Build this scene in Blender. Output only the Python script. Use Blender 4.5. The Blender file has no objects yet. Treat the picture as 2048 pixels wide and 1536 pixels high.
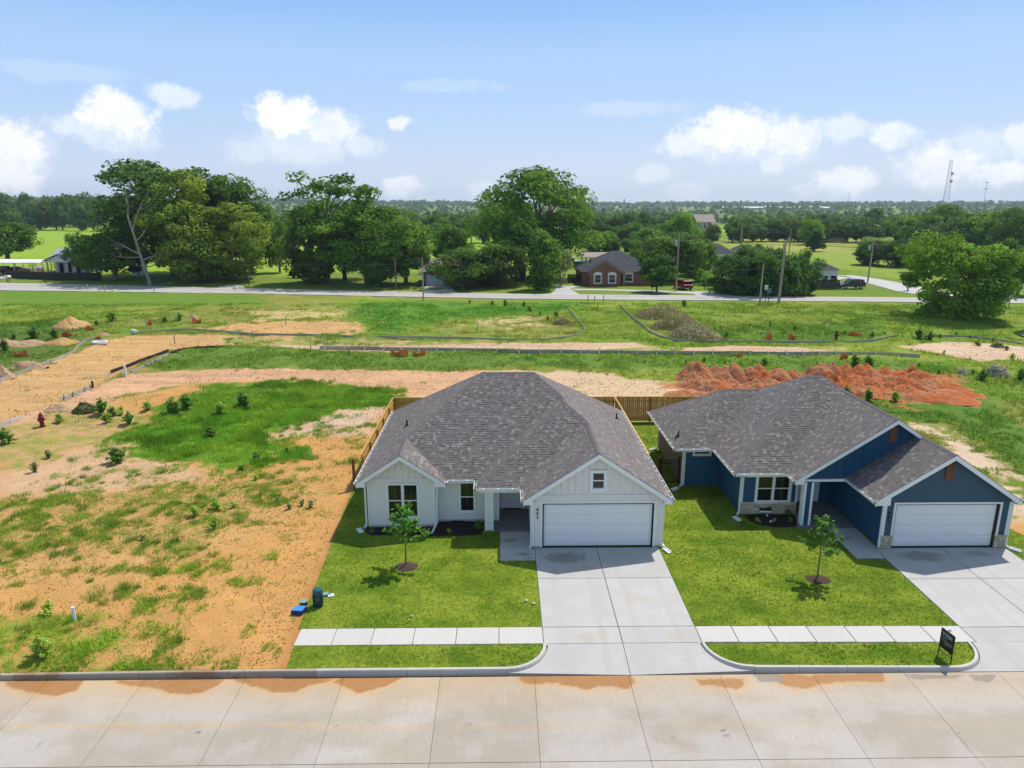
import bpy, bmesh, math, random
import numpy as np
from mathutils import Vector, Matrix
sc = bpy.context.scene
C = sc.collection
R = math.radians
rnd = random.Random(7)
# ------------------------------------------------------------------ camera
FPX, PITCH, CAMH = 1420.0, math.atan(360/1420.0), 15.0
YAW = math.atan(21/1420.0*math.cos(PITCH))
cam_d = bpy.data.cameras.new('camera'); cam = bpy.data.objects.new('camera', cam_d); C.objects.link(cam)
cam.location = (0, 0, CAMH); cam.rotation_euler = (math.pi/2-PITCH, 0, -YAW)
cam_d.sensor_width = 36.0; cam_d.lens = 36.0*FPX/2048; cam_d.clip_start = 0.5; cam_d.clip_end = 30000
sc.camera = cam
# ------------------------------------------------------------------ sun, sky, exposure
SUN_AZ, SUN_EL = R(43), R(58)          # azimuth from +Y towards +X
sun_d = bpy.data.lights.new('sun', 'SUN'); sun = bpy.data.objects.new('sun', sun_d); C.objects.link(sun)
sun_d.energy = 3.65; sun_d.angle = R(0.53); sun_d.color = (1.0, 0.95, 0.87)
_sd = Vector((math.sin(SUN_AZ)*math.cos(SUN_EL), math.cos(SUN_AZ)*math.cos(SUN_EL), math.sin(SUN_EL)))
sun.rotation_euler = _sd.to_track_quat('Z', 'Y').to_euler(); sun.location = (60, 60, 120)
sc.view_settings.view_transform = 'Standard'; sc.view_settings.look = 'None'
sc.view_settings.gamma = 1.0; sc.view_settings.use_curve_mapping = False
sc.view_settings.exposure = 0.28
sc.render.engine = 'CYCLES'
sc.cycles.max_bounces = 6; sc.cycles.diffuse_bounces = 3; sc.cycles.glossy_bounces = 2
sc.cycles.transmission_bounces = 3; sc.cycles.volume_bounces = 0; sc.cycles.transparent_max_bounces = 6
sc.cycles.use_denoising = True
sc.cycles.sample_clamp_indirect = 8

class NT:
    """tiny node-tree writer"""
    def __init__(s, nt): s.nt = nt; s.N = nt.nodes; s.L = nt.links
    def n(s, t, **kw):
        o = s.N.new(t)
        for k, v in kw.items(): setattr(o, k, v)
        return o
    def l(s, a, b): s.L.new(a, b)
    def put(s, sock, v):
        if isinstance(v, bpy.types.NodeSocket): s.L.new(v, sock)
        elif v is not None: sock.default_value = v
    def m(s, op, a=None, b=None, c=None, clamp=False):
        o = s.n('ShaderNodeMath', operation=op, use_clamp=clamp)
        for i, v in enumerate((a, b, c)): s.put(o.inputs[i], v)
        return o.outputs[0]
    def vm(s, op, a=None, b=None, sc_=None):
        o = s.n('ShaderNodeVectorMath', operation=op)
        s.put(o.inputs[0], a); s.put(o.inputs[1], b)
        if sc_ is not None: s.put(o.inputs['Scale'], sc_)
        return o.outputs[1] if op in ('DOT_PRODUCT', 'LENGTH') else o.outputs[0]
    def mix(s, f, a, b, bt='MIX'):
        o = s.n('ShaderNodeMix', data_type='RGBA', blend_type=bt)
        s.put(o.inputs[0], f); s.put(o.inputs[6], a if not isinstance(a, tuple) else a4(a)); s.put(o.inputs[7], b if not isinstance(b, tuple) else a4(b))
        return o.outputs[2]
    def noise(s, vec=None, scale=1, detail=4, rough=.55, dist=0):
        o = s.n('ShaderNodeTexNoise'); o.inputs['Scale'].default_value = scale; o.inputs['Detail'].default_value = detail
        o.inputs['Roughness'].default_value = rough; o.inputs['Distortion'].default_value = dist
        if vec is not None: s.L.new(vec, o.inputs['Vector'])
        return o.outputs['Fac']
    def ramp(s, v, lo, hi, a=0., b=1., smooth=True):
        o = s.n('ShaderNodeMapRange', interpolation_type='SMOOTHSTEP' if smooth else 'LINEAR')
        s.put(o.inputs[0], v); o.inputs[1].default_value = lo; o.inputs[2].default_value = hi
        o.inputs[3].default_value = a; o.inputs[4].default_value = b
        return o.outputs[0]
def a4(c): return (c[0], c[1], c[2], 1.0)

w = bpy.data.worlds.new('World'); sc.world = w; w.use_nodes = True
t = NT(w.node_tree); t.N.clear()
out = t.n('ShaderNodeOutputWorld'); bg = t.n('ShaderNodeBackground'); t.l(bg.outputs[0], out.inputs[0])
sky = t.n('ShaderNodeTexSky', sky_type='NISHITA'); sky.sun_disc = False
sky.sun_elevation = SUN_EL; sky.sun_rotation = SUN_AZ; sky.air_density = 1.0; sky.dust_density = 0.6; sky.ozone_density = 2.0; sky.altitude = 300
bg.inputs[1].default_value = 0.15
tc = t.n('ShaderNodeTexCoord'); D = tc.outputs['Generated']
sx = t.n('ShaderNodeSeparateXYZ'); t.l(D, sx.inputs[0])
az = t.m('ARCTAN2', sx.outputs[0], sx.outputs[1]); el = t.m('ARCSINE', sx.outputs[2])
skyc = t.mix(1.0, sky.outputs[0], (1.25, 1.08, .88), 'MULTIPLY')
# pale summer air low down, the same all round the horizon, thinning out upwards
rp = t.n('ShaderNodeValToRGB'); cr = rp.color_ramp; cr.interpolation = 'EASE'
cr.elements[0].position = 0.0; cr.elements[0].color = (.35, .41, .515, 1); cr.elements[1].position = 1.0; cr.elements[1].color = (.14, .26, .47, 1)
for ps, cc in ((.36, (.232, .352, .545, 1)), (.52, (.158, .29, .52, 1))):
    q_ = cr.elements.new(ps); q_.color = cc
t.l(t.m('MULTIPLY', el, 1/.48, clamp=True), rp.inputs[0])
lowc = t.vm('SCALE', rp.outputs[0], None, 10.0)
skyc = t.mix(t.ramp(el, .26, .75, .92, .0), skyc, lowc)
# cumulus: lobes with a lumpy edge, brighter at the crest; (az deg, el deg, half width deg, half height deg, strength)
wn1 = t.noise(D, 34, 6, .62); wn2 = t.noise(D, 150, 4, .6); wn3 = t.noise(D, 9, 3, .5)
warp = t.m('ADD', t.m('MULTIPLY', t.m('SUBTRACT', wn1, .5), 1.5), t.m('MULTIPLY', t.m('SUBTRACT', wn2, .5), .45))
def px_azel(px, py):
    x = (px-1024)/FPX; y = -(py-768)/FPX
    fy = math.cos(PITCH)+y*math.sin(PITCH); fz = -math.sin(PITCH)+y*math.cos(PITCH)
    a = math.atan2(x, fy)+YAW
    return a, math.atan2(fz, math.hypot(x, fy))
CL = [(235,225,75,42,1.0),(200,255,80,30,.55),(250,275,60,22,.35),(345,190,55,20,.6),(10,310,70,60,1.0),(80,290,40,22,.3),
      (570,228,75,36,1.0),(660,250,65,34,.8),(600,280,110,40,.45),(730,290,55,22,.5),(797,245,26,13,.75),(500,300,60,20,.35),(808,370,45,20,.75),
      (965,382,40,22,.5),(1470,262,120,42,1.0),(1385,285,70,26,.7),(1580,268,80,34,.8),(1500,300,160,26,.35),(1690,255,60,22,.55),(1790,268,45,22,.75),
      (1310,345,45,20,.4),(1365,380,60,16,.3),(1540,325,30,18,.55),(1695,360,62,30,.95),(1620,378,40,14,.4),(1875,330,75,42,.85),(2005,345,60,22,.95),(1960,295,60,30,.4),(2060,275,45,30,.7),
      (1250,215,140,14,.22),(120,140,130,16,.16),(900,170,120,12,.16)]
tot = None
for (px, py, hw, hh, st) in CL:
    a0, e0 = px_azel(px, py); hw_, hh_ = hw/FPX*1.04, hh/FPX*1.05
    u = t.m('MULTIPLY', t.m('SUBTRACT', az, a0), 1/hw_)
    v = t.m('MULTIPLY', t.m('SUBTRACT', el, e0), 1/hh_)
    vv = t.m('MAXIMUM', v, t.m('MULTIPLY', v, -.75))
    r = t.m('SQRT', t.m('ADD', t.m('MULTIPLY', u, u), t.m('MULTIPLY', vv, vv)))
    d = t.m('ADD', t.m('SUBTRACT', 1.0, r), t.m('MULTIPLY', warp, .95))
    k = t.ramp(d, -.02, .58, 0, st)
    tot = k if tot is None else t.m('MAXIMUM', tot, k)
# the rest of the sky carries the same sort of cloud
fx = t.ramp(t.m('ABSOLUTE', t.m('SUBTRACT', az, YAW)), .72, .95)
els = t.m('MULTIPLY', t.ramp(el, .02, .06), t.ramp(el, .14, .24, 1, 0))
gen = t.m('MULTIPLY', t.m('MULTIPLY', t.ramp(t.m('ADD', wn3, t.m('MULTIPLY', warp, .12)), .54, .68), els), fx)
tot = t.m('MAXIMUM', tot, gen)
cloudc = t.mix(t.ramp(t.m('ADD', wn1, t.m('MULTIPLY', wn2, .3)), .42, .85), (5.4, 5.65, 6.0), (6.3, 6.3, 6.3))
skyc = t.mix(t.m('MULTIPLY', tot, .95), skyc, cloudc)
t.l(skyc, bg.inputs[0])

# ------------------------------------------------------------------ pixel -> world, for placing things on the ground
_r = np.array([math.cos(YAW), -math.sin(YAW), 0]); _fh = np.array([math.sin(YAW), math.cos(YAW), 0]); _z = np.array([0, 0, 1.])
_fw = _fh*math.cos(PITCH)-_z*math.sin(PITCH); _up = _fh*math.sin(PITCH)+_z*math.cos(PITCH)
def ray(px, py): return _r*((px-1024)/FPX)+_up*(-(py-768)/FPX)+_fw
def G(px, py, z=0.):
    d = ray(px, py); k = (z-CAMH)/d[2]; return Vector((d[0]*k, d[1]*k, z))
def AY(px, py, Y):
    d = ray(px, py); k = Y/d[1]; return Vector((d[0]*k, Y, CAMH+d[2]*k))
def GP(pts, z=0.): return [(G(*q, z).x, G(*q, z).y) for q in pts]
# ------------------------------------------------------------------ object helpers
ORG = {}
def tag(o, label=None, cat=None, group=None, kind=None):
    if label: o['label'] = label
    if cat: o['category'] = cat
    if group: o['group'] = group
    if kind: o['kind'] = kind
    return o
def thing(name, label, cat, loc=(0, 0, 0), rz=0., group=None):
    o = bpy.data.objects.new(name, None); C.objects.link(o); o.empty_display_size = .2
    o.location = loc; o.rotation_euler = (0, 0, rz); ORG[o.name] = (Vector(loc), rz)
    return tag(o, label, cat, group)
def link(name, me, mat=None, parent=None, loc=None):
    o = bpy.data.objects.new(name, me); C.objects.link(o)
    if mat is not None and not me.materials: me.materials.append(mat)
    if parent is not None: o.parent = parent
    if loc is not None: o.location = loc
    ORG[o.name] = ORG.get(parent.name, (Vector((0, 0, 0)), 0.)) if parent is not None else (Vector((0, 0, 0)), 0.)
    return o
def kids(o): return list(o.children)
def copy_tree(o, loc=None, rz=None, scale=None, label=None, group=None, parent=None):
    c = o.copy(); C.objects.link(c); c.parent = parent
    ks = KIDS.get(o.name) or list(o.children)
    for ch in ks: copy_tree(ch, parent=c)
    if loc is not None: c.location = loc
    if rz is not None: c.rotation_euler = (0, 0, rz)
    if scale is not None: c.scale = scale
    if label: c['label'] = label
    if group: c['group'] = group
    return c
KIDS = {}
def mesh_np(name, V, F, col=None, mat=None, smooth=False, fcol=None):
    """V (n,3), F (m,k) or a list of face arrays with different k"""
    me = bpy.data.meshes.new(name); V = np.asarray(V, np.float32)
    Fs = F if isinstance(F, list) else [np.asarray(F, np.int32)]
    Fs = [np.asarray(f, np.int32) for f in Fs if len(f)]
    me.vertices.add(len(V)); me.vertices.foreach_set('co', V.ravel())
    nl = sum(f.size for f in Fs); nf = sum(len(f) for f in Fs)
    me.loops.add(nl); me.loops.foreach_set('vertex_index', np.concatenate([f.ravel() for f in Fs]))
    me.polygons.add(nf)
    st = []; k0 = 0
    for f in Fs: st.append(k0+np.arange(len(f))*f.shape[1]); k0 += f.size
    me.polygons.foreach_set('loop_start', np.concatenate(st).astype(np.int32))
    try: me.polygons.foreach_set('loop_total', np.concatenate([np.full(len(f), f.shape[1]) for f in Fs]).astype(np.int32))
    except Exception: pass
    me.polygons.foreach_set('use_smooth', np.full(nf, bool(smooth)))
    me.update(calc_edges=True)
    if col is not None:
        at = me.color_attributes.new('Col', 'FLOAT_COLOR', 'POINT'); c4 = np.ones((len(V), 4), np.float32); c4[:, :3] = col
        at.data.foreach_set('color', c4.ravel())
    if fcol is not None:
        at = me.attributes.new('Col', 'FLOAT_COLOR', 'FACE'); c4 = np.ones((nf, 4), np.float32); c4[:, :3] = fcol
        at.data.foreach_set('color', c4.ravel())
    if mat is not None: me.materials.append(mat)
    return me
class B:
    """collects boxes, bars, prisms; builds them as ONE mesh object"""
    def __init__(s): s.v = []; s.f = []; s.c = []; s.col = None
    def add(s, vs, fs):
        k = len(s.v); s.v += [tuple(q) for q in vs]; s.f += [tuple(i+k for i in q) for q in fs]; s.c += [s.col]*len(fs); return s
    def box(s, x0, x1, y0, y1, z0, z1):
        vs = [(x, y, z) for z in (z0, z1) for y in (y0, y1) for x in (x0, x1)]
        return s.add(vs, [(0, 2, 3, 1), (4, 5, 7, 6), (0, 1, 5, 4), (2, 6, 7, 3), (0, 4, 6, 2), (1, 3, 7, 5)])
    def bar(s, a, b, w, h, up=(0, 0, 1)):
        a = Vector(a); b = Vector(b); d = (b-a).normalized(); u = Vector(up)
        if abs(d.dot(u)) > .99: u = Vector((0, 1, 0))
        sd = d.cross(u).normalized(); u = sd.cross(d).normalized()
        vs = []
        for p in (a, b):
            for i, j in ((-1, -1), (1, -1), (1, 1), (-1, 1)): vs.append(p+sd*(i*w/2)+u*(j*h/2))
        return s.add(vs, [(0, 1, 2, 3), (7, 6, 5, 4), (0, 4, 5, 1), (1, 5, 6, 2), (2, 6, 7, 3), (3, 7, 4, 0)])
    def tube(s, pts, rad, n=8, cap=True):
        pts = [Vector(p) for p in pts]; rad = rad if isinstance(rad, (list, tuple)) else [rad]*len(pts)
        vs = []; fs = []; u = None
        for i, p in enumerate(pts):
            d = (pts[min(i+1, len(pts)-1)]-pts[max(i-1, 0)]).normalized()
            if u is None: u = d.orthogonal().normalized()
            else:
                u = (u-d*u.dot(d)); u = u.normalized() if u.length > 1e-6 else d.orthogonal().normalized()
            q = d.cross(u)
            for k in range(n):
                a = 2*math.pi*k/n; vs.append(p+(u*math.cos(a)+q*math.sin(a))*rad[i])
        for i in range(len(pts)-1):
            for k in range(n):
                fs.append((i*n+k, i*n+(k+1) % n, (i+1)*n+(k+1) % n, (i+1)*n+k))
        if cap: fs.append(tuple(range(n-1, -1, -1))); fs.append(tuple((len(pts)-1)*n+k for k in range(n)))
        return s.add(vs, fs)
    def prism(s, poly, z0, z1):
        n = len(poly); ar = sum(poly[i][0]*poly[(i+1) % n][1]-poly[(i+1) % n][0]*poly[i][1] for i in range(n))
        if ar < 0: poly = poly[::-1]
        vs = [(x, y, z0) for x, y in poly]+[(x, y, z1) for x, y in poly]
        fs = [tuple(range(n-1, -1, -1)), tuple(range(n, 2*n))]+[(i, (i+1) % n, n+(i+1) % n, n+i) for i in range(n)]
        return s.add(vs, fs)
    def slab3(s, poly, d):
        """3-D polygon extruded by vector d"""
        n = len(poly); d = Vector(d); vs = [Vector(p) for p in poly]+[Vector(p)+d for p in poly]
        return s.add(vs, [tuple(range(n-1, -1, -1)), tuple(range(n, 2*n))]+[(i, (i+1) % n, n+(i+1) % n, n+i) for i in range(n)])
    def lathe(s, prof, c=(0, 0, 0), n=12):
        """prof [(r,z)]"""
        vs = []; fs = []; m = len(prof)
        for r, z in prof:
            for k in range(n): a = 2*math.pi*k/n; vs.append((c[0]+r*math.cos(a), c[1]+r*math.sin(a), c[2]+z))
        for i in range(m-1):
            for k in range(n): fs.append((i*n+k, i*n+(k+1) % n, (i+1)*n+(k+1) % n, (i+1)*n+k))
        fs.append(tuple(range(n-1, -1, -1))); fs.append(tuple((m-1)*n+k for k in range(n)))
        return s.add(vs, fs)
    def mesh(s, name, mat=None, off=(0, 0, 0), rz=0., bevel=0.):
        me = bpy.data.meshes.new(name); M = Matrix.Rotation(-rz, 3, 'Z'); o = Vector(off)
        vs = [M @ (Vector(p)-o) for p in s.v]
        me.from_pydata(vs, [], s.f)
        bm = bmesh.new(); bm.from_mesh(me); bmesh.ops.recalc_face_normals(bm, faces=bm.faces)
        if bevel: bmesh.ops.bevel(bm, geom=list(bm.edges), offset=bevel, segments=1, affect='EDGES', clamp_overlap=True)
        bm.to_mesh(me); bm.free()
        if mat is not None: me.materials.append(mat)
        return me
    def build(s, name, mat, parent=None, bevel=0., smooth=False, local=False):
        off, rz = (Vector((0, 0, 0)), 0.) if (parent is None or local) else ORG[parent.name]
        me = s.mesh(name, mat, off, rz, bevel)
        if smooth: me.polygons.foreach_set('use_smooth', [True]*len(me.polygons))
        return link(name, me, None, parent)
def structure(o): o['kind'] = 'structure'; return o
# ------------------------------------------------------------------ materials
def pm(name, col, var=.12, scale=4., rough=.7, bump=0., bscale=40., obj_var=0., metal=0., spec=.3, stretch=None, dirt=None):
    """plain procedural surface: tone varies with noise, each object a little off the next"""
    m = bpy.data.materials.new(name); m.use_nodes = True; t = NT(m.node_tree); b = t.N['Principled BSDF']
    tc = t.n('ShaderNodeTexCoord'); v = tc.outputs['Object']
    if stretch: v = t.vm('MULTIPLY', v, stretch)
    n1 = t.noise(v, scale, 5, .6); n2 = t.noise(v, scale*7.3, 3, .6)
    f = t.m('ADD', t.m('MULTIPLY', n1, .7), t.m('MULTIPLY', n2, .3))
    k = t.ramp(f, .25, .75, 1-var, 1+var, False)
    if obj_var:
        oi = t.n('ShaderNodeObjectInfo'); k = t.m('MULTIPLY', k, t.ramp(oi.outputs['Random'], 0, 1, 1-obj_var, 1+obj_var, False))
    c = t.vm('SCALE', a4(col)[:3], None, k)
    if dirt:
        dn = t.noise(v, dirt[1], 6, .65); c = t.mix(t.ramp(dn, dirt[2], dirt[2]+.18, 0, dirt[3]), c, dirt[0])
    t.l(c, b.inputs['Base Color']); b.inputs['Roughness'].default_value = rough; b.inputs['Metallic'].default_value = metal
    b.inputs['Specular IOR Level'].default_value = spec
    if bump:
        bn = t.n('ShaderNodeBump'); bn.inputs['Strength'].default_value = bump; bn.inputs['Distance'].default_value = .02
        t.l(t.noise(v, bscale, 4, .6), bn.inputs['Height']); t.l(bn.outputs[0], b.inputs['Normal'])
    return m
def attr_mat(name, rough=.8, gain=1., var=.15, scale=20., trans=0., spec=.2, attr='Col', obj_var=0., bump=0.):
    m = bpy.data.materials.new(name); m.use_nodes = True; t = NT(m.node_tree); b = t.N['Principled BSDF']
    at = t.n('ShaderNodeAttribute', attribute_name=attr); tc = t.n('ShaderNodeTexCoord')
    k = t.ramp(t.noise(tc.outputs['Object'], scale, 3), .3, .7, gain*(1-var), gain*(1+var), False)
    if obj_var:
        oi = t.n('ShaderNodeObjectInfo'); k = t.m('MULTIPLY', k, t.ramp(oi.outputs['Random'], 0, 1, 1-obj_var, 1+obj_var, False))
    c = t.vm('SCALE', at.outputs['Color'], None, k)
    t.l(c, b.inputs['Base Color']); b.inputs['Roughness'].default_value = rough; b.inputs['Specular IOR Level'].default_value = spec
    if bump:
        bn = t.n('ShaderNodeBump'); bn.inputs['Strength'].default_value = bump; bn.inputs['Distance'].default_value = .01
        t.l(t.noise(tc.outputs['Object'], 90, 3), bn.inputs['Height']); t.l(bn.outputs[0], b.inputs['Normal'])
    if trans:
        tr = t.n('ShaderNodeBsdfTranslucent'); t.l(t.vm('MULTIPLY', c, (1.15, 1.2, .6)), tr.inputs[0])
        mx = t.n('ShaderNodeMixShader'); mx.inputs[0].default_value = trans
        o = t.N['Material Output']; t.l(b.outputs[0], mx.inputs[1]); t.l(tr.outputs[0], mx.inputs[2]); t.l(mx.outputs[0], o.inputs[0])
    return m
M = {}
M['siding'] = pm('siding_offwhite', (.80, .765, .70), .04, 1.5, .6, .05, 60, .015)
M['siding_grey'] = pm('siding_grey', (.125, .135, .125), .05, 1.5, .65, .05, 60, .03)
M['trim'] = pm('trim_white', (.86, .85, .83), .03, 2., .5)
M['garage'] = pm('garage_white', (.86, .845, .83), .02, 2., .45)
M['seal'] = pm('door_seal_brown', (.035, .026, .022), .1, 3., .7)
M['blue'] = pm('siding_blue', (.016, .082, .16), .06, 1.5, .55, .05, 60, .03)
M['bluefront'] = pm('siding_slate_blue', (.047, .097, .145), .05, 1.5, .6, .05, 60, .03)
M['gutter'] = pm('gutter_white', (.78, .78, .76), .05, 3., .4)
M['gutterin'] = pm('gutter_dirt_shade', (.10, .09, .08), .3, 6., .8)
M['vent'] = pm('vent_black', (.02, .02, .02), .2, 6., .6)
M['cedar'] = pm('cedar_brown', (.20, .075, .028), .25, 3., .65, .2, 50, .1, stretch=(6, 6, 1))
M['fence'] = pm('fence_pine', (.52, .29, .075), .22, 2.2, .75, .25, 40, .16, stretch=(5, 5, .7))
M['fencepost'] = pm('fence_post_pine', (.34, .19, .06), .25, 2.2, .75, .2, 40, .1, stretch=(5, 5, .7))
M['iron'] = pm('iron_black', (.014, .014, .015), .2, 8., .45)
M['stone'] = pm('limestone', (.52, .44, .30), .22, 5., .8, .5, 26, .22, dirt=((.30, .16, .06), 2.2, .56, .5))
M['mortar'] = pm('mortar', (.36, .32, .25), .15, 8., .9)
M['concrete'] = pm('concrete_new', (.455, .44, .415), .10, .7, .8, .12, 60, .03, dirt=((.36, .315, .255), .42, .52, .42))
def drive_mat(stains, tracks):
    m = bpy.data.materials.new('concrete_drive'); m.use_nodes = True; t = NT(m.node_tree); b = t.N['Principled BSDF']
    P = t.n('ShaderNodeNewGeometry').outputs['Position']; sp = t.n('ShaderNodeSeparateXYZ'); t.l(P, sp.inputs[0]); oi = t.n('ShaderNodeObjectInfo')
    na, nb, nc = t.noise(P, .7, 5, .6), t.noise(P, 3.2, 5, .65), t.noise(t.vm('MULTIPLY', P, (2., 40., 1.)), 1., 3)
    c = t.mix(t.ramp(na, .35, .65), (.435, .42, .395), (.47, .46, .44)); c = t.mix(t.ramp(nb, .56, .72, 0, .30), c, (.36, .32, .27))
    w_ = t.m('MULTIPLY', t.m('SUBTRACT', nb, .5), 1.3)
    for (x, y, rx, ry, k, col) in stains:
        u = t.m('MULTIPLY', t.m('SUBTRACT', sp.outputs[0], x), 1/rx); v = t.m('MULTIPLY', t.m('SUBTRACT', sp.outputs[1], y), 1/ry)
        d = t.m('ADD', t.m('SUBTRACT', 1.0, t.m('SQRT', t.m('ADD', t.m('MULTIPLY', u, u), t.m('MULTIPLY', v, v)))), w_)
        c = t.mix(t.ramp(d, 0, .5, 0, k), c, col)
    for x in tracks:
        d = t.m('ABSOLUTE', t.m('ADD', t.m('SUBTRACT', sp.outputs[0], x), t.m('MULTIPLY', w_, .12))); c = t.mix(t.m('MULTIPLY', t.ramp(d, .05, .22, .22, 0), t.ramp(na, .35, .6)), c, (.36, .31, .25))
    k = t.m('MULTIPLY', t.ramp(nc, .3, .7, .97, 1.03, False), t.ramp(oi.outputs['Random'], 0, 1, .955, 1.035, False))
    t.l(t.vm('SCALE', c, None, k), b.inputs['Base Color']); b.inputs['Roughness'].default_value = .8; b.inputs['Specular IOR Level'].default_value = .3
    bn = t.n('ShaderNodeBump'); bn.inputs['Strength'].default_value = .12; bn.inputs['Distance'].default_value = .01; t.l(t.noise(P, 60, 3), bn.inputs['Height']); t.l(bn.outputs[0], b.inputs['Normal'])
    return m
DS = (.235, .21, .185); TS = (.42, .34, .24)
M['drive'] = drive_mat([(2.75, 28.2, 1.15, .62, .75, DS), (3.3, 27.3, .9, .4, .3, TS), (18.4, 28.1, 1.2, .6, .7, DS), (21.0, 28.3, .7, .35, .5, DS), (.95, 28.55, .38, .22, .7, DS), (1.1, 28.15, .3, .1, .6, DS), (.35, 29.9, .4, .22, .6, DS), (15.9, 30.0, .35, .3, .5, DS), (3.0, 22.3, .5, .4, .4, TS), (3.6, 22.5, .25, .5, .4, TS), (5.2, 24.9, .6, .5, .25, TS), (6.4, 22.4, .8, .5, .3, TS)], (2.1, 3.55, 4.9, 6.35, 17.4, 18.9, 20.5, 21.9))
M['kerbdirty'] = pm('concrete_kerb_soiled', (.40, .34, .27), .15, 1.1, .9, .15, 60, .06, dirt=((.24, .13, .055), .8, .46, .7))
M['walk'] = pm('concrete_walk', (.52, .50, .465), .06, .9, .8, .1, 60, .035, dirt=((.47, .40, .31), .8, .60, .3))
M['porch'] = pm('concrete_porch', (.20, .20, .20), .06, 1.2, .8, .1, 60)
M['kerb'] = pm('concrete_kerb', (.50, .475, .43), .12, 1.4, .85, .15, 60, .05, dirt=((.26, .2, .14), 1.3, .58, .5))
M['asphalt'] = pm('road_grey', (.44, .415, .38), .10, .15, .9, .05, 20, dirt=((.25, .25, .25), .12, .55, .5))
M['glass'] = bpy.data.materials.new('window_glass'); M['glass'].use_nodes = True
_b = M['glass'].node_tree.nodes['Principled BSDF']; _b.inputs['Base Color'].default_value = (.012, .014, .014, 1); _b.inputs['Roughness'].default_value = .04; _b.inputs['Specular IOR Level'].default_value = .6
_t = NT(M['glass'].node_tree); _bn = _t.n('ShaderNodeBump'); _bn.inputs['Strength'].default_value = .02; _tc = _t.n('ShaderNodeTexCoord')
_t.l(_t.noise(_tc.outputs['Object'], 1.2, 2), _bn.inputs['Height']); _t.l(_bn.outputs[0], _b.inputs['Normal'])
M['mulch'] = pm('mulch_dark', (.022, .015, .013), .5, 22., .95, .9, 30)
M['mulchb'] = pm('mulch_brown', (.075, .045, .034), .5, 26., .95, .9, 30)
M['bark'] = pm('bark_grey', (.15, .12, .09), .3, 5., .9, .5, 18, .15)
M['deadwood'] = pm('bark_pale', (.34, .31, .26), .25, 4., .85, .3, 18)
M['pole'] = pm('pole_wood', (.40, .34, .27), .25, 2., .85, .2, 30, .1, stretch=(6, 6, .4))
M['galv'] = pm('galvanised', (.42, .44, .46), .1, 3., .45, metal=.3)
M['greydark'] = pm('dark_metal', (.05, .05, .055), .2, 5., .5)
M['orange'] = pm('orange_net', (.78, .17, .035), .15, 4., .6, 0, 40, .12)
M['formwood'] = pm('form_wood', (.42, .39, .32), .25, 2.5, .85, .2, 30, .15)
M['white'] = pm('white_paint', (.78, .78, .77), .04, 3., .5)
M['plastic_white'] = pm('plastic_white', (.74, .77, .78), .03, 3., .35)
M['roofdeck'] = pm('roof_deck', (.12, .105, .10), .2, 6., .95)
M['shingle'] = attr_mat('shingle', .95, 1.36, .12, 55., spec=.05, bump=.12)
M['roofdark'] = pm('roof_charcoal', (.055, .055, .068), .2, 1.5, .9, .3, 14)
M['rooftan'] = pm('roof_tan', (.30, .25, .215), .15, 1.5, .9, .3, 14)
M['roofgrey'] = pm('roof_metal_grey', (.33, .36, .42), .06, .8, .5)
def brickm(name, c1, c2, mortar, sc_):
    m = bpy.data.materials.new(name); m.use_nodes = True; t = NT(m.node_tree); b = t.N['Principled BSDF']
    tc = t.n('ShaderNodeTexCoord'); sp = t.n('ShaderNodeSeparateXYZ'); t.l(tc.outputs['Object'], sp.inputs[0])
    cb = t.n('ShaderNodeCombineXYZ'); t.l(t.m('ADD', sp.outputs[0], sp.outputs[1]), cb.inputs[0]); t.l(sp.outputs[2], cb.inputs[1])
    bt = t.n('ShaderNodeTexBrick'); t.l(cb.outputs[0], bt.inputs[0]); bt.inputs['Scale'].default_value = sc_
    bt.inputs['Color1'].default_value = a4(c1); bt.inputs['Color2'].default_value = a4(c2); bt.inputs['Mortar'].default_value = a4(mortar)
    bt.inputs['Mortar Size'].default_value = .012; bt.inputs['Brick Width'].default_value = .5; bt.inputs['Row Height'].default_value = .18
    t.l(t.mix(t.ramp(t.noise(tc.outputs['Object'], 1.3, 4), .3, .8, 0, .4), bt.outputs[0], c1), b.inputs['Base Color']); b.inputs['Roughness'].default_value = .9
    return m
M['brick_red'] = brickm('brick_red', (.20, .075, .05), (.26, .105, .068), (.34, .27, .22), 2.2)
# ------------------------------------------------------------------ numpy noise
def _h(xi, yi, s):
    n = (xi.astype(np.int64)*374761393+yi.astype(np.int64)*668265263+s*1442695041) & 0xffffffff
    n = ((n ^ (n >> 13))*1274126177) & 0xffffffff
    n = ((n ^ (n >> 16))*2246822519) & 0xffffffff
    return (n ^ (n >> 15))/4294967296.0
def vn(x, y, s=0):
    xi = np.floor(x); yi = np.floor(y); fx = x-xi; fy = y-yi; fx = fx*fx*(3-2*fx); fy = fy*fy*(3-2*fy)
    a = _h(xi, yi, s); b = _h(xi+1, yi, s); c = _h(xi, yi+1, s); d = _h(xi+1, yi+1, s)
    return (a*(1-fx)+b*fx)*(1-fy)+(c*(1-fx)+d*fx)*fy
def fbm(x, y, o=4, s=0, g=.55):
    r = 0; a = 1; tot = 0
    for i in range(o):
        r = r+a*vn(x*2.03**i+i*17.3, y*2.03**i-i*9.1, s+i); tot += a; a *= g
    return r/tot
def sstep(x, a, b): q = np.clip((x-a)/(b-a), 0, 1); return q*q*(3-2*q)
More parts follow.
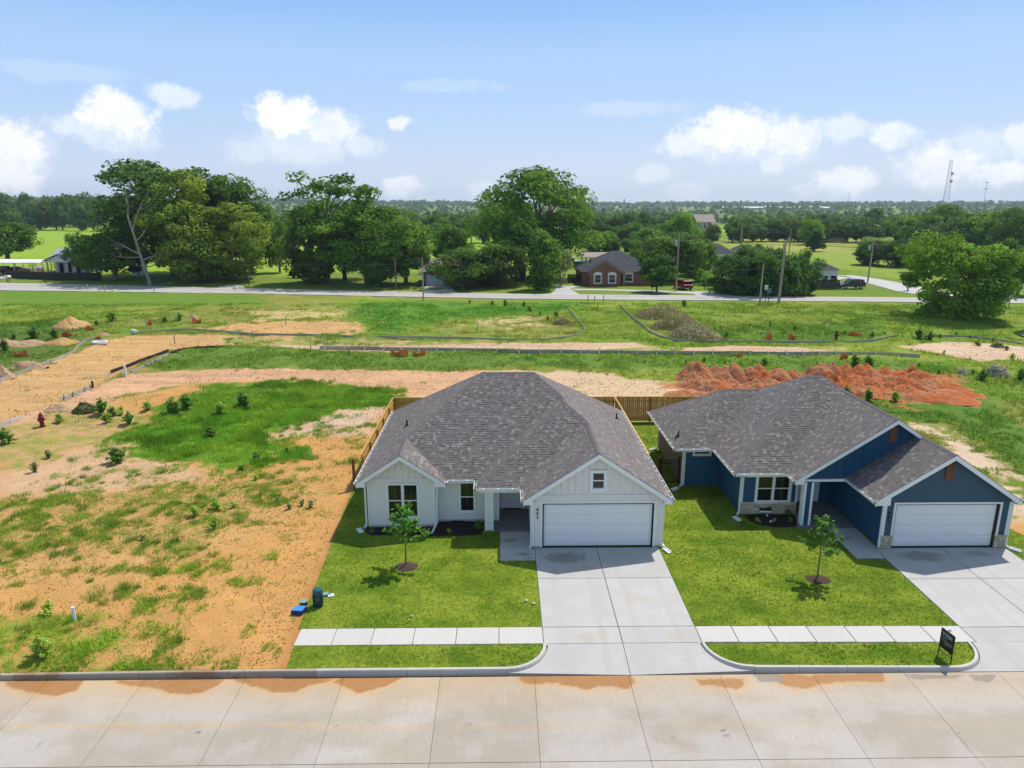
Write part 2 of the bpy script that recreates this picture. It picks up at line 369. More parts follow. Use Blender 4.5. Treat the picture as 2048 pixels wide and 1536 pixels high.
def sdist(px, py, poly):
    """signed distance to a polygon, positive inside"""
    ins = np.zeros(px.shape, bool); dm = np.full(px.shape, 1e9); n = len(poly)
    for i in range(n):
        x0, y0 = poly[i]; x1, y1 = poly[(i+1) % n]
        ex, ey = x1-x0, y1-y0; L = ex*ex+ey*ey+1e-12
        k = np.clip(((px-x0)*ex+(py-y0)*ey)/L, 0, 1)
        dm = np.minimum(dm, (px-x0-k*ex)**2+(py-y0-k*ey)**2)
        c = ((y0 > py) != (y1 > py)); xi = x0+(py-y0)/(ey if abs(ey) > 1e-9 else 1e-9)*ex
        ins ^= c & (px < xi)
    return np.where(ins, 1, -1)*np.sqrt(dm)
# ================================================================== GROUND
def axis(segs):
    a = []
    for lo, hi, st in segs: a += list(np.arange(lo, hi-1e-6, st))
    return np.array(a+[segs[-1][1]])
gx = axis([(-6000, -700, 130), (-700, -160, 9), (-160, -45, .8), (-45, -24, .3), (-24, 34, .2), (34, 60, .35), (60, 160, .8), (160, 700, 9), (700, 6000, 130)])
gy = axis([(-60, 14, 6), (14, 19.8, .6), (19.8, 45, .17), (45, 85, .27), (85, 135, .45), (135, 260, 1.6), (260, 700, 7), (700, 7000, 90)])
GX, GY = np.meshgrid(gx, gy); X, Y = GX.ravel(), GY.ravel()
def far_h(x, y):
    r = np.hypot(x, y); a = np.degrees(np.arctan2(x, y))
    up = sstep(r, 500, 2600)
    side = 7+15*sstep(-a, -3, 22)+2*sstep(a, 28, 40)
    h = up*side*(.75+.5*fbm(x/900, y/900, 3, 5))-6*sstep(r, 430, 1000)*(1-sstep(r, 1100, 2400))
    return h+.8*(fbm(x/120, y/120, 3, 8)-.5)*sstep(r, 180, 400)
STREET = GP([(-260, 930), (-260, 800), (0, 768), (62, 743), (125, 712), (190, 690), (262, 671), (335, 667), (512, 672), (700, 677), (1024, 682), (1165, 681), (1190, 672), (1290, 672), (1320, 682), (1700, 688), (1800, 684), (1850, 678), (1950, 678), (2060, 690), (2300, 710), (2300, 735), (2048, 722), (1900, 716), (1700, 710), (1400, 706), (1024, 702), (700, 702), (500, 692), (390, 694), (335, 708), (250, 740), (190, 775), (120, 806), (0, 840)])
TRACK = GP([(0, 842), (120, 806), (190, 772), (260, 748), (340, 742), (500, 738), (700, 741), (900, 741), (1050, 742), (1200, 745), (1345, 765), (1420, 790), (1420, 830), (1100, 835), (900, 800), (830, 792), (700, 772), (560, 760), (420, 764), (330, 772), (250, 790), (170, 806), (110, 822), (40, 852)])
def ground_z(x, y):
    z = np.zeros_like(x)
    lot = sstep(-x, 7.6, 9.2)*sstep(y, 20.5, 21.5)
    z += lot*((fbm(x*.45, y*.45, 4, 3)-.5)*.34+(fbm(x*2.4, y*2.4, 3, 4)-.5)*.13)
    mead = np.maximum(sstep(y, 49, 53), sstep(x, 25, 27)*sstep(y, 21, 23))
    z += mead*((fbm(x*.16, y*.16, 4, 13)-.5)*.55+(fbm(x*.9, y*.9, 3, 14)-.5)*.22)*(1-sstep(y, 104, 109))
    z += -.04*((1-lot)*(1-mead)) - .4*(1-sstep(y, 20.55, 20.64))*(x < 90) - .4*(1-sstep(y, 21.7, 21.9))*sstep(x, -7.15, -7.0)*(1-sstep(x, 24, 24.2))
    m = (np.abs(x) < 130) & (y > 40) & (y < 100)
    sd = np.full(x.shape, -9.); sd[m] = sdist(x[m], y[m], STREET)
    z = z*(1-.75*sstep(sd, -.5, 1.))-.16*sstep(sd, -.3, .6)
    return z+far_h(x, y)
Z = ground_z(X, Y)
# ---- colours
def lerp(a, b, k): return a*(1-k[:, None])+b*k[:, None]
n1 = fbm(X*.11, Y*.11, 4, 21); n2 = fbm(X*.5, Y*.5, 4, 22); n3 = fbm(X*1.7, Y*1.7, 3, 23); nlow = fbm(X*.03, Y*.045, 3, 27)
RR = np.hypot(X, Y)
gr = lerp(np.array([[.145, .235, .024]]), np.array([[.255, .31, .045]]), sstep(.55*n1+.45*n2, .36, .64))
gr = lerp(gr, np.array([[.23, .24, .055]]), .6*sstep(nlow+.25*(n2-.5), .50, .66))
soil = lerp(np.array([[.47, .25, .10]]), np.array([[.53, .34, .19]]), sstep(.6*n1+.4*n3, .38, .62))
g = np.full(X.shape, .90)-.22*sstep(nlow+.5*(n2-.5), .55, .72)*(RR < 130)
rut = np.where((Y > 46) & (Y < 95), .80+.36*fbm(X*.10+2*fbm(X*.05, Y*.05, 2, 72), Y*1.5, 3, 71), 1.)
def region(poly, soft, amp, sub=None):
    P = GP(poly); xs = [p[0] for p in P]; ys = [p[1] for p in P]; pad = soft*2+amp*2+1
    m = (X > min(xs)-pad) & (X < max(xs)+pad) & (Y > min(ys)-pad) & (Y < max(ys)+pad)
    k = np.zeros(X.shape); sd = sdist(X[m], Y[m], P)+amp*(n2[m]-.5)*2+amp*.7*(n3[m]-.5)*2
    k[m] = sstep(sd, -soft, soft); return k
def setg(poly, val, soft=.8, amp=.8, sc=None, gc=None, st=1.):
    global g, soil, gr
    k = region(poly, soft, amp)*st
    if val is not None: g = g*(1-k)+val*k
    if sc is not None: soil = lerp(soil, np.array([sc]), k)
    if gc is not None: gr = lerp(gr, np.array([gc]), k*.8)
ORNG = (.53, .285, .095); SAND = (.55, .365, .20); PINK = (.56, .385, .25); PALE = (.56, .43, .32); YEL = (.53, .325, .135)
setg([(-700, 1380), (565, 1342), (712, 960), (765, 870), (830, 800), (640, 760), (480, 750), (250, 790), (0, 850), (-700, 1000)], .42, .5, .4, ORNG)
setg([(-200, 960), (0, 940), (240, 860), (330, 870), (420, 960), (200, 1000), (0, 1010)], .26, 1., 1.4, (.54, .345, .20))
setg([(-400, 1000), (200, 985), (420, 960), (600, 940), (640, 990), (480, 1080), (360, 1150), (0, 1180), (-400, 1200)], .52, 1.2, 1.4, (.52, .30, .11), (.20, .235, .04))
setg([(390, 1345), (565, 1342), (712, 960), (745, 880), (660, 850), (560, 935), (560, 1010), (450, 1060), (380, 1180)], .12, 1., 1.2)
setg([(0, 1110), (330, 1100), (380, 1200), (200, 1215), (0, 1220)], .22, .8, .8)
setg([(-300, 1370), (330, 1352), (260, 1290), (190, 1230), (0, 1225), (-300, 1250)], .60, .7, .8)
setg([(320, 820), (430, 770), (560, 755), (700, 768), (835, 785), (830, 815), (700, 822), (560, 862), (520, 925), (440, 932), (290, 912), (250, 880)], .90, 1.1, 1.6, None, (.12, .255, .024))
setg([(300, 870), (420, 845), (560, 850), (530, 920), (440, 930), (300, 905)], .86, 1.0, 1.2, None, (.18, .30, .032))
setg([(560, 905), (620, 890), (640, 915), (560, 920)], .95, .4, .4, None, (.085, .21, .022))
setg([(640, 820), (770, 812), (745, 870), (600, 872), (520, 880), (560, 860)], .30, .8, .8, (.54, .36, .23))
setg([(640, 836), (700, 826), (760, 830), (720, 850), (640, 850)], .12, .6, .6, PALE, st=.7)
setg([(0, 810), (220, 800), (330, 850), (250, 880), (0, 950)], .55, .8, 1.2, (.52, .31, .15))
setg([(575, 1342), (555, 1342), (640, 1120), (690, 1010), (712, 950), (722, 950), (705, 1000), (640, 1150)], .05, .25, .2, (.42, .20, .07))
# construction street and track behind the houses
setg([(-260, 930), (-260, 800), (0, 768), (62, 743), (125, 712), (190, 690), (262, 671), (335, 667), (512, 672), (500, 692), (390, 694), (335, 708), (250, 740), (190, 775), (120, 806), (0, 840)], .10, .5, .35, YEL)
setg([(430, 672), (512, 672), (700, 677), (1024, 682), (1165, 681), (1330, 690), (1330, 704), (1024, 702), (700, 702), (480, 694)], .60, .4, .5, SAND)
setg([(560, 688), (800, 690), (1000, 684), (1270, 682), (1290, 690), (1150, 699), (900, 699), (600, 697)], .06, .3, .35, PINK)
setg([(1330, 690), (1700, 690), (1700, 708), (1330, 706)], .62, .4, .5, PINK)
setg([(1370, 694), (1460, 688), (1590, 690), (1660, 700), (1580, 704), (1380, 704)], .05, .3, .35, PINK)
setg([(1700, 690), (1850, 680), (1830, 708), (1700, 708)], .85, .4, .5)
setg([(1800, 690), (1890, 680), (1990, 684), (2070, 694), (2300, 720), (2300, 735), (2048, 720), (1960, 722), (1900, 708)], .04, .5, .5, (.60, .43, .29))
setg([(1165, 682), (1150, 640), (1100, 612), (1240, 614), (1300, 650), (1320, 683)], .97, .6, .6, None, (.17, .25, .028))
setg([(0, 842), (120, 806), (190, 772), (260, 748), (340, 742), (500, 738), (700, 741), (900, 741), (1050, 742), (1100, 830), (900, 800), (830, 792), (700, 772), (560, 760), (420, 764), (330, 772), (250, 790), (170, 806), (110, 822), (40, 852)], .07, .5, .6, (.57, .34, .19))
setg([(960, 742), (1200, 745), (1345, 765), (1420, 800), (1420, 835), (1050, 835)], .36, .7, .9, (.60, .43, .27))
setg([(0, 1010), (0, 1011), (1, 1010)], None)
def msetg(p, v, soft, amp, *a, **k): setg(p, v, soft*1.8, amp*2.6, *a, **k)
# meadow between the construction street and the road
msetg([(440, 650), (560, 640), (740, 642), (750, 668), (560, 670), (440, 664)], .34, .6, 1.2, (.55, .33, .14))
msetg([(500, 622), (700, 618), (700, 634), (520, 636)], .52, .8, 1.5, (.60, .44, .20))
msetg([(920, 632), (1050, 626), (1110, 640), (1060, 652), (940, 650)], .55, .8, 1.5, (.60, .44, .22))
msetg([(700, 600), (1150, 606), (1150, 622), (900, 640), (760, 670), (720, 640)], .96, 1.2, 1.5, None, (.085, .23, .025))
msetg([(0, 582), (520, 588), (520, 612), (0, 612)], .98, 1., 1., None, (.12, .235, .026))
msetg([(1250, 612), (1850, 612), (1850, 640), (1300, 650)], .95, 1.2, 1.5, None, (.17, .25, .03))
msetg([(1320, 655), (1750, 640), (1750, 684), (1400, 684)], .97, 1., 1., None, (.09, .19, .02))
msetg([(0, 650), (120, 635), (180, 655), (150, 700), (60, 735), (-60, 760), (-200, 760)], .75, .8, 1., None, (.06, .14, .02))
msetg([(330, 700), (500, 690), (700, 704), (1340, 706), (1700, 714), (1900, 722), (1960, 790), (1340, 738), (900, 738), (480, 734), (300, 740)], .92, .6, .6, None, (.10, .20, .025))
msetg([(1820, 850), (1900, 850), (2060, 960), (2060, 1080), (2010, 1000), (1900, 900)], .35, .8, .8, (.60, .46, .32))
msetg([(2005, 1060), (2100, 1040), (2200, 1200), (2060, 1110)], .25, .4, .4, ORNG)
msetg([(1600, 800), (1980, 790), (2100, 900), (2050, 935), (1900, 850)], .97, .6, .8, None, (.075, .185, .022))
msetg([(1340, 770), (1400, 742), (1900, 745), (1985, 808), (1800, 812), (1700, 800), (1500, 832), (1400, 822)], .45, .6, .9, (.44, .17, .07))
# beyond the road: mown verges, pastures and crop land
far = sstep(Y-(122-X*.16), 0, 3)
g = np.where(far > .5, .97, g)
gr = lerp(gr, np.array([[.13, .21, .028]]), far*.6)
setg([(-300, 452), (700, 452), (760, 520), (560, 552), (0, 545), (-300, 550)], .99, 6, 3, None, (.27, .40, .035))
setg([(560, 470), (1130, 470), (1130, 545), (620, 545)], .99, 4, 3, None, (.23, .37, .035))
setg([(1590, 505), (1750, 500), (1830, 560), (1640, 530)], .97, 4, 4, None, (.24, .33, .045))
setg([(1460, 478), (1720, 478), (1700, 505), (1440, 500)], .97, 8, 4, None, (.33, .34, .075))
setg([(1400, 450), (1500, 448), (1500, 465), (1400, 470)], .97, 8, 4, None, (.27, .38, .045))
hz = sstep(RR, 450, 900); gr = lerp(gr, np.array([[.12, .19, .045]]), hz*.7)
hz2 = sstep(RR, 1200, 2600)*sstep(fbm(X/330, Y/330, 3, 41), .42, .62); gr = lerp(gr, np.array([[.24, .25, .12]]), hz2*.8)
hz3 = sstep(RR, 1500, 2600)*sstep(fbm(X/420+7, Y/420, 3, 44), .56, .68); soil = lerp(soil, np.array([[.42, .25, .16]]), hz3); g = np.where(RR > 1200, .99-hz3*.7, g)
soil = soil*(1+(rut-1)*(1-sstep(g, .3, .6)))[:, None]*(.90+.2*fbm(X*.8, Y*.8, 4, 73))[:, None]
nx, ny = len(gx), len(gy); idx = np.arange(nx*ny).reshape(ny, nx)
F = np.stack([idx[:-1, :-1].ravel(), idx[:-1, 1:].ravel(), idx[1:, 1:].ravel(), idx[1:, :-1].ravel()], 1)
me = mesh_np('ground', np.stack([X, Y, Z], 1), F, col=gr, smooth=True)
at = me.color_attributes.new('Soil', 'FLOAT_COLOR', 'POINT'); c4 = np.ones((len(X), 4), np.float32); c4[:, :3] = soil; at.data.foreach_set('color', c4.ravel())
at = me.attributes.new('grass', 'FLOAT', 'POINT'); at.data.foreach_set('value', g.astype(np.float32))
def ground_mat():
    m = bpy.data.materials.new('ground'); m.use_nodes = True; t = NT(m.node_tree); b = t.N['Principled BSDF']
    geo = t.n('ShaderNodeNewGeometry'); P = geo.outputs['Position']
    ag = t.n('ShaderNodeAttribute', attribute_name='grass').outputs['Fac']; ac = t.n('ShaderNodeAttribute', attribute_name='Col').outputs['Color']; asl = t.n('ShaderNodeAttribute', attribute_name='Soil').outputs['Color']
    na = t.noise(P, 1.1, 6, .62); nb = t.noise(P, 9, 4, .6); nc = t.noise(P, 38, 3, .6); nd = t.noise(P, .35, 4, .6)
    th = t.m('ADD', t.m('ADD', t.m('MULTIPLY', na, .5), t.m('MULTIPLY', nb, .3)), t.m('MULTIPLY', nd, .2))
    inv = t.m('SUBTRACT', 1.0, ag)
    lo = t.m('ADD', t.m('MULTIPLY', inv, .52), .22)
    k = t.m('MULTIPLY', t.m('SUBTRACT', th, lo), 9.0, clamp=True)
    k = t.m('MAXIMUM', k, t.ramp(ag, .93, .99))
    gv = t.ramp(t.m('ADD', t.m('MULTIPLY', nb, .5), t.m('MULTIPLY', nc, .5)), .3, .7, .62, 1.38, False)
    gc = t.vm('SCALE', ac, None, gv)
    gc = t.mix(t.ramp(na, .45, .75, 0, .35), gc, t.vm('MULTIPLY', gc, (1.5, 1.05, 1.1)))
    sv = t.ramp(t.m('ADD', t.m('MULTIPLY', na, .4), t.m('MULTIPLY', nc, .6)), .3, .7, .78, 1.2, False)
    so = t.vm('SCALE', asl, None, sv)
    # dark crumbs and dead stalks lying on the bare soil
    vo = t.n('ShaderNodeTexVoronoi'); vo.inputs['Scale'].default_value = 4.2; vo.inputs['Randomness'].default_value = 1; t.l(t.vm('ADD', P, t.vm('SCALE', t.n('ShaderNodeTexNoise').outputs['Color'], None, .0)), vo.inputs['Vector'])
    cr = t.m('MULTIPLY', t.ramp(vo.outputs['Distance'], .13, .27, 1, 0), t.ramp(nd, .36, .58))
    so = t.mix(t.m('MULTIPLY', cr, .62), so, (.16, .11, .04))
    t.l(t.mix(k, so, gc), b.inputs['Base Color']); b.inputs['Roughness'].default_value = .95; b.inputs['Specular IOR Level'].default_value = .1
    bn = t.n('ShaderNodeBump'); bn.inputs['Strength'].default_value = .6; bn.inputs['Distance'].default_value = .10
    t.l(t.m('ADD', nb, t.m('MULTIPLY', k, t.m('MULTIPLY', nc, .9))), bn.inputs['Height']); t.l(bn.outputs[0], b.inputs['Normal'])
    return m
me.materials.append(ground_mat())
ground = structure(link('ground', me))
def gz(x, y): return float(ground_z(np.array([float(x)]), np.array([float(y)]))[0])
def GG(px, py):
    p = G(px, py)
    for _ in range(3): p = G(px, py, gz(p.x, p.y))
    return p
# grass amount lookup for scattering
def grass_at(x, y):
    i = np.clip(np.searchsorted(gx, x), 1, nx-1); j = np.clip(np.searchsorted(gy, y), 1, ny-1)
    q = j*nx+i; return g[q], gr[q], soil[q]

# ================================================================== STREET in front (concrete slabs), kerbs, walks, drives
RZ = -.12
MUD = [[(10, 1363), (165, 1360), (150, 1378), (110, 1388), (60, 1385), (30, 1375)], [(235, 1362), (455, 1352), (430, 1370), (400, 1385), (355, 1388), (320, 1378), (280, 1376)],
       [(455, 1352), (690, 1346), (670, 1362), (620, 1370), (590, 1385), (545, 1383), (500, 1370)], [(690, 1346), (820, 1345), (800, 1362), (760, 1378), (715, 1382), (680, 1375), (660, 1365)],
       [(1040, 1350), (1262, 1350), (1268, 1365), (1255, 1376), (1200, 1374), (1175, 1380), (1140, 1372), (1100, 1368), (1060, 1372), (1038, 1362)],
       [(1390, 1358), (1430, 1353), (1490, 1354), (1493, 1370), (1475, 1381), (1440, 1378), (1400, 1372)], [(1545, 1347), (1770, 1345), (1765, 1362), (1690, 1365), (1640, 1372), (1590, 1378), (1560, 1368)]]
WET = [[(1505, 1347), (1560, 1347), (1565, 1366), (1520, 1362)], [(1790, 1347), (1925, 1350), (1915, 1358), (1830, 1360)], [(1940, 1350), (1990, 1350), (1980, 1365), (1950, 1362)]]
def road_cols(x, y):
    a = fbm(x*1.3, y*1.3, 4, 61); b = fbm(x*.35, y*.9, 4, 62); c_ = fbm(x*6, y*6, 3, 63)
    col = lerp(np.array([[.375, .325, .262]]), np.array([[.43, .395, .35]]), sstep(.6*b+.4*a, .35, .65))
    tan = np.exp(-((20.3-y)/.9)**2)*(.35+.65*b)+.30*np.exp(-((y-18.05)/.22)**2)*sstep(a, .35, .6)+.18*np.exp(-((y-19.2)/.5)**2)
    tan = tan*(.55+.45*sstep(-x, -9, 6))
    tr = np.exp(-((y-(18.35-.012*(x+16)))/.07)**2)*sstep(-x, 3, 7); tan = tan+.8*tr*sstep(c_, .3, .6)
    col = lerp(col, np.array([[.52, .36, .19]]), np.clip(tan, 0, .9))
    wet = np.zeros(x.shape)
    for P in MUD:
        k = sstep(sdist(x, y, GP(P, RZ))+.20*(a-.5)*2+.06*(c_-.5), -.035, .035); halo = sstep(sdist(x, y, GP(P, RZ))+.3*(a-.5), -.35, .0)*.45
        col = lerp(col, np.array([[.56, .33, .13]]), halo*(1-k)); col = lerp(col, np.array([[.37, .165, .04]]), k*(.8+.2*c_)); wet = np.maximum(wet, k)
    for P in WET:
        k = sstep(sdist(x, y, GP(P, RZ))+.09*(a-.5)*2, -.03, .03); col = lerp(col, np.array([[.25, .20, .15]]), k*.85); wet = np.maximum(wet, k)
    dk = sstep(vn(x*7.1+5, y*9.1, 64)*.6+vn(x*2+5, y*2, 65)*.4, .83, .88)*np.exp(-((y-17.9)/.45)**2); col = lerp(col, np.array([[.12, .09, .06]]), dk*.8)
    return col, wet
def road_mat():
    m = bpy.data.materials.new('road_concrete'); m.use_nodes = True; t = NT(m.node_tree); b = t.N['Principled BSDF']
    P = t.n('ShaderNodeNewGeometry').outputs['Position']
    ac = t.n('ShaderNodeAttribute', attribute_name='Col').outputs['Color']; aw = t.n('ShaderNodeAttribute', attribute_name='wet').outputs['Fac']
    oi = t.n('ShaderNodeObjectInfo')
    st = t.vm('MULTIPLY', P, (22., .6, 1.)); k = t.m('ADD', t.m('MULTIPLY', t.noise(st, 1., 3), .4), t.m('MULTIPLY', t.noise(P, 12, 5, .65), .6))
    c = t.vm('SCALE', ac, None, t.m('MULTIPLY', t.ramp(k, .3, .7, .90, 1.10, False), t.ramp(oi.outputs['Random'], 0, 1, .95, 1.04, False)))
    t.l(c, b.inputs['Base Color']); t.l(t.ramp(aw, 0, 1, .82, .30, False), b.inputs['Roughness']); b.inputs['Specular IOR Level'].default_value = .35
    bn = t.n('ShaderNodeBump'); bn.inputs['Strength'].default_value = .12; bn.inputs['Distance'].default_value = .01
    t.l(t.noise(P, 60, 3), bn.inputs['Height']); t.l(bn.outputs[0], b.inputs['Normal'])
    return m
M['road'] = road_mat()
def empty_struct(name): return structure(thing(name, None, None))
def road_slab(parent, x0, x1, y0, y1):
    nxs, nys = int((x1-x0)/.07)+1, int((y1-y0)/.07)+1
    xs, ys = np.meshgrid(np.linspace(x0, x1, nxs), np.linspace(y0, y1, nys)); xs, ys = xs.ravel(), ys.ravel()
    col, wet = road_cols(xs, ys); n = len(xs); i = np.arange(n).reshape(nys, nxs)
    Fq = np.stack([i[:-1, :-1].ravel(), i[:-1, 1:].ravel(), i[1:, 1:].ravel(), i[1:, :-1].ravel()], 1)
    V = np.stack([xs, ys, np.full(n, RZ)], 1)
    V = np.concatenate([V, [[x0, y0, RZ-.15], [x1, y0, RZ-.15], [x1, y1, RZ-.15], [x0, y1, RZ-.15]]]); cs = [i[0, 0], i[0, -1], i[-1, -1], i[-1, 0]]
    S = np.array([[n+k, n+(k+1) % 4, cs[(k+1) % 4], cs[k]] for k in range(4)])
    me = mesh_np('slab', V, np.concatenate([Fq, S]), col=np.concatenate([col, np.full((4, 3), .3)]), mat=M['road'])
    at = me.attributes.new('wet', 'FLOAT', 'POINT'); at.data.foreach_set('value', np.concatenate([wet, np.zeros(4)]).astype(np.float32))
    return link('slab', me, None, parent)
road = empty_struct('road')
JX = [-30, -26.9, -23.8, -20.9, -17.9, -14.9, -11.75, -8.47, -5.25, -2.07, 1.03, 4.14, 7.17, 10.27, 13.33, 16.45, 19.6, 22.7, 25.8]
for i in range(len(JX)-1):
    for y0, y1 in ((12.6, 16.62), (16.64, 20.34)): road_slab(road, JX[i]+.006, JX[i+1]-.006, y0, y1)
structure(B().box(-60, 60, 6, 20.36, RZ-.30, RZ-.14).build('road_base', M['mortar']))
def flat_slab(parent, poly, z0=-.12, z1=0., mat='concrete', name='slab', bevel=.012):
    return B().prism(poly, z0, z1).build(name, M[mat], parent, bevel)
GAP = .011
def slab_rect(parent, x0, x1, y0, y1, **k): return flat_slab(parent, [(x0+GAP, y0+GAP), (x1-GAP, y0+GAP), (x1-GAP, y1-GAP), (x0+GAP, y1-GAP)], **k)
def arc(cx, cy, r, a0, a1, n=10): return [(cx+r*math.cos(R(a0+(a1-a0)*i/n)), cy+r*math.sin(R(a0+(a1-a0)*i/n))) for i in range(n+1)]
KL = arc(.10, 21.98, 1.46, -90, 0)      # left of the first drive, outer (street) line of the kerb
KR = arc(8.42, 21.98, 1.46, 180, 270)
KR2 = arc(15.1, 21.84, 1.46, -90, 0)
def drive(name, xa, xb, xc, ytop, joints, left, right, yb=21.95):
    d = empty_struct(name)
    ys = [yb]+joints+[ytop]
    for j in range(len(ys)-1):
        slab_rect(d, xa, xc, ys[j], ys[j+1], mat='drive'); slab_rect(d, xc, xb, ys[j], ys[j+1], mat='drive')
    # apron sloping down to the street between the kerb returns
    for pts, xm in ((left, xc-GAP), (right, xc+GAP)):
        b = B(); vs = []; top = [(x, y, -.115*(yb-y)/(yb-20.36)-.004) for x, y in pts]
        top += [(xm, 20.365, -.119), (xm, yb-GAP, -.002)]
        b.slab3(top, (0, 0, -.15)); b.build('apron', M['drive'], d, 0)
    return d
drive('driveway', 1.43, 7.03, 4.22, 29.14, [22.97, 26.45], [(1.45, 21.94)]+[(x+.02, y) for x, y in KL[::-1]], [(7.0, 21.94)]+[(x-.02, y) for x, y in KR])
drive('driveway', 16.72, 22.62, 19.72, 28.90, [22.75, 26.2], [(16.72, 21.84)]+[(x+.02, y) for x, y in KR2[::-1]], [(22.6, 21.8), (24, 20.6), (24, 20.37)], yb=21.82)
def kerb(path, w=.16, inner=1):
    """path of the street edge, left to right; top 2 cm above the lawn"""
    k = empty_struct('kerb'); return k
def kerb_run(k, pts, side, w=.15, mat='kerb'):
    P = [Vector((x, y, 0)) for x, y in pts]; n = len(P); nor = []
    for i in range(n):
        d = (P[min(i+1, n-1)]-P[max(i-1, 0)]).normalized(); nor.append(Vector((-d.y, d.x, 0))*side)
    b = B(); vs = []; fs = []
    prof = [(0.0, RZ-.1), (0.0, RZ), (.035, -.02), (.055, .012), (w, .015), (w, RZ-.1)]
    for p, q in zip(P, nor):
        for o, z in prof: vs.append((p.x+q.x*o, p.y+q.y*o, z))
    m = len(prof)
    for i in range(n-1):
        for j in range(m): fs.append((i*m+j, (i+1)*m+j, (i+1)*m+(j+1) % m, i*m+(j+1) % m))
    fs += [tuple(range(m)), tuple((n-1)*m+j for j in reversed(range(m)))]
    b.add(vs, fs); return b.build('kerb_stone', M[mat], k)
k1 = empty_struct('kerb')
xs = [-30, -27, -24, -21, -18, -15, -12, -9.1, -6.2, -3.2, .1]
def ky(x): return 20.52-.0007*max(0, -x-4)**2*.9
for a, b_ in zip(xs[:-1], xs[1:]): kerb_run(k1, [(a+.006, ky(a)), (b_-.006, ky(b_))], 1, mat='kerbdirty' if a < -7 else 'kerb')
kerb_run(k1, KL, 1)
k2 = empty_struct('kerb'); kerb_run(k2, KR, 1)
xs = [8.42, 9.9, 11.5, 13.2, 15.1]
for a, b_ in zip(xs[:-1], xs[1:]): kerb_run(k2, [(a+.006, 20.50-.018*(a-8.42)), (b_-.006, 20.50-.018*(b_-8.42))], 1)
kerb_run(k2, KR2, 1)
sw = empty_struct('sidewalk')
e = [-7.42, -6.05, -4.68, -3.2, -1.68, -.15, 1.43]
for i in range(6):
    a, c_ = e[i]+(.06 if i == 0 else 0), e[i+1]; slab_rect(sw, a, c_, 21.97, 23.0, mat='walk')
sw2 = empty_struct('sidewalk'); e = [7.03, 8.35, 9.72, 11.1, 12.5, 13.9, 15.3, 16.72]
for i in range(7): ya = 21.97-.02*i; slab_rect(sw2, e[i], e[i+1], ya, ya+1.0, mat='walk')
wk = empty_struct('walkway'); slab_rect(wk, -.12, 1.43, 28.0, 29.1, mat='drive'); slab_rect(wk, -.12, 1.30, 29.1, 30.82, mat='drive')
wk2 = empty_struct('walkway'); slab_rect(wk2, 15.45, 16.72, 27.95, 28.95, mat='drive'); slab_rect(wk2, 15.45, 16.88, 28.95, 30.95, mat='drive')
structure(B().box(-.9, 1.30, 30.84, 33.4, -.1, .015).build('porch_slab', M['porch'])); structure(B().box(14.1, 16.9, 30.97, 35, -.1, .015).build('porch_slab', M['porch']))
# ---- lawns
def lawn_mat():
    m = bpy.data.materials.new('lawn'); m.use_nodes = True; t = NT(m.node_tree); b = t.N['Principled BSDF']
    P = t.n('ShaderNodeNewGeometry').outputs['Position']
    na = t.noise(P, .55, 5, .6); nb = t.noise(P, 5.5, 5, .62); nc = t.noise(P, 30, 4, .65)
    br = t.n('ShaderNodeTexBrick'); br.offset = .37; t.l(t.vm('ADD', P, (.31, .17, 0)), br.inputs[0]); br.inputs['Scale'].default_value = 1.; br.inputs['Brick Width'].default_value = 1.7; br.inputs['Row Height'].default_value = .62
    br.inputs['Mortar Size'].default_value = 0.; br.inputs['Color1'].default_value = (.35, .35, .35, 1); br.inputs['Color2'].default_value = (.65, .65, .65, 1)
    k = t.m('ADD', t.m('ADD', t.m('MULTIPLY', na, .62), t.m('MULTIPLY', nb, .26)), t.m('MULTIPLY', br.outputs[0], .26))
    c = t.mix(t.ramp(k, .43, .70), (.092, .165, .010), (.225, .29, .026))
    c = t.mix(t.ramp(t.m('ADD', nb, t.m('MULTIPLY', na, .5)), .78, 1.0, 0, .5), c, (.30, .27, .07))
    c = t.vm('SCALE', c, None, t.ramp(nc, .3, .7, .7, 1.3, False))
    t.l(c, b.inputs['Base Color']); b.inputs['Roughness'].default_value = .95; b.inputs['Specular IOR Level'].default_value = .1
    bn = t.n('ShaderNodeBump'); bn.inputs['Strength'].default_value = .7; bn.inputs['Distance'].default_value = .05
    t.l(t.m('ADD', nb, nc), bn.inputs['Height']); t.l(bn.outputs[0], b.inputs['Normal'])
    return m
M['lawn'] = lawn_mat()
LAWNS = [[(-7.46, 23.02), (1.40, 23.02), (1.40, 31.9), (-6.2, 31.9), (-6.2, 48.0), (-7.6, 48.0), (-8.15, 36.4)],
         [(-7.32, 21.95)]+[(-7.22, 20.66), (.1, 20.70)]+arc(.10, 21.98, 1.28, -90, 0)+[(1.36, 21.95)],
         [(7.05, 23.02), (15, 22.86), (16.69, 22.84), (16.69, 27.93), (15.42, 27.93), (15.42, 30.94), (14.4, 30.94), (14.4, 35), (23.0, 40), (23.0, 48.05), (7.05, 48.05)],
         [(7.16, 21.94)]+arc(8.42, 21.98, 1.28, 180, 270)+[(15.1, 20.56)]+arc(15.1, 21.84, 1.28, -90, 0)+[(16.3, 21.84), (12, 21.88)],
         [(22.66, 22), (26.5, 22), (25.3, 26.5), (24.4, 30), (23.6, 33), (22.66, 33)],
         [(-6.3, 42), (7.9, 42), (7.9, 48), (-6.3, 48)]]
for L in LAWNS: structure(B().prism(L, -.12, -.012-.002*LAWNS.index(L)).build('lawn', M['lawn']))
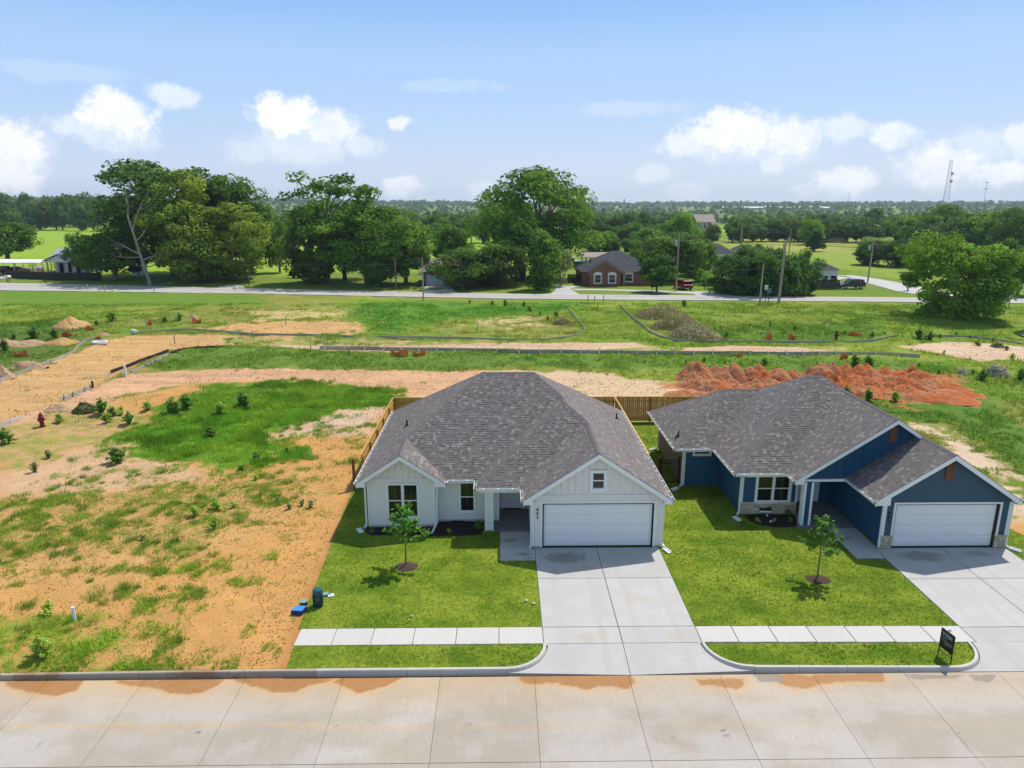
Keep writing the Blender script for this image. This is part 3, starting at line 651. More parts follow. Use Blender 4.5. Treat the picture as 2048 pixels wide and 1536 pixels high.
def bed(poly, mat, h=.05):
    bm = bmesh.new(); vs = [bm.verts.new((x, y, 0)) for x, y in poly]; bm.faces.new(vs); bmesh.ops.triangulate(bm, faces=bm.faces[:])
    bmesh.ops.subdivide_edges(bm, edges=bm.edges[:], cuts=7, use_grid_fill=True)
    bd = set(v for e_ in bm.edges if e_.is_boundary for v in e_.verts)
    for v in bm.verts:
        v.co.z = -.03 if v in bd else h+rnd.uniform(-.025, .03)
    me = bpy.data.meshes.new('mulch_bed'); bm.to_mesh(me); bm.free()
    return structure(link('mulch_bed', me, M[mat]))
bed([(-6.55, 31.38), (-6.45, 30.75), (-6.1, 30.5), (-3.2, 30.38), (-1.5, 30.4), (-.92, 30.5), (-.92, 31.93), (-3.2, 31.93), (-3.2, 31.38)], 'mulch')
bed([(11.9, 32.5), (12.0, 31.9), (12.4, 31.35), (13.2, 31.05), (14.2, 31.15), (14.35, 31.6), (14.6, 32.5)], 'mulch')
# ---- the county road and its side road
hw_n = [(-700, 541), (-300, 555), (0, 566.5), (250, 572), (500, 577.5), (750, 583), (1000, 588), (1250, 590.5), (1500, 593), (1800, 596), (2048, 598), (2400, 601), (3000, 606)]
hw_s = [(-700, 553), (-300, 569), (0, 581.5), (250, 584.5), (500, 588), (750, 593), (1000, 598), (1250, 600.5), (1500, 602), (1800, 605), (2048, 607.5), (2400, 612), (3000, 618)]
def ribbon(name, A, Bp, z, mat, nsub=6):
    V = []; F_ = []
    def dens(Q):
        o = []
        for i in range(len(Q)-1):
            for k in range(nsub): s = k/nsub; o.append((Q[i][0]*(1-s)+Q[i+1][0]*s, Q[i][1]*(1-s)+Q[i+1][1]*s))
        return o+[Q[-1]]
    a, b_ = dens([G(*q) for q in A]), dens([G(*q) for q in Bp])
    b = B(); n = len(a)
    for p in a: V.append((p[0], p[1], z))
    for p in b_: V.append((p[0], p[1], z))
    for p in a: V.append((p[0], p[1], z-.25))
    for p in b_: V.append((p[0], p[1], z-.25))
    for i in range(n-1): F_ += [(i, n+i, n+i+1, i+1), (i, i+1, 2*n+i+1, 2*n+i), (n+i, 3*n+i, 3*n+i+1, n+i+1)]
    b.add(V, F_); return structure(b.build(name, M[mat]))
ribbon('county_road', hw_n, hw_s, .10, 'asphalt')
M['roadline'] = pm('faded_road_line', (.30, .29, .27), .2, .4, .9)
def mid(A, Bp, s): return [(p[0]*(1-s)+q[0]*s, p[1]*(1-s)+q[1]*s) for p, q in zip(A, Bp)]
ribbon('wheel_track', mid(hw_n, hw_s, .30), mid(hw_n, hw_s, .36), .104, 'roadline'); ribbon('wheel_track', mid(hw_n, hw_s, .62), mid(hw_n, hw_s, .67), .104, 'roadline')
ribbon('side_road', [(1660, 552), (1690, 553), (1740, 568), (1790, 582), (1850, 592), (1850, 597)], [(1705, 551), (1760, 559), (1830, 572), (1900, 586), (1990, 594), (1990, 599)], .07, 'concrete')
ribbon('side_road', [(1640, 556), (1668, 552)], [(1668, 562), (1700, 556)], .06, 'concrete')
# house drives off the county road
ribbon('house_drive', [(1104, 572), (1112, 580), (1100, 589), (1060, 590)], [(1162, 572), (1140, 578), (1160, 590), (1180, 592)], .06, 'concrete')
ribbon('house_drive', [(1140, 578), (1200, 578.5), (1300, 581), (1390, 584), (1450, 594)], [(1150, 581), (1200, 581), (1300, 584), (1385, 588), (1400, 594)], .055, 'concrete')
ribbon('house_drive', [(1390, 583), (1420, 584), (1470, 592)], [(1385, 587), (1405, 589), (1420, 594)], .065, 'concrete')
ribbon('house_drive', [(852, 572), (845, 584)], [(900, 572), (915, 588)], .06, 'asphalt')
ribbon('house_drive', [(0, 549), (0, 558)], [(22, 549), (18, 558)], .06, 'concrete')
ribbon('house_drive', [(440, 572), (430, 578)], [(480, 571), (500, 579)], .05, 'concrete')
# ================================================================== HOUSES
PM_ = 2/3.; ZE = 2.40; EXPO = .145
SHC = np.array([[.130, .117, .111], [.136, .122, .116], [.142, .127, .120], [.126, .115, .110], [.139, .122, .116], [.133, .120, .115], [.128, .116, .112], [.145, .128, .121], [.137, .121, .116], [.132, .118, .113], [.190, .170, .158], [.205, .182, .168], [.112, .102, .099]])
def clip(poly, a, b_, c):
    """keep a*u+b*v<=c"""
    o = []
    for i in range(len(poly)):
        p, q = poly[i], poly[(i+1) % len(poly)]; fp, fq = a*p[0]+b_*p[1]-c, a*q[0]+b_*q[1]-c
        if fp <= 0: o.append(p)
        if (fp < 0 < fq) or (fq < 0 < fp): s = fp/(fp-fq); o.append((p[0]+s*(q[0]-p[0]), p[1]+s*(q[1]-p[1])))
    return o
class Roof:
    def __init__(s, house, name='roof'):
        s.h = house; s.deck = B(); s.V = []; s.F = {}; s.C = {}; s.caps = B(); s.name = name; s.seed = 1
    def plane(s, ax, sgn, e0, polys):
        """z = ZE + m*sgn*(coord-e0); ax 0 -> x, 1 -> y"""
        L = math.sqrt(1+PM_*PM_); r = random.Random(s.seed); s.seed += 1
        def zz(x, y): return ZE+PM_*sgn*((x, y)[ax]-e0)
        N = Vector((0, 0, 1)); N[ax] = -PM_*sgn; N.normalize()
        for poly in polys:
            s.deck.slab3([(x, y, zz(x, y)) for x, y in poly], (0, 0, -.03))
            uv = [((y if ax == 0 else x), sgn*((x, y)[ax]-e0)*L) for x, y in poly]
            ar = sum(uv[i][0]*uv[(i+1) % len(uv)][1]-uv[(i+1) % len(uv)][0]*uv[i][1] for i in range(len(uv)))
            if ar < 0: uv = uv[::-1]
            k0, k1 = int(min(q[1] for q in uv)/EXPO+1e-6), int(max(q[1] for q in uv)/EXPO)+1
            u0, u1 = min(q[0] for q in uv), max(q[0] for q in uv)
            for k in range(k0, k1):
                row = clip(clip(uv, 0, -1, -k*EXPO), 0, 1, (k+1)*EXPO)
                if len(row) < 3: continue
                ra, rb = min(q[0] for q in row), max(q[0] for q in row)
                rr = random.Random(k*7919+s.seed*13); u = math.floor(u0-1)+rr.random()*.3
                while u < rb:
                    wd = rr.choice((.11, .14, .17, .20)); ci = rr.randrange(len(SHC)); th = rr.choice((.006, .007, .008)); jit = .95+.1*rr.random()
                    if u+wd > ra:
                        c = clip(clip(row, -1, 0, -u), 1, 0, u+wd-.0015)
                        if len(c) >= 3:
                            base = len(s.V); low = []
                            for (uu, vv) in c:
                                d = vv/L*sgn+e0; x, y = (d, uu) if ax == 0 else (uu, d)
                                hgt = .004+th*(1-(vv-k*EXPO)/EXPO*.85); p = Vector((x, y, zz(x, y)))+N*hgt
                                s.V.append(tuple(p))
                            n = len(c); ids = list(range(base, base+n))
                            q = [Vector(s.V[i]) for i in ids[:3]]
                            if (q[1]-q[0]).cross(q[2]-q[0]).z < 0: ids2 = ids[::-1]
                            else: ids2 = ids
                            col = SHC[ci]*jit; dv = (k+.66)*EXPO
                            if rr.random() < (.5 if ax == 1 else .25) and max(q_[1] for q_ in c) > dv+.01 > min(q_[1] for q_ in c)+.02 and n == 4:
                                # course shadow painted in: the upper third of this tab is coloured darker
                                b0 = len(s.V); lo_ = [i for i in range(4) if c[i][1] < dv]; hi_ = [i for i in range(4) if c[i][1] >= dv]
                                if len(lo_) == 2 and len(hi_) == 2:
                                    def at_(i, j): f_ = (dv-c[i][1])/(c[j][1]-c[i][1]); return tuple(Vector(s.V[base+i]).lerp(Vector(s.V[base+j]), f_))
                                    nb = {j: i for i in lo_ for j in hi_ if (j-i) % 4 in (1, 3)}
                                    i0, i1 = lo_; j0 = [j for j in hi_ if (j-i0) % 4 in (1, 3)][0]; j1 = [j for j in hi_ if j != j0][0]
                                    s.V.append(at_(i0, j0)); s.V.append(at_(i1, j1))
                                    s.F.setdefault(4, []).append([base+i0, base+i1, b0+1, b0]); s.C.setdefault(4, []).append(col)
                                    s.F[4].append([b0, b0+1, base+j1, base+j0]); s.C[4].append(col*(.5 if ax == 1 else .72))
                                else: s.F.setdefault(n, []).append(ids2); s.C.setdefault(n, []).append(col)
                            else: s.F.setdefault(n, []).append(ids2); s.C.setdefault(n, []).append(col)
                            lo = [i for i in range(n) if abs(c[i][1]-k*EXPO) < 1e-4]
                            if len(lo) == 2:
                                i, j = lo; b0 = len(s.V)
                                for m_ in (i, j): p = Vector(s.V[base+m_])-N*(th+.004); s.V.append(tuple(p))
                                s.F.setdefault(4, []).append([base+i, base+j, b0+1, b0]); s.C.setdefault(4, []).append(col*.8)
                    u += wd
    def cap(s, a, b_, col=(0, 0, 0)):
        a, b_ = Vector(a), Vector(b_); d = b_-a; n = max(1, int(d.length/.15)); dn = d.normalized(); sd = Vector((0, 0, 1)).cross(dn).normalized()
        for i in range(n):
            p = a+d*(i/n); q = a+d*((i+1)/n)+dn*.015; li = .024; lo = .018
            vs = []
            for pt, h in ((p, li), (q, lo)):
                vs += [pt-sd*.12+Vector((0, 0, h-.075)), pt+Vector((0, 0, h)), pt+sd*.12+Vector((0, 0, h-.075))]
            s.caps.add(vs, [(0, 1, 4, 3), (1, 2, 5, 4), (0, 2, 1), (3, 4, 5)])
    def build(s):
        rf = s.deck.build('roof', M['roofdeck'], s.h); off = ORG[s.h.name][0]
        V = np.array(s.V)-np.array(off)
        Fl = [np.array(s.F[k]) for k in sorted(s.F)]; Cc = np.concatenate([np.array(s.C[k]) for k in sorted(s.C)])
        me = mesh_np('shingles', V, Fl, fcol=Cc, mat=M['shingle']); o = link('shingles', me, None, rf); o['kind'] = 'stuff'
        if s.caps.v:
            me2 = s.caps.mesh('ridge_caps', None, off); n = len(me2.polygons)
            at = me2.attributes.new('Col', 'FLOAT_COLOR', 'FACE'); rr = random.Random(3); cc = []
            for i in range(n//4+1): q = SHC[rr.randrange(5)]*.95; cc += [list(q)+[1]]*4
            at.data.foreach_set('color', np.array(cc[:n], np.float32).ravel()); me2.materials.append(M['shingle'])
            o = link('ridge_caps', me2, None, rf); o['kind'] = 'stuff'
        return rf
def zr(e0, c): return ZE+PM_*abs(c-e0)
def lap_wall(h, x0, x1, Y, z0, z1, mat, holes=(), expo=.18, axis='x', face=-1):
    """lap boards on a wall plane; holes [(a0,a1,z0,z1)]; face is the outward side"""
    z = z0
    while z < z1-.01:
        zt = min(z+expo, z1); spans = [(x0, x1)]
        for (a, b_, c, d) in holes:
            if c < zt-.03 and d > z+.03:
                ns = []
                for (p, q) in spans:
                    if b_ <= p or a >= q: ns.append((p, q)); continue
                    if a > p+.02: ns.append((p, a))
                    if b_ < q-.02: ns.append((b_, q))
                spans = ns
        for (p, q) in spans:
            b = B()
            if axis == 'x':
                prof = [(Y, z), (Y+face*.034, z+.003), (Y+face*.009, zt+.012), (Y, zt+.012)]
                b.slab3([(p, yy, zz_) for yy, zz_ in prof], (q-p, 0, 0))
            else:
                prof = [(Y, z), (Y+face*.034, z+.003), (Y+face*.009, zt+.012), (Y, zt+.012)]
                b.slab3([(yy, p, zz_) for yy, zz_ in prof], (0, q-p, 0))
            b.build('siding_board', M[mat], h)
        z = zt
def corner(h, x, Y, z0, z1, wdt=.10, name='corner_board', mat='trim', dep=.045):
    B().box(x, x+wdt, Y-dep, Y+.02, z0, z1).build(name, M[mat], h, .006)
def window(h, x0, x1, z0, z1, Y, cols, frame=.09, muntin=True, rows=2, trim='trim', glassback=True, sill=True):
    """trimmed window in a wall facing -Y"""
    b = B(); d0, d1 = Y-.055, Y+.01
    b.box(x0, x1, d0, d1, z1-frame, z1).box(x0, x1, d0-.01, d1, z0, z0+frame).box(x0, x0+frame, d0, d1, z0+frame, z1-frame).box(x1-frame, x1, d0, d1, z0+frame, z1-frame)
    wn = b.build('window', M[trim], h)
    gx0, gx1, gz0, gz1 = x0+frame, x1-frame, z0+frame, z1-frame; wd = (gx1-gx0)/cols
    for c in range(1, cols): B().box(gx0+c*wd-.045, gx0+c*wd+.045, d0+.004, d1, gz0, gz1).build('mullion', M[trim], wn)
    for c in range(cols):
        a, b2 = gx0+c*wd+(.045 if c else 0), gx0+(c+1)*wd-(.045 if c < cols-1 else 0)
        for r in range(rows):
            za, zb = gz0+(gz1-gz0)*r/rows, gz0+(gz1-gz0)*(r+1)/rows; s = .028; dy = Y-.012-(.014 if r else 0)
            sb = B(); sb.box(a, b2, dy, Y+.03, za, za+s).box(a, b2, dy, Y+.03, zb-s, zb).box(a, a+s, dy, Y+.03, za+s, zb-s).box(b2-s, b2, dy, Y+.03, za+s, zb-s)
            sb.build('sash', M[trim], wn)
            B().box(a+s, b2-s, dy+.014, dy+.022, za+s, zb-s).build('pane', M['glass'], wn)
            if muntin: xm = (a+b2)/2; B().box(xm-.007, xm+.007, dy+.004, dy+.0135, za+s, zb-s).build('muntin', M['siding_grey'], wn)
    return wn
def rake(h, xa, xp, xb, Y, e0l, e0r, w=.22, name='rake_board', th=.05):
    """white barge boards of a gable, eave - peak - eave"""
    zp = ZE+PM_*(xp-e0l)
    Y -= .012
    B().slab3([(xa, Y, ZE-.02), (xp, Y, zp-.02), (xp, Y, zp-.02-w), (xa, Y, ZE-.02-w)], (0, th, 0)).build(name, M['trim'], h)
    zb = ZE+PM_*(e0r-xb)
    B().slab3([(xp, Y, zp-.02), (xb, Y, zb-.02), (xb, Y, zb-.02-w), (xp, Y, zp-.02-w)], (0, th, 0)).build(name, M['trim'], h)
def gutter(h, a, b_, out):
    """open trough along an eave; out = outward unit vector (x,y)"""
    a, b_ = Vector((*a, ZE)), Vector((*b_, ZE)); o = Vector((*out, 0)); d = b_-a
    prof = [(0, -.13), (.09, -.13), (.125, -.03), (.125, -.005), (.108, -.005), (.085, -.115), (.012, -.115), (.012, -.005), (0, -.005)]
    bb = B(); bb.slab3([a+o*(p+.012)+Vector((0, 0, q)) for p, q in prof], d); gt = bb.build('gutter', M['gutter'], h)
    fl = B(); fl.slab3([a+o*p+Vector((0, 0, q)) for p, q in ((.026, -.112), (.096, -.112), (.112, -.045), (.026, -.045))], d); fl.build('gutter_dirt_shade', M['gutterin'], gt)  # dirty grey fill also paints in the shade inside the trough
    n = max(1, int(d.length/.62))
    for i in range(n):
        p = a+d*((i+.5)/n); q = d.normalized()*.03
        B().slab3([p+o*.014-q+Vector((0, 0, -.01)), p+o*.130-q+Vector((0, 0, -.01)), p+o*.130+q+Vector((0, 0, -.01)), p+o*.014+q+Vector((0, 0, -.01))], (0, 0, .008)).build('hanger', M['gutter'], gt)
def fascia(h, a, b_, out, over=.42, soff=True):
    a, b_ = Vector((*a, 0)), Vector((*b_, 0)); o = Vector((*out, 0))
    B().slab3([a+Vector((0, 0, ZE-.20)), b_+Vector((0, 0, ZE-.20)), b_+Vector((0, 0, ZE-.03)), a+Vector((0, 0, ZE-.03))], -o*.03+Vector((0, 0, 0))).build('fascia', M['trim'], h)
    if soff: B().slab3([a-o*.03+Vector((0, 0, ZE-.195)), b_-o*.03+Vector((0, 0, ZE-.195)), b_-o*over+Vector((0, 0, ZE-.195)), a-o*over+Vector((0, 0, ZE-.195))], (0, 0, .02)).build('soffit', M['trim'], h)
def downspout(h, pts, s=.075):
    b = B()
    for i in range(len(pts)-1): b.bar(pts[i], pts[i+1], s, s)
    b.build('downspout', M['gutter'], h)
def splash(x, y, rz, label):
    """concrete splash block, a shallow open tray"""
    b = B(); b.box(-.11, .11, -.22, .22, 0, .03).box(-.11, -.08, -.22, .22, .03, .075).box(.08, .11, -.22, .22, .03, .075).box(-.08, .08, .19, .22, .03, .075)
    o = b.build('splash_block', M['white']); o.location = (x, y, -.005); o.rotation_euler = (0, 0, rz)
    return tag(o, label, 'splash block', 'splash blocks under the downspouts')
def garage_door(h, x0, x1, z1, Y, label=None):
    rec = Y+.10
    g = B().box(x0, x1, rec, rec+.04, 0, z1).build('garage_door', M['garage'], h)
    n = 4; hh = z1/n
    for i in range(n):
        b = B(); z0 = i*hh; b.box(x0+.01, x1-.01, rec-.018, rec-.001, z0+.006, z0+hh-.006)
        s = b.build('door_section', M['garage'], g, .004)
    for i in range(n):
        for k in range(8):
            wd = (x1-x0)/8; a = x0+k*wd+.07; b2 = x0+(k+1)*wd-.07; z0 = i*hh+.10; z2 = (i+1)*hh-.10
            b = B(); b.slab3([(a, rec-.0185, z0), (b2, rec-.0185, z0), (b2, rec-.0185, z2), (a, rec-.0185, z2)], (0, .0005, 0))
            v = [(a, rec-.0185, z0), (b2, rec-.0185, z0), (b2, rec-.0185, z2), (a, rec-.0185, z2), (a+.035, rec-.029, z0+.035), (b2-.035, rec-.029, z0+.035), (b2-.035, rec-.029, z2-.035), (a+.035, rec-.029, z2-.035)]
            b = B().add(v, [(4, 5, 6, 7), (0, 1, 5, 4), (1, 2, 6, 5), (2, 3, 7, 6), (3, 0, 4, 7)]); b.build('door_panel', M['garage'], g)
    B().box(x0-.055, x0, Y-.01, rec+.03, 0, z1+.05).box(x1, x1+.055, Y-.01, rec+.03, 0, z1+.05).box(x0, x1, Y-.01, rec+.03, z1, z1+.05).build('door_seal', M['seal'], g)
    B().box(x0, x1, Y-.0, rec-.03, -.004, .022).build('bottom_seal', M['seal'], g)
    return g
def text_mesh(name, s, size, mat, parent, M4, depth=.006, fat=0.):
    cu = bpy.data.curves.new('txt', 'FONT'); cu.body = s; cu.size = size; cu.extrude = depth; cu.align_x = 'CENTER'; cu.align_y = 'CENTER'; cu.offset = fat
    o = bpy.data.objects.new('txt', cu); C.objects.link(o); dg = bpy.context.evaluated_depsgraph_get(); me = bpy.data.meshes.new_from_object(o.evaluated_get(dg))
    bpy.data.objects.remove(o); me.transform(M4); me.materials.clear(); me.materials.append(mat); me.name = name
    return link(name, me, None, parent)
FRONT = lambda x, y, z: Matrix.Translation((x, y, z)) @ Matrix.Rotation(math.pi/2, 4, 'X')
def numbers(h, s, x, zt, dz, Y, mat, size=.16):
    off = ORG[h.name][0]
    for i, ch in enumerate(s): text_mesh('house_number', ch, size, M[mat], h, Matrix.Translation(-off) @ FRONT(x, Y-.03, zt-dz*i), .012, .004)
def battens(h, Y, xs, zbase, ztop, mat):
    for x in xs:
        zt = ztop(x)
        if zt-zbase > .06: B().box(x-.03, x+.03, Y-.036, Y+.004, zbase, zt).build('batten', M[mat], h)
def gable_wall(h, Y, x0, xp, x1, zb, e0l, e0r, mat, th=.12):
    ztop = lambda x: ZE+PM_*min(x-e0l, e0r-x)-.14
    xm = (e0l+e0r)/2; dx_ = (zb+.16-ZE)/PM_; x0 = max(x0, e0l+dx_); x1 = min(x1, e0r-dx_)
    B().slab3([(x0, Y, zb), (x1, Y, zb), (x1, Y, max(zb+.01, ztop(x1))), (xm, Y, ztop(xm)), (x0, Y, max(zb+.01, ztop(x0)))], (0, th, 0)).build('gable_wall', M[mat], h)
    return ztop
def vent_pipe(rf, x, y, z, hgt=.32):
    b = B(); b.tube([(x, y, z-.1), (x, y, z+hgt)], .045, 10); b.tube([(x, y, z+hgt), (x, y, z+hgt+.015)], .055, 10); b.lathe([(.16, -.01), (.10, .03), (.055, .12)], (x, y, z), 10)
    b.build('vent_pipe', M['vent'], rf)
# ---------------- the white house
H1 = thing('white_house', 'off-white single-storey house with white garage door and grey hip roof beside the dirt lot', 'house', (0, 35, 0))
XL, XR, Y0, YB, YP, XP, XG, YG, XLG, YL = -6.8, 7.45, 31.4, 42.9, 30.35, -1.19, .93, 28.85, -2.69, 30.95
hd = (YB-Y0)/2; yr = Y0+hd; rl, rr_ = XL+hd, XR-hd; xg1 = (XL+XLG)/2; yv = Y0+XLG-xg1; xg2 = (XG+XR)/2; yv2 = YP+xg2-XG
xs_ = (XR+XP)/2; ya_, yb_ = YP+xs_-XP, Y0+xs_-XP
r1 = Roof(H1)
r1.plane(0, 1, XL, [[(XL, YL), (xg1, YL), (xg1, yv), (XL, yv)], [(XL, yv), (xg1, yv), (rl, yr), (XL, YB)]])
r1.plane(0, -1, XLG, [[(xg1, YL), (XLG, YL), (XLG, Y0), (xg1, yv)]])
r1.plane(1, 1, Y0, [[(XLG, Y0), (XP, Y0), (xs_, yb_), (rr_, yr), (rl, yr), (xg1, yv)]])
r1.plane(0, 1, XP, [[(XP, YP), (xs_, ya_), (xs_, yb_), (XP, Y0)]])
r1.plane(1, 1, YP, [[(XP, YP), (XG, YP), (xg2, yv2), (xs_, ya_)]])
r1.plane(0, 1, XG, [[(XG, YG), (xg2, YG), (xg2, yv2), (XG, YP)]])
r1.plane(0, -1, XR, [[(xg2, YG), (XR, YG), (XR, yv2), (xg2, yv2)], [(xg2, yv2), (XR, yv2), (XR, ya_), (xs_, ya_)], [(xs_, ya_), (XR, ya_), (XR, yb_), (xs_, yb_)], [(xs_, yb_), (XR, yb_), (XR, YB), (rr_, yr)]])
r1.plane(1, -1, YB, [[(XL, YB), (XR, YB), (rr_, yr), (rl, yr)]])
zt = ZE+PM_*hd
for a, b_ in [((rl, yr, zt), (rr_, yr, zt)), ((xg1, yv, zr(XL, xg1)), (rl, yr, zt)), ((xg1, YL, zr(XL, xg1)), (xg1, yv, zr(XL, xg1))), ((XP, YP, ZE), (xs_, ya_, zr(XP, xs_))),
              ((xs_, ya_, zr(XP, xs_)), (xs_, yb_, zr(XP, xs_))), ((xs_, yb_, zr(XP, xs_)), (rr_, yr, zt)), ((xg2, yv2, zr(XG, xg2)), (xs_, ya_, zr(XP, xs_))), ((xg2, YG, zr(XG, xg2)), (xg2, yv2, zr(XG, xg2))),
              ((XL, YB, ZE), (rl, yr, zt)), ((XR, YB, ZE), (rr_, yr, zt))]: r1.cap(a, b_)
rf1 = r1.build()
for q in [(814, 852), (1123, 793), (1233, 838)]:
    zz = 3.5
    for _ in range(30):
        p = G(*q, zz); zn = ZE+PM_*min(p.x-XL, XR-p.x, p.y-Y0, YB-p.y); zz = .5*zz+.5*zn
    vent_pipe(rf1, p.x, p.y, zz)
WT = ZE-.20
# wall cores
B().box(-6.4, -3.2, 31.43, 42.4, 0, WT+.25).box(-3.2, -.16, 31.98, 42.4, 0, WT+.25).box(-.16, 1.33, 33.43, 42.4, 0, WT+.25).box(1.33, 7.12, 32.0, 42.4, 0, WT+.25).build('wall', M['siding'], H1)
B().box(1.34, 1.77, 29.23, 32.0, 0, WT).box(6.76, 7.11, 29.23, 32.0, 0, WT).box(1.77, 6.76, 29.23, 29.35, 2.12, WT).build('garage_wall', M['siding'], H1)
lap_wall(H1, -6.30, -3.29, 31.43, .10, 2.46, 'siding', [(-5.52, -3.95, .44, 2.24)])
lap_wall(H1, -3.10, -.90, 31.98, .10, 2.40, 'siding', [(-2.13, -1.29, .46, 2.09)])
lap_wall(H1, -.90, -.26, 31.98, .10, 2.40, 'siding')
lap_wall(H1, 1.43, 1.69, 29.23, .06, 2.50, 'siding'); lap_wall(H1, 6.84, 7.02, 29.23, .06, 2.50, 'siding'); lap_wall(H1, 1.69, 6.84, 29.23, 2.22, 2.50, 'siding', expo=.14)
lap_wall(H1, 29.23, 33.4, 1.33, .06, 2.40, 'siding', axis='y'); lap_wall(H1, -.16, 1.3, 33.43, .06, 2.4, 'siding', [(-.06, 1.08, 0, 2.2)])
for x, y in ((-6.41, 31.43), (-3.29, 31.43), (-.26, 31.98), (1.31, 29.23), (7.03, 29.23)): corner(H1, x, y, .06, 2.46 if y < 31.9 else 2.3)
for x0, x1, y in ((-6.4, -3.2, 31.43), (-3.2, -.16, 31.98), (1.33, 1.7, 29.23), (6.84, 7.12, 29.23)): B().box(x0, x1, y-.02, y+.01, -.05, .10).build('foundation', M['kerb'], H1)
# gables with board and batten
zt1 = gable_wall(H1, 29.20, 1.0, 4.19, 7.4, 2.50, XG, XR, 'siding'); B().box(1.32, 7.12, 29.155, 29.21, 2.47, 2.54).build('band_board', M['siding'], H1)
battens(H1, 29.20, [4.19+.31*k for k in range(-9, 10) if k not in (-1, 0, 1)], 2.54, lambda x: zt1(x)-.02, 'siding')
battens(H1, 29.20, [3.88, 4.19, 4.50], 3.70, lambda x: zt1(x)-.02, 'siding'); battens(H1, 29.20, [3.88-.02, 4.19, 4.5+.02], 2.54, lambda x: 2.71, 'siding')
zt2 = gable_wall(H1, 31.40, -6.6, xg1, -2.9, 2.46, XL, XLG, 'siding'); B().box(-6.35, -3.25, 31.355, 31.41, 2.44, 2.50).build('band_board', M['siding'], H1)
battens(H1, 31.40, [xg1+.30*k for k in range(-4, 5)], 2.50, lambda x: zt2(x)-.02, 'siding')
rake(H1, XG-.02, xg2, XR+.02, YG, XG, XR); rake(H1, XL-.02, xg1, XLG+.02, YL, XL, XLG)
# boxed eave returns and soffits
for x0, x1, y in ((XG, 1.31, YG), (7.13, XR, YG), (XL, -6.42, YL), (-3.18, XLG, YL)):
    B().slab3([(x0, y+.005, ZE-.20), (x1, y+.005, ZE-.20), (x1, y+.005, ZE+PM_*(x1-XG if x0 == XG else (XR-x1 if x1 == XR else (x1-XL if x0 == XL else XLG-x1)))-.05), (x0, y+.005, ZE+PM_*(x0-XG if x0 == XG else (XR-x0 if x1 == XR else (x0-XL if x0 == XL else XLG-x0)))-.05)], (0, .40, 0)).build('eave_return', M['trim'], H1)
fascia(H1, (XLG, Y0), (XP, Y0), (0, -1), .6); fascia(H1, (XP, YP), (XG, YP), (0, -1), .5); fascia(H1, (XL, YL), (XL, YB), (-1, 0)); fascia(H1, (XR, YG), (XR, YB), (1, 0), .35); fascia(H1, (XG, YG), (XG, YP), (-1, 0), .4); fascia(H1, (XP, YP), (XP, Y0), (-1, 0), .1); fascia(H1, (XL, YB), (XR, YB), (0, 1), .5)
B().box(XP+.05, 1.30, 30.4, 33.4, ZE-.22, ZE-.20).build('porch_ceiling', M['trim'], H1)
B().box(XP+.10, 1.32, 30.62, 30.84, ZE-.36, ZE-.21).build('porch_beam', M['trim'], H1)
for a, b_, o in (((XLG+.05, Y0), (XP-.15, Y0), (0, -1)), ((XP-.02, YP), (XG-.14, YP), (0, -1)), ((XL, YL+.02), (XL, YB), (-1, 0)), ((XR, YG+.02), (XR, YB), (1, 0)), ((XG, YG+.02), (XG, YP-.14), (-1, 0)), ((XLG, YL+.02), (XLG, Y0-.14), (1, 0)), ((XP, YP-.1), (XP, Y0-.14), (-1, 0))): gutter(H1, a, b_, o)
# porch column
pc = B().box(-.80, -.46, 30.92, 31.24, 0, ZE-.36).build('porch_column', M['siding'], H1)
for x0 in (-.83, -.51): B().box(x0, x0+.08, 30.885, 31.27, 0, ZE-.36).build('column_trim', M['trim'], pc)
for k in range(11): z = .1+k*.175; B().slab3([(-.75, 30.92, z), (-.75, 30.9, z+.003), (-.75, 30.913, z+.18), (-.75, 30.92, z+.18)], (.24, 0, 0)).build('siding_board', M['siding'], pc)
# door
fd = B().box(.04, .98, 33.36, 33.43, .06, 2.08).build('front_door', M['trim'], H1)
for x0, x1, z0, z1 in ((.14, .46, .25, .95), (.56, .88, .25, .95), (.14, .46, 1.1, 1.95), (.56, .88, 1.1, 1.95)): B().box(x0, x1, 33.345, 33.362, z0, z1).build('door_panel', M['trim'], fd, .006)
B().box(-.06, .04, 33.37, 33.43, 0, 2.18).box(.98, 1.08, 33.37, 33.43, 0, 2.18).box(.04, .98, 33.37, 33.43, 2.08, 2.18).build('door_frame', M['trim'], fd)
B().box(.04, .98, 33.25, 33.42, .015, .055).build('threshold', M['iron'], fd)
B().bar((.13, 33.31, .95), (.13, 33.31, 1.35), .05, .03).bar((.13, 33.31, 1.0), (.13, 33.37, 1.0), .03, .03).bar((.13, 33.31, 1.3), (.13, 33.37, 1.3), .03, .03).build('door_handle', M['iron'], fd)
window(H1, -5.52, -3.95, .44, 2.24, 31.42, 2); window(H1, -2.13, -1.29, .46, 2.09, 31.97, 1); window(H1, 3.84, 4.60, 2.71, 3.70, 29.18, 1, .12)
garage_door(H1, 1.83, 6.70, 2.06, 29.23)
b = B(); b.box(1.68, 1.775, 29.185, 29.24, 0, 2.12).box(6.755, 6.85, 29.185, 29.24, 0, 2.12).box(1.68, 6.85, 29.185, 29.24, 2.12, 2.215).build('door_trim', M['trim'], H1)
numbers(H1, '803', 1.55, 1.84, .19, 29.20, 'iron')
downspout(H1, [(-2.72, 31.28, ZE-.08), (-3.10, 31.36, ZE-.35), (-3.14, 31.36, .22), (-3.32, 30.55, .05)])
downspout(H1, [(-6.86, 30.98, ZE-.1), (-6.50, 31.36, ZE-.35), (-6.50, 31.36, .14), (-6.58, 31.2, .06)])
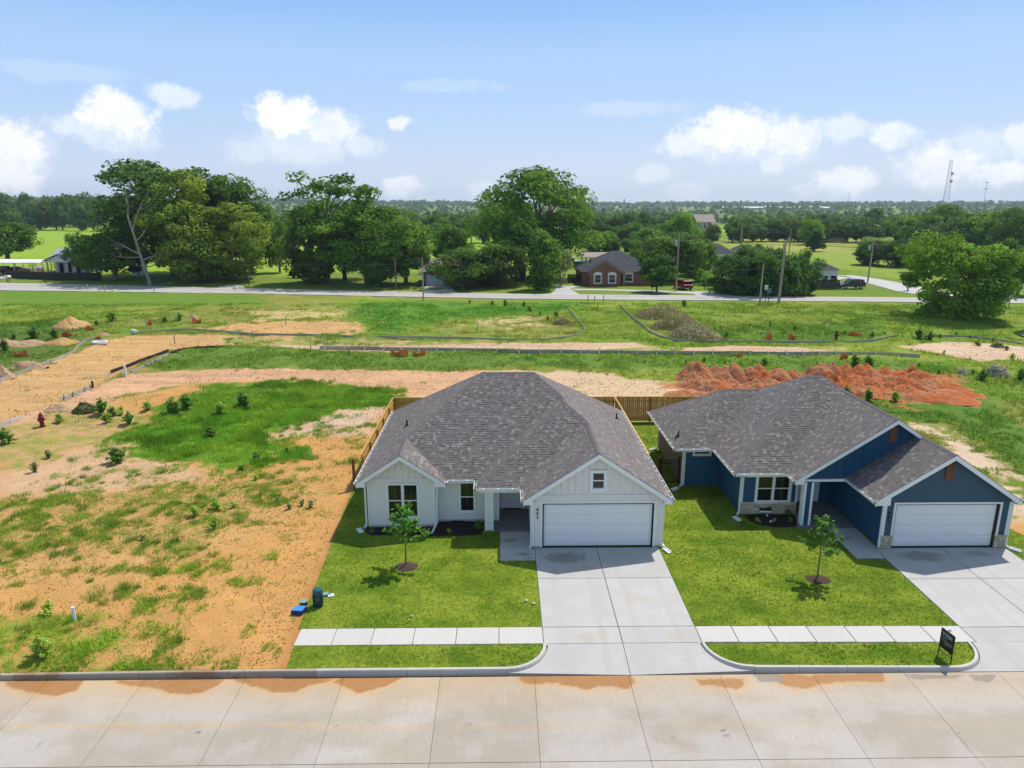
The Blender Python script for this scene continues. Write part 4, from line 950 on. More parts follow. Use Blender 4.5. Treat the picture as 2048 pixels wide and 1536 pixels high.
downspout(H1, [(.86, 28.95, ZE-.1), (1.27, 29.15, ZE-.28), (1.27, 29.15, .14), (1.22, 29.0, .05)])
downspout(H1, [(7.52, 28.95, ZE-.1), (7.17, 29.18, ZE-.30), (7.17, 29.18, .14), (7.26, 29.05, .06)])
splash(-6.75, 30.95, .5, 'white splash block at the far left corner of the white house'); splash(7.32, 28.75, .35, 'white splash block beside the white garage at the edge of the right lawn')
# ---------------- the blue house
H2 = thing('blue_house', 'dark blue single-storey house with white trim, stone base and white garage door', 'house', (16, 36, 0))
r2 = Roof(H2); BXR = 22.75; BB = 42.6; YA = 35.62; XA = 9.2; XB = 11.25; YBf = 32.0; XC = 13.78; YC = 31.0; XD = 16.33; YD = 28.55
hA = (BB-YA)/2; yA = YA+hA; xA0 = XA+hA; xA1 = XB+hA; hB = (BB-YBf)/2; yB = YBf+hB; xB0 = XB+hB; xB1 = BXR-hB; xC = (XC+BXR)/2; yC = YBf+xC-XC; xD = (XD+BXR)/2; YCW = 31.40
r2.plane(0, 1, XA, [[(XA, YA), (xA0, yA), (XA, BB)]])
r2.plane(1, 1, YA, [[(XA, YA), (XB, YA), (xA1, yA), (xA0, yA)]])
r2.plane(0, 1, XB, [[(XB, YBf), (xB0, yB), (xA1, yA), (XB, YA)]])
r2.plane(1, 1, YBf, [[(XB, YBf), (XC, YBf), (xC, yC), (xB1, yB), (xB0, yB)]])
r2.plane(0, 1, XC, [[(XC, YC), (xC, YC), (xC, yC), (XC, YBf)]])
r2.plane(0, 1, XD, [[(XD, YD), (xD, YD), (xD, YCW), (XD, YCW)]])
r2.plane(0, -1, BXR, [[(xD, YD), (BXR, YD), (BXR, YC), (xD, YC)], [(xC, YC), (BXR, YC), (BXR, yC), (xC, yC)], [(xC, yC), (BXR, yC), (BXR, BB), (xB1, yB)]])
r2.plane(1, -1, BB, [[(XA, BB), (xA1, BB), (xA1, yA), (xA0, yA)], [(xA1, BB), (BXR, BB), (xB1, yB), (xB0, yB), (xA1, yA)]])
zA, zB, zC, zD = ZE+PM_*hA, ZE+PM_*hB, ZE+PM_*(xC-XC), ZE+PM_*(xD-XD)
for a, b_ in [((XA, YA, ZE), (xA0, yA, zA)), ((xA0, yA, zA), (xA1, yA, zA)), ((XB, YBf, ZE), (xB0, yB, zB)), ((xB0, yB, zB), (xB1, yB, zB)), ((xA1, yA, zA), (xB0, yB, zB)), ((xC, yC, zC), (xB1, yB, zB)), ((xC, YC, zC), (xC, yC, zC)), ((xD, YD, zD), (xD, YCW-.05, zD)), ((XA, BB, ZE), (xA0, yA, zA)), ((BXR, BB, ZE), (xB1, yB, zB))]: r2.cap(a, b_)
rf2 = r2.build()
p = G(1357, 862, 3.0); vent_pipe(rf2, p.x, p.y, ZE+PM_*(p.x-XA))
B().box(9.86, 11.83, 36.27, 42.2, 0, WT+.2).build('side_wall', M['siding_grey'], H2)
lap_wall(H2, 36.27, 42.2, 9.86, .06, 2.30, 'siding_grey', axis='y')
B().box(11.83, 14.62, 32.63, 42.2, 0, WT+.2).box(14.62, 22.5, 35.2, 42.2, 0, WT+.2).box(16.97, 17.3, 29.0, 35.2, 0, WT).box(22.28, 22.58, 29.0, 35.2, 0, WT).box(17.4, 22.2, 28.98, 29.1, 2.14, WT+.02).build('wall', M['blue'], H2)
lap_wall(H2, 9.97, 11.8, 36.27, .06, 2.30, 'blue', [(10.32, 11.33, 1.76, 2.2)])
lap_wall(H2, 32.68, 36.25, 11.83, .06, 2.30, 'blue', axis='y')
lap_wall(H2, 11.93, 14.6, 32.63, .62, 2.30, 'blue', [(12.50, 14.31, .57, 2.2)])
lap_wall(H2, 29.02, 34.6, 16.97, .06, 2.30, 'blue', axis='y')
B().box(14.62, 17.0, 34.1, 35.2, 0, 2.2).build('porch_wall', M['blue'], H2)
lap_wall(H2, 17.09, 17.10, 28.98, .6, 2.1, 'bluefront')
# garage front, smooth slate blue
B().box(16.98, 17.42, 28.95, 29.02, .58, 2.36).box(22.12, 22.60, 28.95, 29.02, .58, 2.36).box(17.42, 22.12, 28.95, 29.02, 2.14, 2.36).build('garage_front', M['bluefront'], H2)
zt3 = gable_wall(H2, 28.95, 16.5, xD, 22.6, 2.36, XD, BXR, 'bluefront')
zt4 = gable_wall(H2, YCW, 14.0, xC, 22.3, 2.36, XC, BXR, 'blue'); battens(H2, YCW, [xC+.405*k for k in range(-10, 11)], 2.40, lambda x: min(zt4(x), 9)-.02, 'blue')
rake(H2, XC-.02, xC, xD+.25, YC, XC, BXR, .20); rake(H2, XD-.02, xD, BXR+.02, YD, XD, BXR, .22)
for x0, x1, y, e, sg in ((XD, 16.96, YD, XD, 1), (22.6, BXR, YD, BXR, -1), (XC, 14.2, YC, XC, 1)):
    B().slab3([(x0, y+.005, ZE-.20), (x1, y+.005, ZE-.20), (x1, y+.005, ZE+PM_*abs(x1-e)-.05), (x0, y+.005, ZE+PM_*abs(x0-e)-.05)], (0, .40, 0)).build('eave_return', M['trim'], H2)
B().box(14.30, 16.95, 31.30, 31.42, ZE-.17, ZE-.06).build('porch_beam', M['trim'], H2); B().box(14.1, 16.95, 31.45, 34.6, ZE-.22, ZE-.20).build('porch_ceiling', M['trim'], H2)
for a, b_, o, ov in (((XA, YA), (XB, YA), (0, -1), .6), ((XA, YA), (XA, BB), (-1, 0), .6), ((XB, YBf), (XB, YA), (-1, 0), .55), ((XB, YBf), (XC, YBf), (0, -1), .6), ((XD, YD), (XD, YCW), (-1, 0), .6), ((BXR, YD), (BXR, BB), (1, 0), .15), ((XC, YC), (XC, YBf), (-1, 0), .3), ((XA, BB), (BXR, BB), (0, 1), .4)): fascia(H2, a, b_, o, ov)
for a, b_, o in (((XA+.0, YA), (XB-.15, YA), (0, -1)), ((XA, YA-.1), (XA, BB), (-1, 0)), ((XB, YBf-.1), (XB, YA-.14), (-1, 0)), ((XB, YBf), (XC-.14, YBf), (0, -1)), ((XC, YC), (XC, YBf-.14), (-1, 0)), ((XD, YD), (XD, YCW), (-1, 0)), ((BXR, YD), (BXR, BB), (1, 0))): gutter(H2, a, b_, o)
corner(H2, 9.84, 36.27, .05, 2.2, .11); corner(H2, 11.80, 32.63, .05, 2.2, .12); corner(H2, 16.95, 28.95, .58, 2.2, .10); corner(H2, 22.52, 28.95, .58, 2.2, .10)
window(H2, 12.50, 14.31, .57, 2.14, 32.62, 2, .12, False); window(H2, 10.32, 11.33, 1.76, 2.2, 36.26, 1, .09, False, 1)
# stone: courses of separate blocks
def stones(h, x0, x1, Y, z0, z1, lo=.22, hi=.5, cmin=.10, side=None):
    rr = random.Random(int(x0*97)); B().box(x0+.01, x1-.01, Y-.04, Y+.03, z0, z1-.01).build('stone_backing', M['mortar'], h); z = z0
    while z < z1-.03:
        hh = min(rr.choice((.10, .13, .17)), z1-z); x = x0
        if z1-z-hh < .05: hh = z1-z
        while x < x1-.03:
            wd = min(rr.uniform(lo, hi), x1-x)
            if x1-x-wd < .1: wd = x1-x
            d = rr.uniform(.055, .085); B().box(x+.008, x+wd-.008, Y-d, Y, z+.008, z+hh-.008).build('stone', M['stone'], h, .012); x += wd
        z += hh
st = B().box(11.78, 14.62, 32.545, 32.64, .60, .64).build('stone_wainscot', M['stone'], H2, .01); stones(st, 11.80, 14.62, 32.62, 0, .60)
for x0, x1 in ((16.92, 17.45), (22.10, 22.64)):
    st = B().box(x0-.02, x1+.02, 28.85, 28.97, .555, .60).build('stone_base', M['stone'], H2, .008); stones(st, x0, x1, 28.95, 0, .555, .16, .3)
# porch posts: blue faced, white edged
pst = B().box(14.36, 14.76, 31.28, 31.56, 0, ZE-.2).build('porch_post', M['blue'], H2)
for e_ in (14.335, 14.675): B().box(e_, e_+.11, 31.25, 31.59, 0, ZE-.2).build('post_trim', M['trim'], pst)
corner(H2, 14.53, 32.63, .05, 2.2, .09)
fd = B().box(15.35, 16.28, 34.03, 34.1, .05, 2.08).build('front_door', M['trim'], H2)
for x0, x1, z0, z1 in ((15.45, 15.77, .25, .95), (15.86, 16.18, .25, .95), (15.45, 15.77, 1.1, 1.95), (15.86, 16.18, 1.1, 1.95)): B().box(x0, x1, 34.015, 34.032, z0, z1).build('door_panel', M['trim'], fd, .006)
B().box(15.25, 15.35, 34.04, 34.1, 0, 2.18).box(16.28, 16.38, 34.04, 34.1, 0, 2.18).box(15.35, 16.28, 34.04, 34.1, 2.08, 2.18).build('door_frame', M['trim'], fd)
for x0, x1, y, z0, z1 in ((18.13, 18.45, YCW, 4.15, 4.92), (19.40, 19.78, 28.95, 3.24, 4.0)):
    v = B().box(x0, x1, y-.05, y, z0, z1).build('gable_vent', M['cedar'], H2, .008)
    for k in range(3): ww = (x1-x0)/3; B().box(x0+k*ww+.012, x0+(k+1)*ww-.012, y-.075, y-.051, z0+.02, z1-.02).build('board', M['cedar'], v)
garage_door(H2, 17.50, 22.06, 2.05, 28.98)
B().box(17.36, 17.44, 28.90, 28.96, .6, 2.11).box(22.12, 22.20, 28.90, 28.96, .6, 2.11).box(17.36, 22.20, 28.90, 28.96, 2.11, 2.19).build('door_trim', M['trim'], H2)
M['numdark'] = pm('number_dark', (.012, .02, .03), .1, 4, .5); numbers(H2, '809', 17.20, 1.68, .19, 28.95, 'numdark')
downspout(H2, [(9.16, 35.56, ZE-.1), (9.78, 36.15, ZE-.30), (9.78, 36.15, .14), (9.66, 36.02, .06)])
downspout(H2, [(9.16, 42.5, ZE-.1), (9.80, 42.25, ZE-.30), (9.80, 42.25, .14), (9.62, 42.2, .06)])
downspout(H2, [(11.2, 32.0, ZE-.1), (11.74, 32.5, ZE-.32), (11.74, 32.5, .14), (11.62, 32.38, .06)])
downspout(H2, [(16.26, 28.62, ZE-.1), (16.88, 28.9, ZE-.26), (16.88, 28.9, .12), (16.85, 28.85, .04)])
downspout(H2, [(22.80, 28.62, ZE-.1), (22.64, 28.9, ZE-.26), (22.64, 28.9, .12), (22.72, 28.8, .04)])
splash(9.35, 35.8, -.9, 'white splash block in the shade by the black iron gate'); splash(11.5, 32.0, .3, 'white splash block at the stone corner of the blue house'); splash(22.9, 28.6, .6, 'white splash block at the far right corner of the blue garage'); splash(9.45, 42.2, -1.2, 'white splash block at the back left corner of the blue house')
# ================================================================== FENCES round the yards
def wood_fence(a, b_, label, rail_side=1, h=1.83, posts=None, pw=.14):
    a, b_ = Vector((*a, 0)), Vector((*b_, 0)); d = b_-a; L = d.length; u = d.normalized(); n = Vector((-u.y, u.x, 0))*rail_side
    t_ = thing('wood_fence', label, 'fence', a, 0, 'new pine yard fences'); rr = random.Random(int(L*100))
    rz = math.atan2(u.y, u.x); pk = B().box(-.0675, .0675, -.009, .009, .04, h-.03); mes = [pk.mesh('picket', M['fence'])]
    k = int(L/.145)
    for i in range(k):
        o = link('picket', mes[0], None, t_); p = u*(.0725+i*.145); o.location = (p.x, p.y, rr.uniform(-.012, .012)); o.rotation_euler = (0, rr.uniform(-.004, .004), rz)
    rl = B().box(0, L, -.02, .02, -.045, .045)
    for z in (.35, .95, 1.5):
        m = rl.mesh('rail', M['fence']); o = link('rail', m, None, t_); p = n*.03; o.location = (p.x, p.y, z); o.rotation_euler = (0, 0, rz)
    cp = B().box(0, L, -.045, .045, h-.03, h+.008).mesh('cap_board', M['fence']); o = link('cap_board', cp, None, t_); o.rotation_euler = (0, 0, rz)
    pm_ = B().box(-.045, .045, -.045, .045, 0, h-.06).mesh('post', M['fencepost']); m = max(1, round(L/2.4))
    for i in range(m+1):
        o = link('post', pm_, None, t_); p = u*(L*i/m)+n*.096; o.location = (p.x, p.y, 0); o.rotation_euler = (0, 0, rz)
    return t_
wood_fence((-7.66, 36.4), (-7.66, 48.1), 'long pine fence along the dirt lot left of the white house', -1)
wood_fence((-7.60, 48.2), (8.0, 48.2), 'back pine fence behind the white house, left of the dividing fence', -1)
wood_fence((8.05, 48.2), (25, 48.2), 'back pine fence behind the blue house, right of the dividing fence', -1)
wood_fence((7.95, 36.3), (7.95, 48.1), 'dividing pine fence between the white house and the blue house', 1)
gp = B().box(-8.02-.07, -8.02+.07, 36.0, 36.14, 0, 1.75).build('gate_post', M['cedar'], None, .01); tag(gp, 'dark brown post standing alone at the front end of the left fence', 'post')
def iron_fence(a, b_, label, gate=False):
    a, b_ = Vector((*a, 0)), Vector((*b_, 0)); d = b_-a; L = d.length; u = d.normalized(); rz = math.atan2(u.y, u.x)
    t_ = thing('iron_gate' if gate else 'iron_fence', label, 'gate' if gate else 'fence', a)
    def put(name, me, x, z=0): o = link(name, me, None, t_); o.location = (u.x*x, u.y*x, z); o.rotation_euler = (0, 0, rz)
    pb = B().box(-.011, .011, -.011, .011, .06, 1.38).mesh('baluster', M['iron']); n = int(L/.11)
    for i in range(1, n): put('baluster', pb, L*i/n)
    for z in (.12, 1.22, 1.38): put('rail', B().box(0, L, -.018, .018, -.018, .018).mesh('rail', M['iron']), 0, z)
    pp = B().box(-.04, .04, -.04, .04, 0, 1.55).box(-.05, .05, -.05, .05, 1.55, 1.58).mesh('post', M['iron'])
    for x in (0, L): put('post', pp, x)
iron_fence((8.0, 36.35), (8.62, 36.5), 'short black iron fence panel next to the dividing pine fence')
iron_fence((8.72, 36.5), (9.72, 36.62), 'black iron gate between the fence panel and the blue house', True)

# ================================================================== TREES
M['leaf'] = attr_mat('leaf', .7, 2.15, .2, .35, .40, .08, obj_var=.10)
def leaf_cards(Cn, Nn, S, rng, aspect=.62):
    """diamond leaves at Cn with normals Nn and sizes S -> V,F"""
    n = len(Cn); r = rng.normal(size=(n, 3)); u = np.cross(Nn, r); u /= np.linalg.norm(u, axis=1)[:, None]+1e-9; v = np.cross(Nn, u)
    s = S[:, None]; V = np.empty((n, 4, 3)); bend = Nn*s*.18
    V[:, 0] = Cn+u*s; V[:, 1] = Cn+v*s*aspect-bend; V[:, 2] = Cn-u*s; V[:, 3] = Cn-v*s*aspect-bend
    return V.reshape(-1, 3), np.arange(4*n).reshape(n, 4)
def crown_points(kind, n, rng, H, Rr, base):
    """clump centres filling the outer part of an uneven envelope"""
    P = []; lob = rng.normal(size=(9, 3)); lob /= np.linalg.norm(lob, axis=1)[:, None]; la = rng.uniform(-.38, .42, 9)
    while len(P) < n:
        d = rng.normal(size=3); d /= np.linalg.norm(d); k = 1+sum(a*max(0, d@l)**3 for a, l in zip(la, lob))
        rad = rng.uniform(.35, 1)**.55*k
        x, y, z = d*rad
        hz = (z+1)/2
        if kind == 'round': w_ = 1.0
        elif kind == 'oak': w_ = 1.12-.25*hz
        elif kind == 'cone': w_ = 1.30*(1-hz)**.7+.10
        elif kind == 'column': w_ = .8+.25*math.sin(hz*3)
        elif kind == 'airy': w_ = .65+.55*hz
        else: w_ = .85+.3*math.sin(hz*2.6)
        P.append((x*Rr*w_, y*Rr*w_, base+(H-base)*min(max(hz, .02), 1.05)))
    return np.array(P)
def make_tree(seed, kind, H, Rr, base, nc, nl, ls, rc, cols, trunk_r=.35, bare=.0, dark=None):
    rng = np.random.default_rng(seed); P = crown_points(kind, nc, rng, H*.95, Rr*.86, base)
    V = []; Fc = []; Cc = []; tot = 0; cols = np.array(cols)
    for i, p in enumerate(P):
        r = rc*rng.uniform(.65, 1.35); m = int(nl*rng.uniform(.6, 1.4)*(1 if r > .7*rc else .7))
        d = rng.normal(size=(m, 3)); d /= np.linalg.norm(d, axis=1)[:, None]; q = rng.uniform(.25, 1, m)**.5
        c = p+d*(q*r)[:, None]*np.array([1.15, 1.15, .78])
        outw = p-np.array([0, 0, base+(H-base)*.45]); outw = outw/(np.linalg.norm(outw)+1e-6)
        nn = d*.7+outw*.35+np.array([0, 0, .30])+rng.normal(size=(m, 3))*.55; nn /= np.linalg.norm(nn, axis=1)[:, None]
        v, f = leaf_cards(c, nn, ls*rng.uniform(.6, 1.25, m), rng); V.append(v); Fc.append(f+tot); tot += len(v)
        ci = cols[rng.integers(len(cols))]*rng.uniform(.82, 1.18)
        Cc.append(np.repeat(ci*rng.uniform(.72, 1.3, (m, 1)), 4, axis=0))
    crown = mesh_np('crown', np.concatenate(V), np.concatenate(Fc), col=np.concatenate(Cc), mat=M['leaf'])
    b = B(); top = Vector((rng.uniform(-.06, .06)*H, rng.uniform(-.06, .06)*H, H*.72)); fork = base+(H-base)*.18
    mp = [Vector((0, 0, -.3)), Vector((0, 0, .25)), Vector((top.x*.25, top.y*.25, fork)), Vector((top.x*.6, top.y*.6, H*.48)), top]
    b.tube(mp, [trunk_r*1.5, trunk_r*1.05, trunk_r*.85, trunk_r*.5, trunk_r*.12], 8)
    k = min(len(P), 16 if H > 5 else 9); sel = rng.permutation(len(P))[:k]
    for i in sel:
        e = Vector(P[i]); s = rng.uniform(.1, .75); z0 = fork*.85+(H*.6-fork*.85)*s; z0 = min(z0, e.z-.05*H) if e.z > fork else fork*.85
        z0 = max(z0, fork*.8); st_ = Vector((top.x*z0/(H*.72), top.y*z0/(H*.72), z0)); md = st_.lerp(e, .5)+Vector((0, 0, .04*H))+Vector(rng.normal(size=3))*Rr*.07
        b.tube([st_, md, e], [trunk_r*.36, trunk_r*.22, trunk_r*.06], 5, False)
    return b.mesh('trunk', M['bark']), crown
GREEN = dict(dark=[(.040, .074, .014), (.050, .090, .018), (.068, .108, .020)], mid=[(.050, .095, .016), (.070, .125, .020), (.085, .14, .022)], yel=[(.115, .155, .022), (.14, .175, .026), (.085, .13, .02)],
             bright=[(.085, .17, .016), (.11, .20, .02), (.07, .14, .016)], olive=[(.055, .080, .024), (.075, .10, .03), (.045, .068, .022)], blueg=[(.030, .065, .030), (.04, .08, .035)], pale=[(.16, .20, .06), (.19, .22, .075)])
VAR = {}
def variant(key, *a, **k): VAR[key] = (make_tree(*a, **k), a[2], a[3])
#          key       seed kind    H   R  base nc  nl  leaf rc
variant('cotton_a', 1, 'cotton', 22, 8.5, 3.2, 110, 150, .33, 2.0, GREEN['dark'], .65)
variant('cotton_b', 2, 'cotton', 20, 7.0, 1.0, 105, 150, .33, 1.7, GREEN['yel'], .55)
variant('cotton_c', 3, 'cotton', 21, 8.5, 3.0, 110, 150, .33, 2.0, GREEN['mid'], .6)
variant('airy', 4, 'airy', 21, 7.0, 8, 62, 95, .36, 1.5, GREEN['mid'], .5)
variant('droopy', 5, 'column', 15, 5.5, 1.5, 60, 75, .40, 1.35, GREEN['yel']+GREEN['olive'], .35)
variant('oak_a', 6, 'oak', 12, 7.0, 2.0, 80, 110, .34, 1.6, GREEN['dark'], .45)
variant('oak_b', 7, 'oak', 12, 6.5, 1.6, 80, 110, .34, 1.6, GREEN['mid'], .45)
variant('bushy_a', 8, 'round', 10, 5.5, .4, 80, 110, .32, 1.4, GREEN['dark'], .3)
variant('bushy_c', 19, 'round', 11.5, 6.3, -.2, 150, 190, .20, 1.15, [(.075, .13, .015), (.092, .15, .018), (.06, .105, .014)], .35)
variant('bushy_b', 9, 'round', 11, 6.2, .3, 100, 120, .32, 1.5, GREEN['bright'], .35)
variant('pear', 10, 'round', 7, 3.2, 1.2, 75, 110, .22, .8, [(.040, .085, .016), (.05, .10, .02)], .16)
variant('column', 11, 'column', 12, 3.6, .4, 70, 100, .32, 1.25, GREEN['mid'], .28)
variant('cedar', 12, 'cone', 8, 3.2, .1, 75, 110, .24, .75, [(.020, .045, .016), (.028, .058, .02)], .2)
variant('light', 13, 'oak', 8, 3.6, 1.5, 40, 70, .3, 1.1, GREEN['pale'], .18)
variant('thicket', 14, 'round', 9, 5.0, .1, 85, 105, .30, 1.3, [(.036, .072, .018), (.050, .092, .024), (.068, .112, .028)], .25)
variant('hedge', 15, 'round', 3.4, 2.6, 0, 50, 80, .24, .75, [(.11, .19, .022), (.14, .22, .03), (.09, .16, .02)], .1)
for i in range(6): variant('belt%d' % i, 40+i, ('oak', 'round', 'cotton', 'airy', 'round', 'oak')[i], 11, 6.0, (.6, .3, .8, 2.5, .2, 1.6)[i], (34, 30, 40, 26, 44, 30)[i], 80, .52, (2.0, 2.3, 1.7, 1.8, 1.6, 2.2)[i], (GREEN['dark'], GREEN['olive'], GREEN['dark'], GREEN['mid'], GREEN['blueg']+GREEN['dark'], GREEN['mid'])[i], .3)
def plant_tree(key, pos, h, wid, label, cat='tree', group=None, rz=None, name=None):
    (tm, cm), H, Rr = VAR[key]
    t_ = thing(name or 'tree', label, cat, pos, rnd.uniform(0, 6.28) if rz is None else rz, group)
    sx_ = wid/(2*Rr); t_.scale = (sx_, sx_, h/H)
    link('trunk', tm, None, t_); link('crown', cm, None, t_)
    return t_
def tree_px(key, bx, by, ty, wpx, label, **k):
    p = G(bx, by); dz = AY(bx, ty, p.y).z; mpp = (p.y*math.cos(PITCH)+15*math.sin(PITCH))/FPX
    p.z = float(far_h(np.array([p.x]), np.array([p.y]))[0])
    return plant_tree(key, p, dz-p.z, wpx*mpp*1.04, label, **k)
T = [('oak_a', 16, 521, 437, 128, 'wide spreading dark oak at the far left edge behind the carport'),
     ('cotton_a', 352, 551, 314, 255, 'biggest dark cottonwood of the left group, tallest crown against the sky'),
     ('cotton_a', 447, 550, 345, 150, 'dark cottonwood leaning right at the right of the left group'),
     ('cotton_b', 388, 566, 348, 150, 'yellow-green cottonwood in front of the biggest dark cottonwood by the road'),
     ('cotton_b', 468, 560, 412, 150, 'lower yellow-green cottonwood at the right end of the left group'),
     ('cotton_c', 505, 545, 400, 110, 'mid green tree behind the right end of the left group'),
     ('oak_a', 232, 561, 457, 135, 'low dark oak right of the white gabled house on the left'),
     ('oak_a', 176, 548, 462, 70, 'small dark tree beside the porch of the white gabled house'),
     ('light', 222, 500, 441, 48, 'small pale tree standing in the pasture left of the dead tree'),
     ('light', 262, 520, 462, 44, 'pale feathery small tree just left of the dead tree trunk'),
     ('airy', 655, 566, 348, 165, 'tall airy cottonwood with open crown rising above the centre-left trees'),
     ('droopy', 618, 566, 412, 110, 'ragged drooping tree at the left end of the centre-left group'),
     ('bushy_a', 632, 566, 495, 95, 'low dark bushy tree under the ragged drooping tree'),
     ('cotton_c', 735, 571, 406, 185, 'broad dense tree in the middle of the centre-left group by the road'),
     ('oak_b', 812, 566, 440, 110, 'rounded green tree at the right end of the centre-left group'),
     ('bushy_a', 755, 574, 500, 70, 'small dark bush under the broad dense tree beside the road'),
     ('oak_b', 690, 560, 425, 120, 'green tree left of the broad dense tree in the centre-left group'),
     ('oak_a', 925, 576, 488, 125, 'dark tree in front of the brick house with the pale garage door'),
     ('oak_a', 1000, 572, 478, 115, 'dark tree at the right of the brick house with the pale garage door'),
     ('oak_b', 905, 545, 447, 90, 'green tree behind the garage of the brick house with the pale garage door'),
     ('bushy_a', 975, 572, 520, 70, 'dark low bush against the brick house with the pale garage door'),
     ('cotton_c', 1083, 556, 331, 200, 'biggest cottonwood in the middle, tall crown against the sky'),
     ('oak_b', 1030, 540, 395, 95, 'left shoulder tree against the biggest cottonwood in the middle'),
     ('column', 1088, 580, 454, 72, 'narrow green tree by the road in front of the biggest cottonwood'),
     ('light', 1120, 572, 490, 50, 'pale loose tree right of the narrow green tree'),
     ('pear', 1313, 584, 508, 72, 'neat round-crowned tree on the lawn of the red brick house'),
     ('oak_a', 1345, 562, 462, 150, 'broad dark tree behind the round-crowned tree right of the brick house'),
     ('oak_b', 1397, 552, 478, 80, 'rounded green tree right of the broad dark tree'),
     ('bushy_b', 1353, 500, 419, 78, 'bright green tree standing above the broad dark tree'),
     ('oak_b', 1330, 498, 446, 70, 'green tree just below the bright green tree'),
     ('oak_a', 1208, 503, 462, 62, 'small dark tree in the clearing behind the red brick house'),
     ('oak_b', 1298, 510, 455, 70, 'green tree left of the bright green tree behind the brick house'),
     ('thicket', 1462, 588, 498, 84, 'left tree of the dark thicket beside the road'),
     ('thicket', 1508, 590, 502, 84, 'second tree of the dark thicket, behind the street signs'),
     ('thicket', 1556, 590, 500, 84, 'third tree of the dark thicket, behind the tall utility pole'),
     ('thicket', 1600, 589, 505, 74, 'right tree of the dark thicket, next to the dark board fence'),
     ('thicket', 1528, 575, 492, 90, 'back tree of the dark thicket, behind the second and third trees'),
     ('cedar', 1629, 503, 461, 38, 'dark conical cedar alone in the yellow field'),
     ('bushy_b', 1626, 490, 434, 50, 'yellow-green tree right behind the conical cedar'),
     ('bushy_a', 1742, 530, 478, 78, 'dark bushy tree of the pair beyond the side road, left one'),
     ('bushy_a', 1792, 533, 472, 84, 'dark bushy tree of the pair beyond the side road, right one'),
     ('light', 1752, 510, 470, 60, 'pale olive tree behind the bushy pair beyond the side road'),
     ('bushy_c', 1920, 634, 459, 208, 'large bright green tree standing in the meadow at the right'),
     ('cotton_c', 1878, 500, 407, 92, 'tall loose tree under the lattice tower at the right'),
     ('oak_b', 1845, 492, 425, 80, 'green tree left of the tall loose tree under the lattice tower'),
     ('cotton_a', 2030, 520, 411, 110, 'tall dark tree at the far right edge'),
     ('oak_b', 1970, 505, 420, 100, 'rounded tree between the tall loose tree and the right edge'),
     ('oak_b', 2035, 590, 490, 80, 'dark green tree at the right edge behind the meadow tree'),
     ('bushy_a', 2000, 560, 470, 90, 'dark bushy tree right behind the large meadow tree'),
     ('bushy_b', 1840, 545, 480, 60, 'green bushy tree left behind the large meadow tree'),
     ('bushy_a', 1744, 428+35, 411, 46, 'round dark tree poking above the tree belt at the horizon'),
     ('oak_a', 1424, 490, 446, 34, 'slim dark tree in front of the big beige house'),
     ('oak_b', 560, 545, 440, 60, 'green tree at the gap between the left group and the ragged tree'),
     ('oak_b', 690, 515, 445, 70, 'background tree between the ragged drooping tree and the broad dense tree')]
for k in T: tree_px(*k)
for i, (x, y, w_) in enumerate([(1385, 556, 34), (1400, 563, 38), (1418, 571, 40), (1436, 578, 40), (1370, 549, 30)]):
    tree_px('hedge', x, y, y-26, w_, 'leafy light green shrub in the row right of the brick house drive, '+('second one', 'third one', 'fourth one', 'nearest the road', 'farthest back')[i], cat='shrub', group='hedge shrubs along the drive of the brick house', name='shrub')
# tree belts across the plain
ORD = ('leftmost', 'second', 'third', 'fourth', 'fifth', 'sixth', 'seventh', 'eighth', 'ninth', 'tenth', 'eleventh', 'twelfth', 'thirteenth', 'fourteenth', 'fifteenth', 'sixteenth', 'seventeenth', 'eighteenth', 'nineteenth', 'twentieth', 'twenty-first', 'twenty-second', 'twenty-third', 'twenty-fourth', 'twenty-fifth', 'twenty-sixth', 'twenty-seventh', 'twenty-eighth')
def nth(i, n): return 'leftmost' if i == 0 else 'rightmost' if i == n-1 else ORD[i]+' from left' if i < (n+1)//2 else ('second' if n-1-i == 1 else ORD[n-1-i])+' from right'
def belt(x0, x1, yb, yt, n, wpx, label, group, keys=None, jit=8, hj=.25):
    rr = random.Random(int(x0*3+yb))
    for i in range(n):
        bx = x0+(x1-x0)*(i+rr.uniform(.1, .9))/n; by = yb+rr.uniform(-jit, jit)*.35; ty = yt+(yb-yt)*rr.uniform(-hj*.4, hj)
        tree_px(rr.choice(keys or ['belt0', 'belt1', 'belt2', 'belt3', 'belt4', 'belt5']), bx, by, ty, wpx*rr.uniform(.8, 1.3), label+', '+nth(i, n), group=group)
DK = ['belt0', 'belt0', 'belt2', 'belt4', 'belt1']
belt(-40, 250, 459, 394, 11, 46, 'dark tree of the wood edge beyond the left pasture', 'front trees of the left wood', DK)
belt(-40, 260, 449, 389, 13, 46, 'dark tree deeper in the wood beyond the left pasture', 'back trees of the left wood', DK)
belt(480, 1010, 487, 428, 20, 50, 'tree of the belt behind the centre trees', 'front trees of the centre belt')
belt(500, 1180, 464, 420, 22, 46, 'tree of the second belt behind the centre trees', 'back trees of the centre belt', DK)
belt(1165, 1400, 508, 462, 9, 46, 'tree of the wood edge behind the red brick house', 'front trees of the middle wood')
belt(1165, 1375, 492, 440, 11, 46, 'tree of the middle row of the wood behind the red brick house', 'middle trees of the middle wood', DK)
belt(1165, 1375, 470, 424, 12, 42, 'tree of the back row of the wood behind the red brick house', 'back trees of the middle wood', DK)
belt(1446, 1850, 484, 438, 18, 42, 'tree of the belt beyond the yellow field', 'front trees of the right belt', DK+['belt3'])
belt(1446, 2080, 466, 427, 24, 42, 'tree of the back row beyond the yellow field', 'back trees of the right belt')
belt(1800, 2090, 505, 440, 9, 60, 'tree of the wood behind the meadow tree at the right', 'front trees of the right wood')
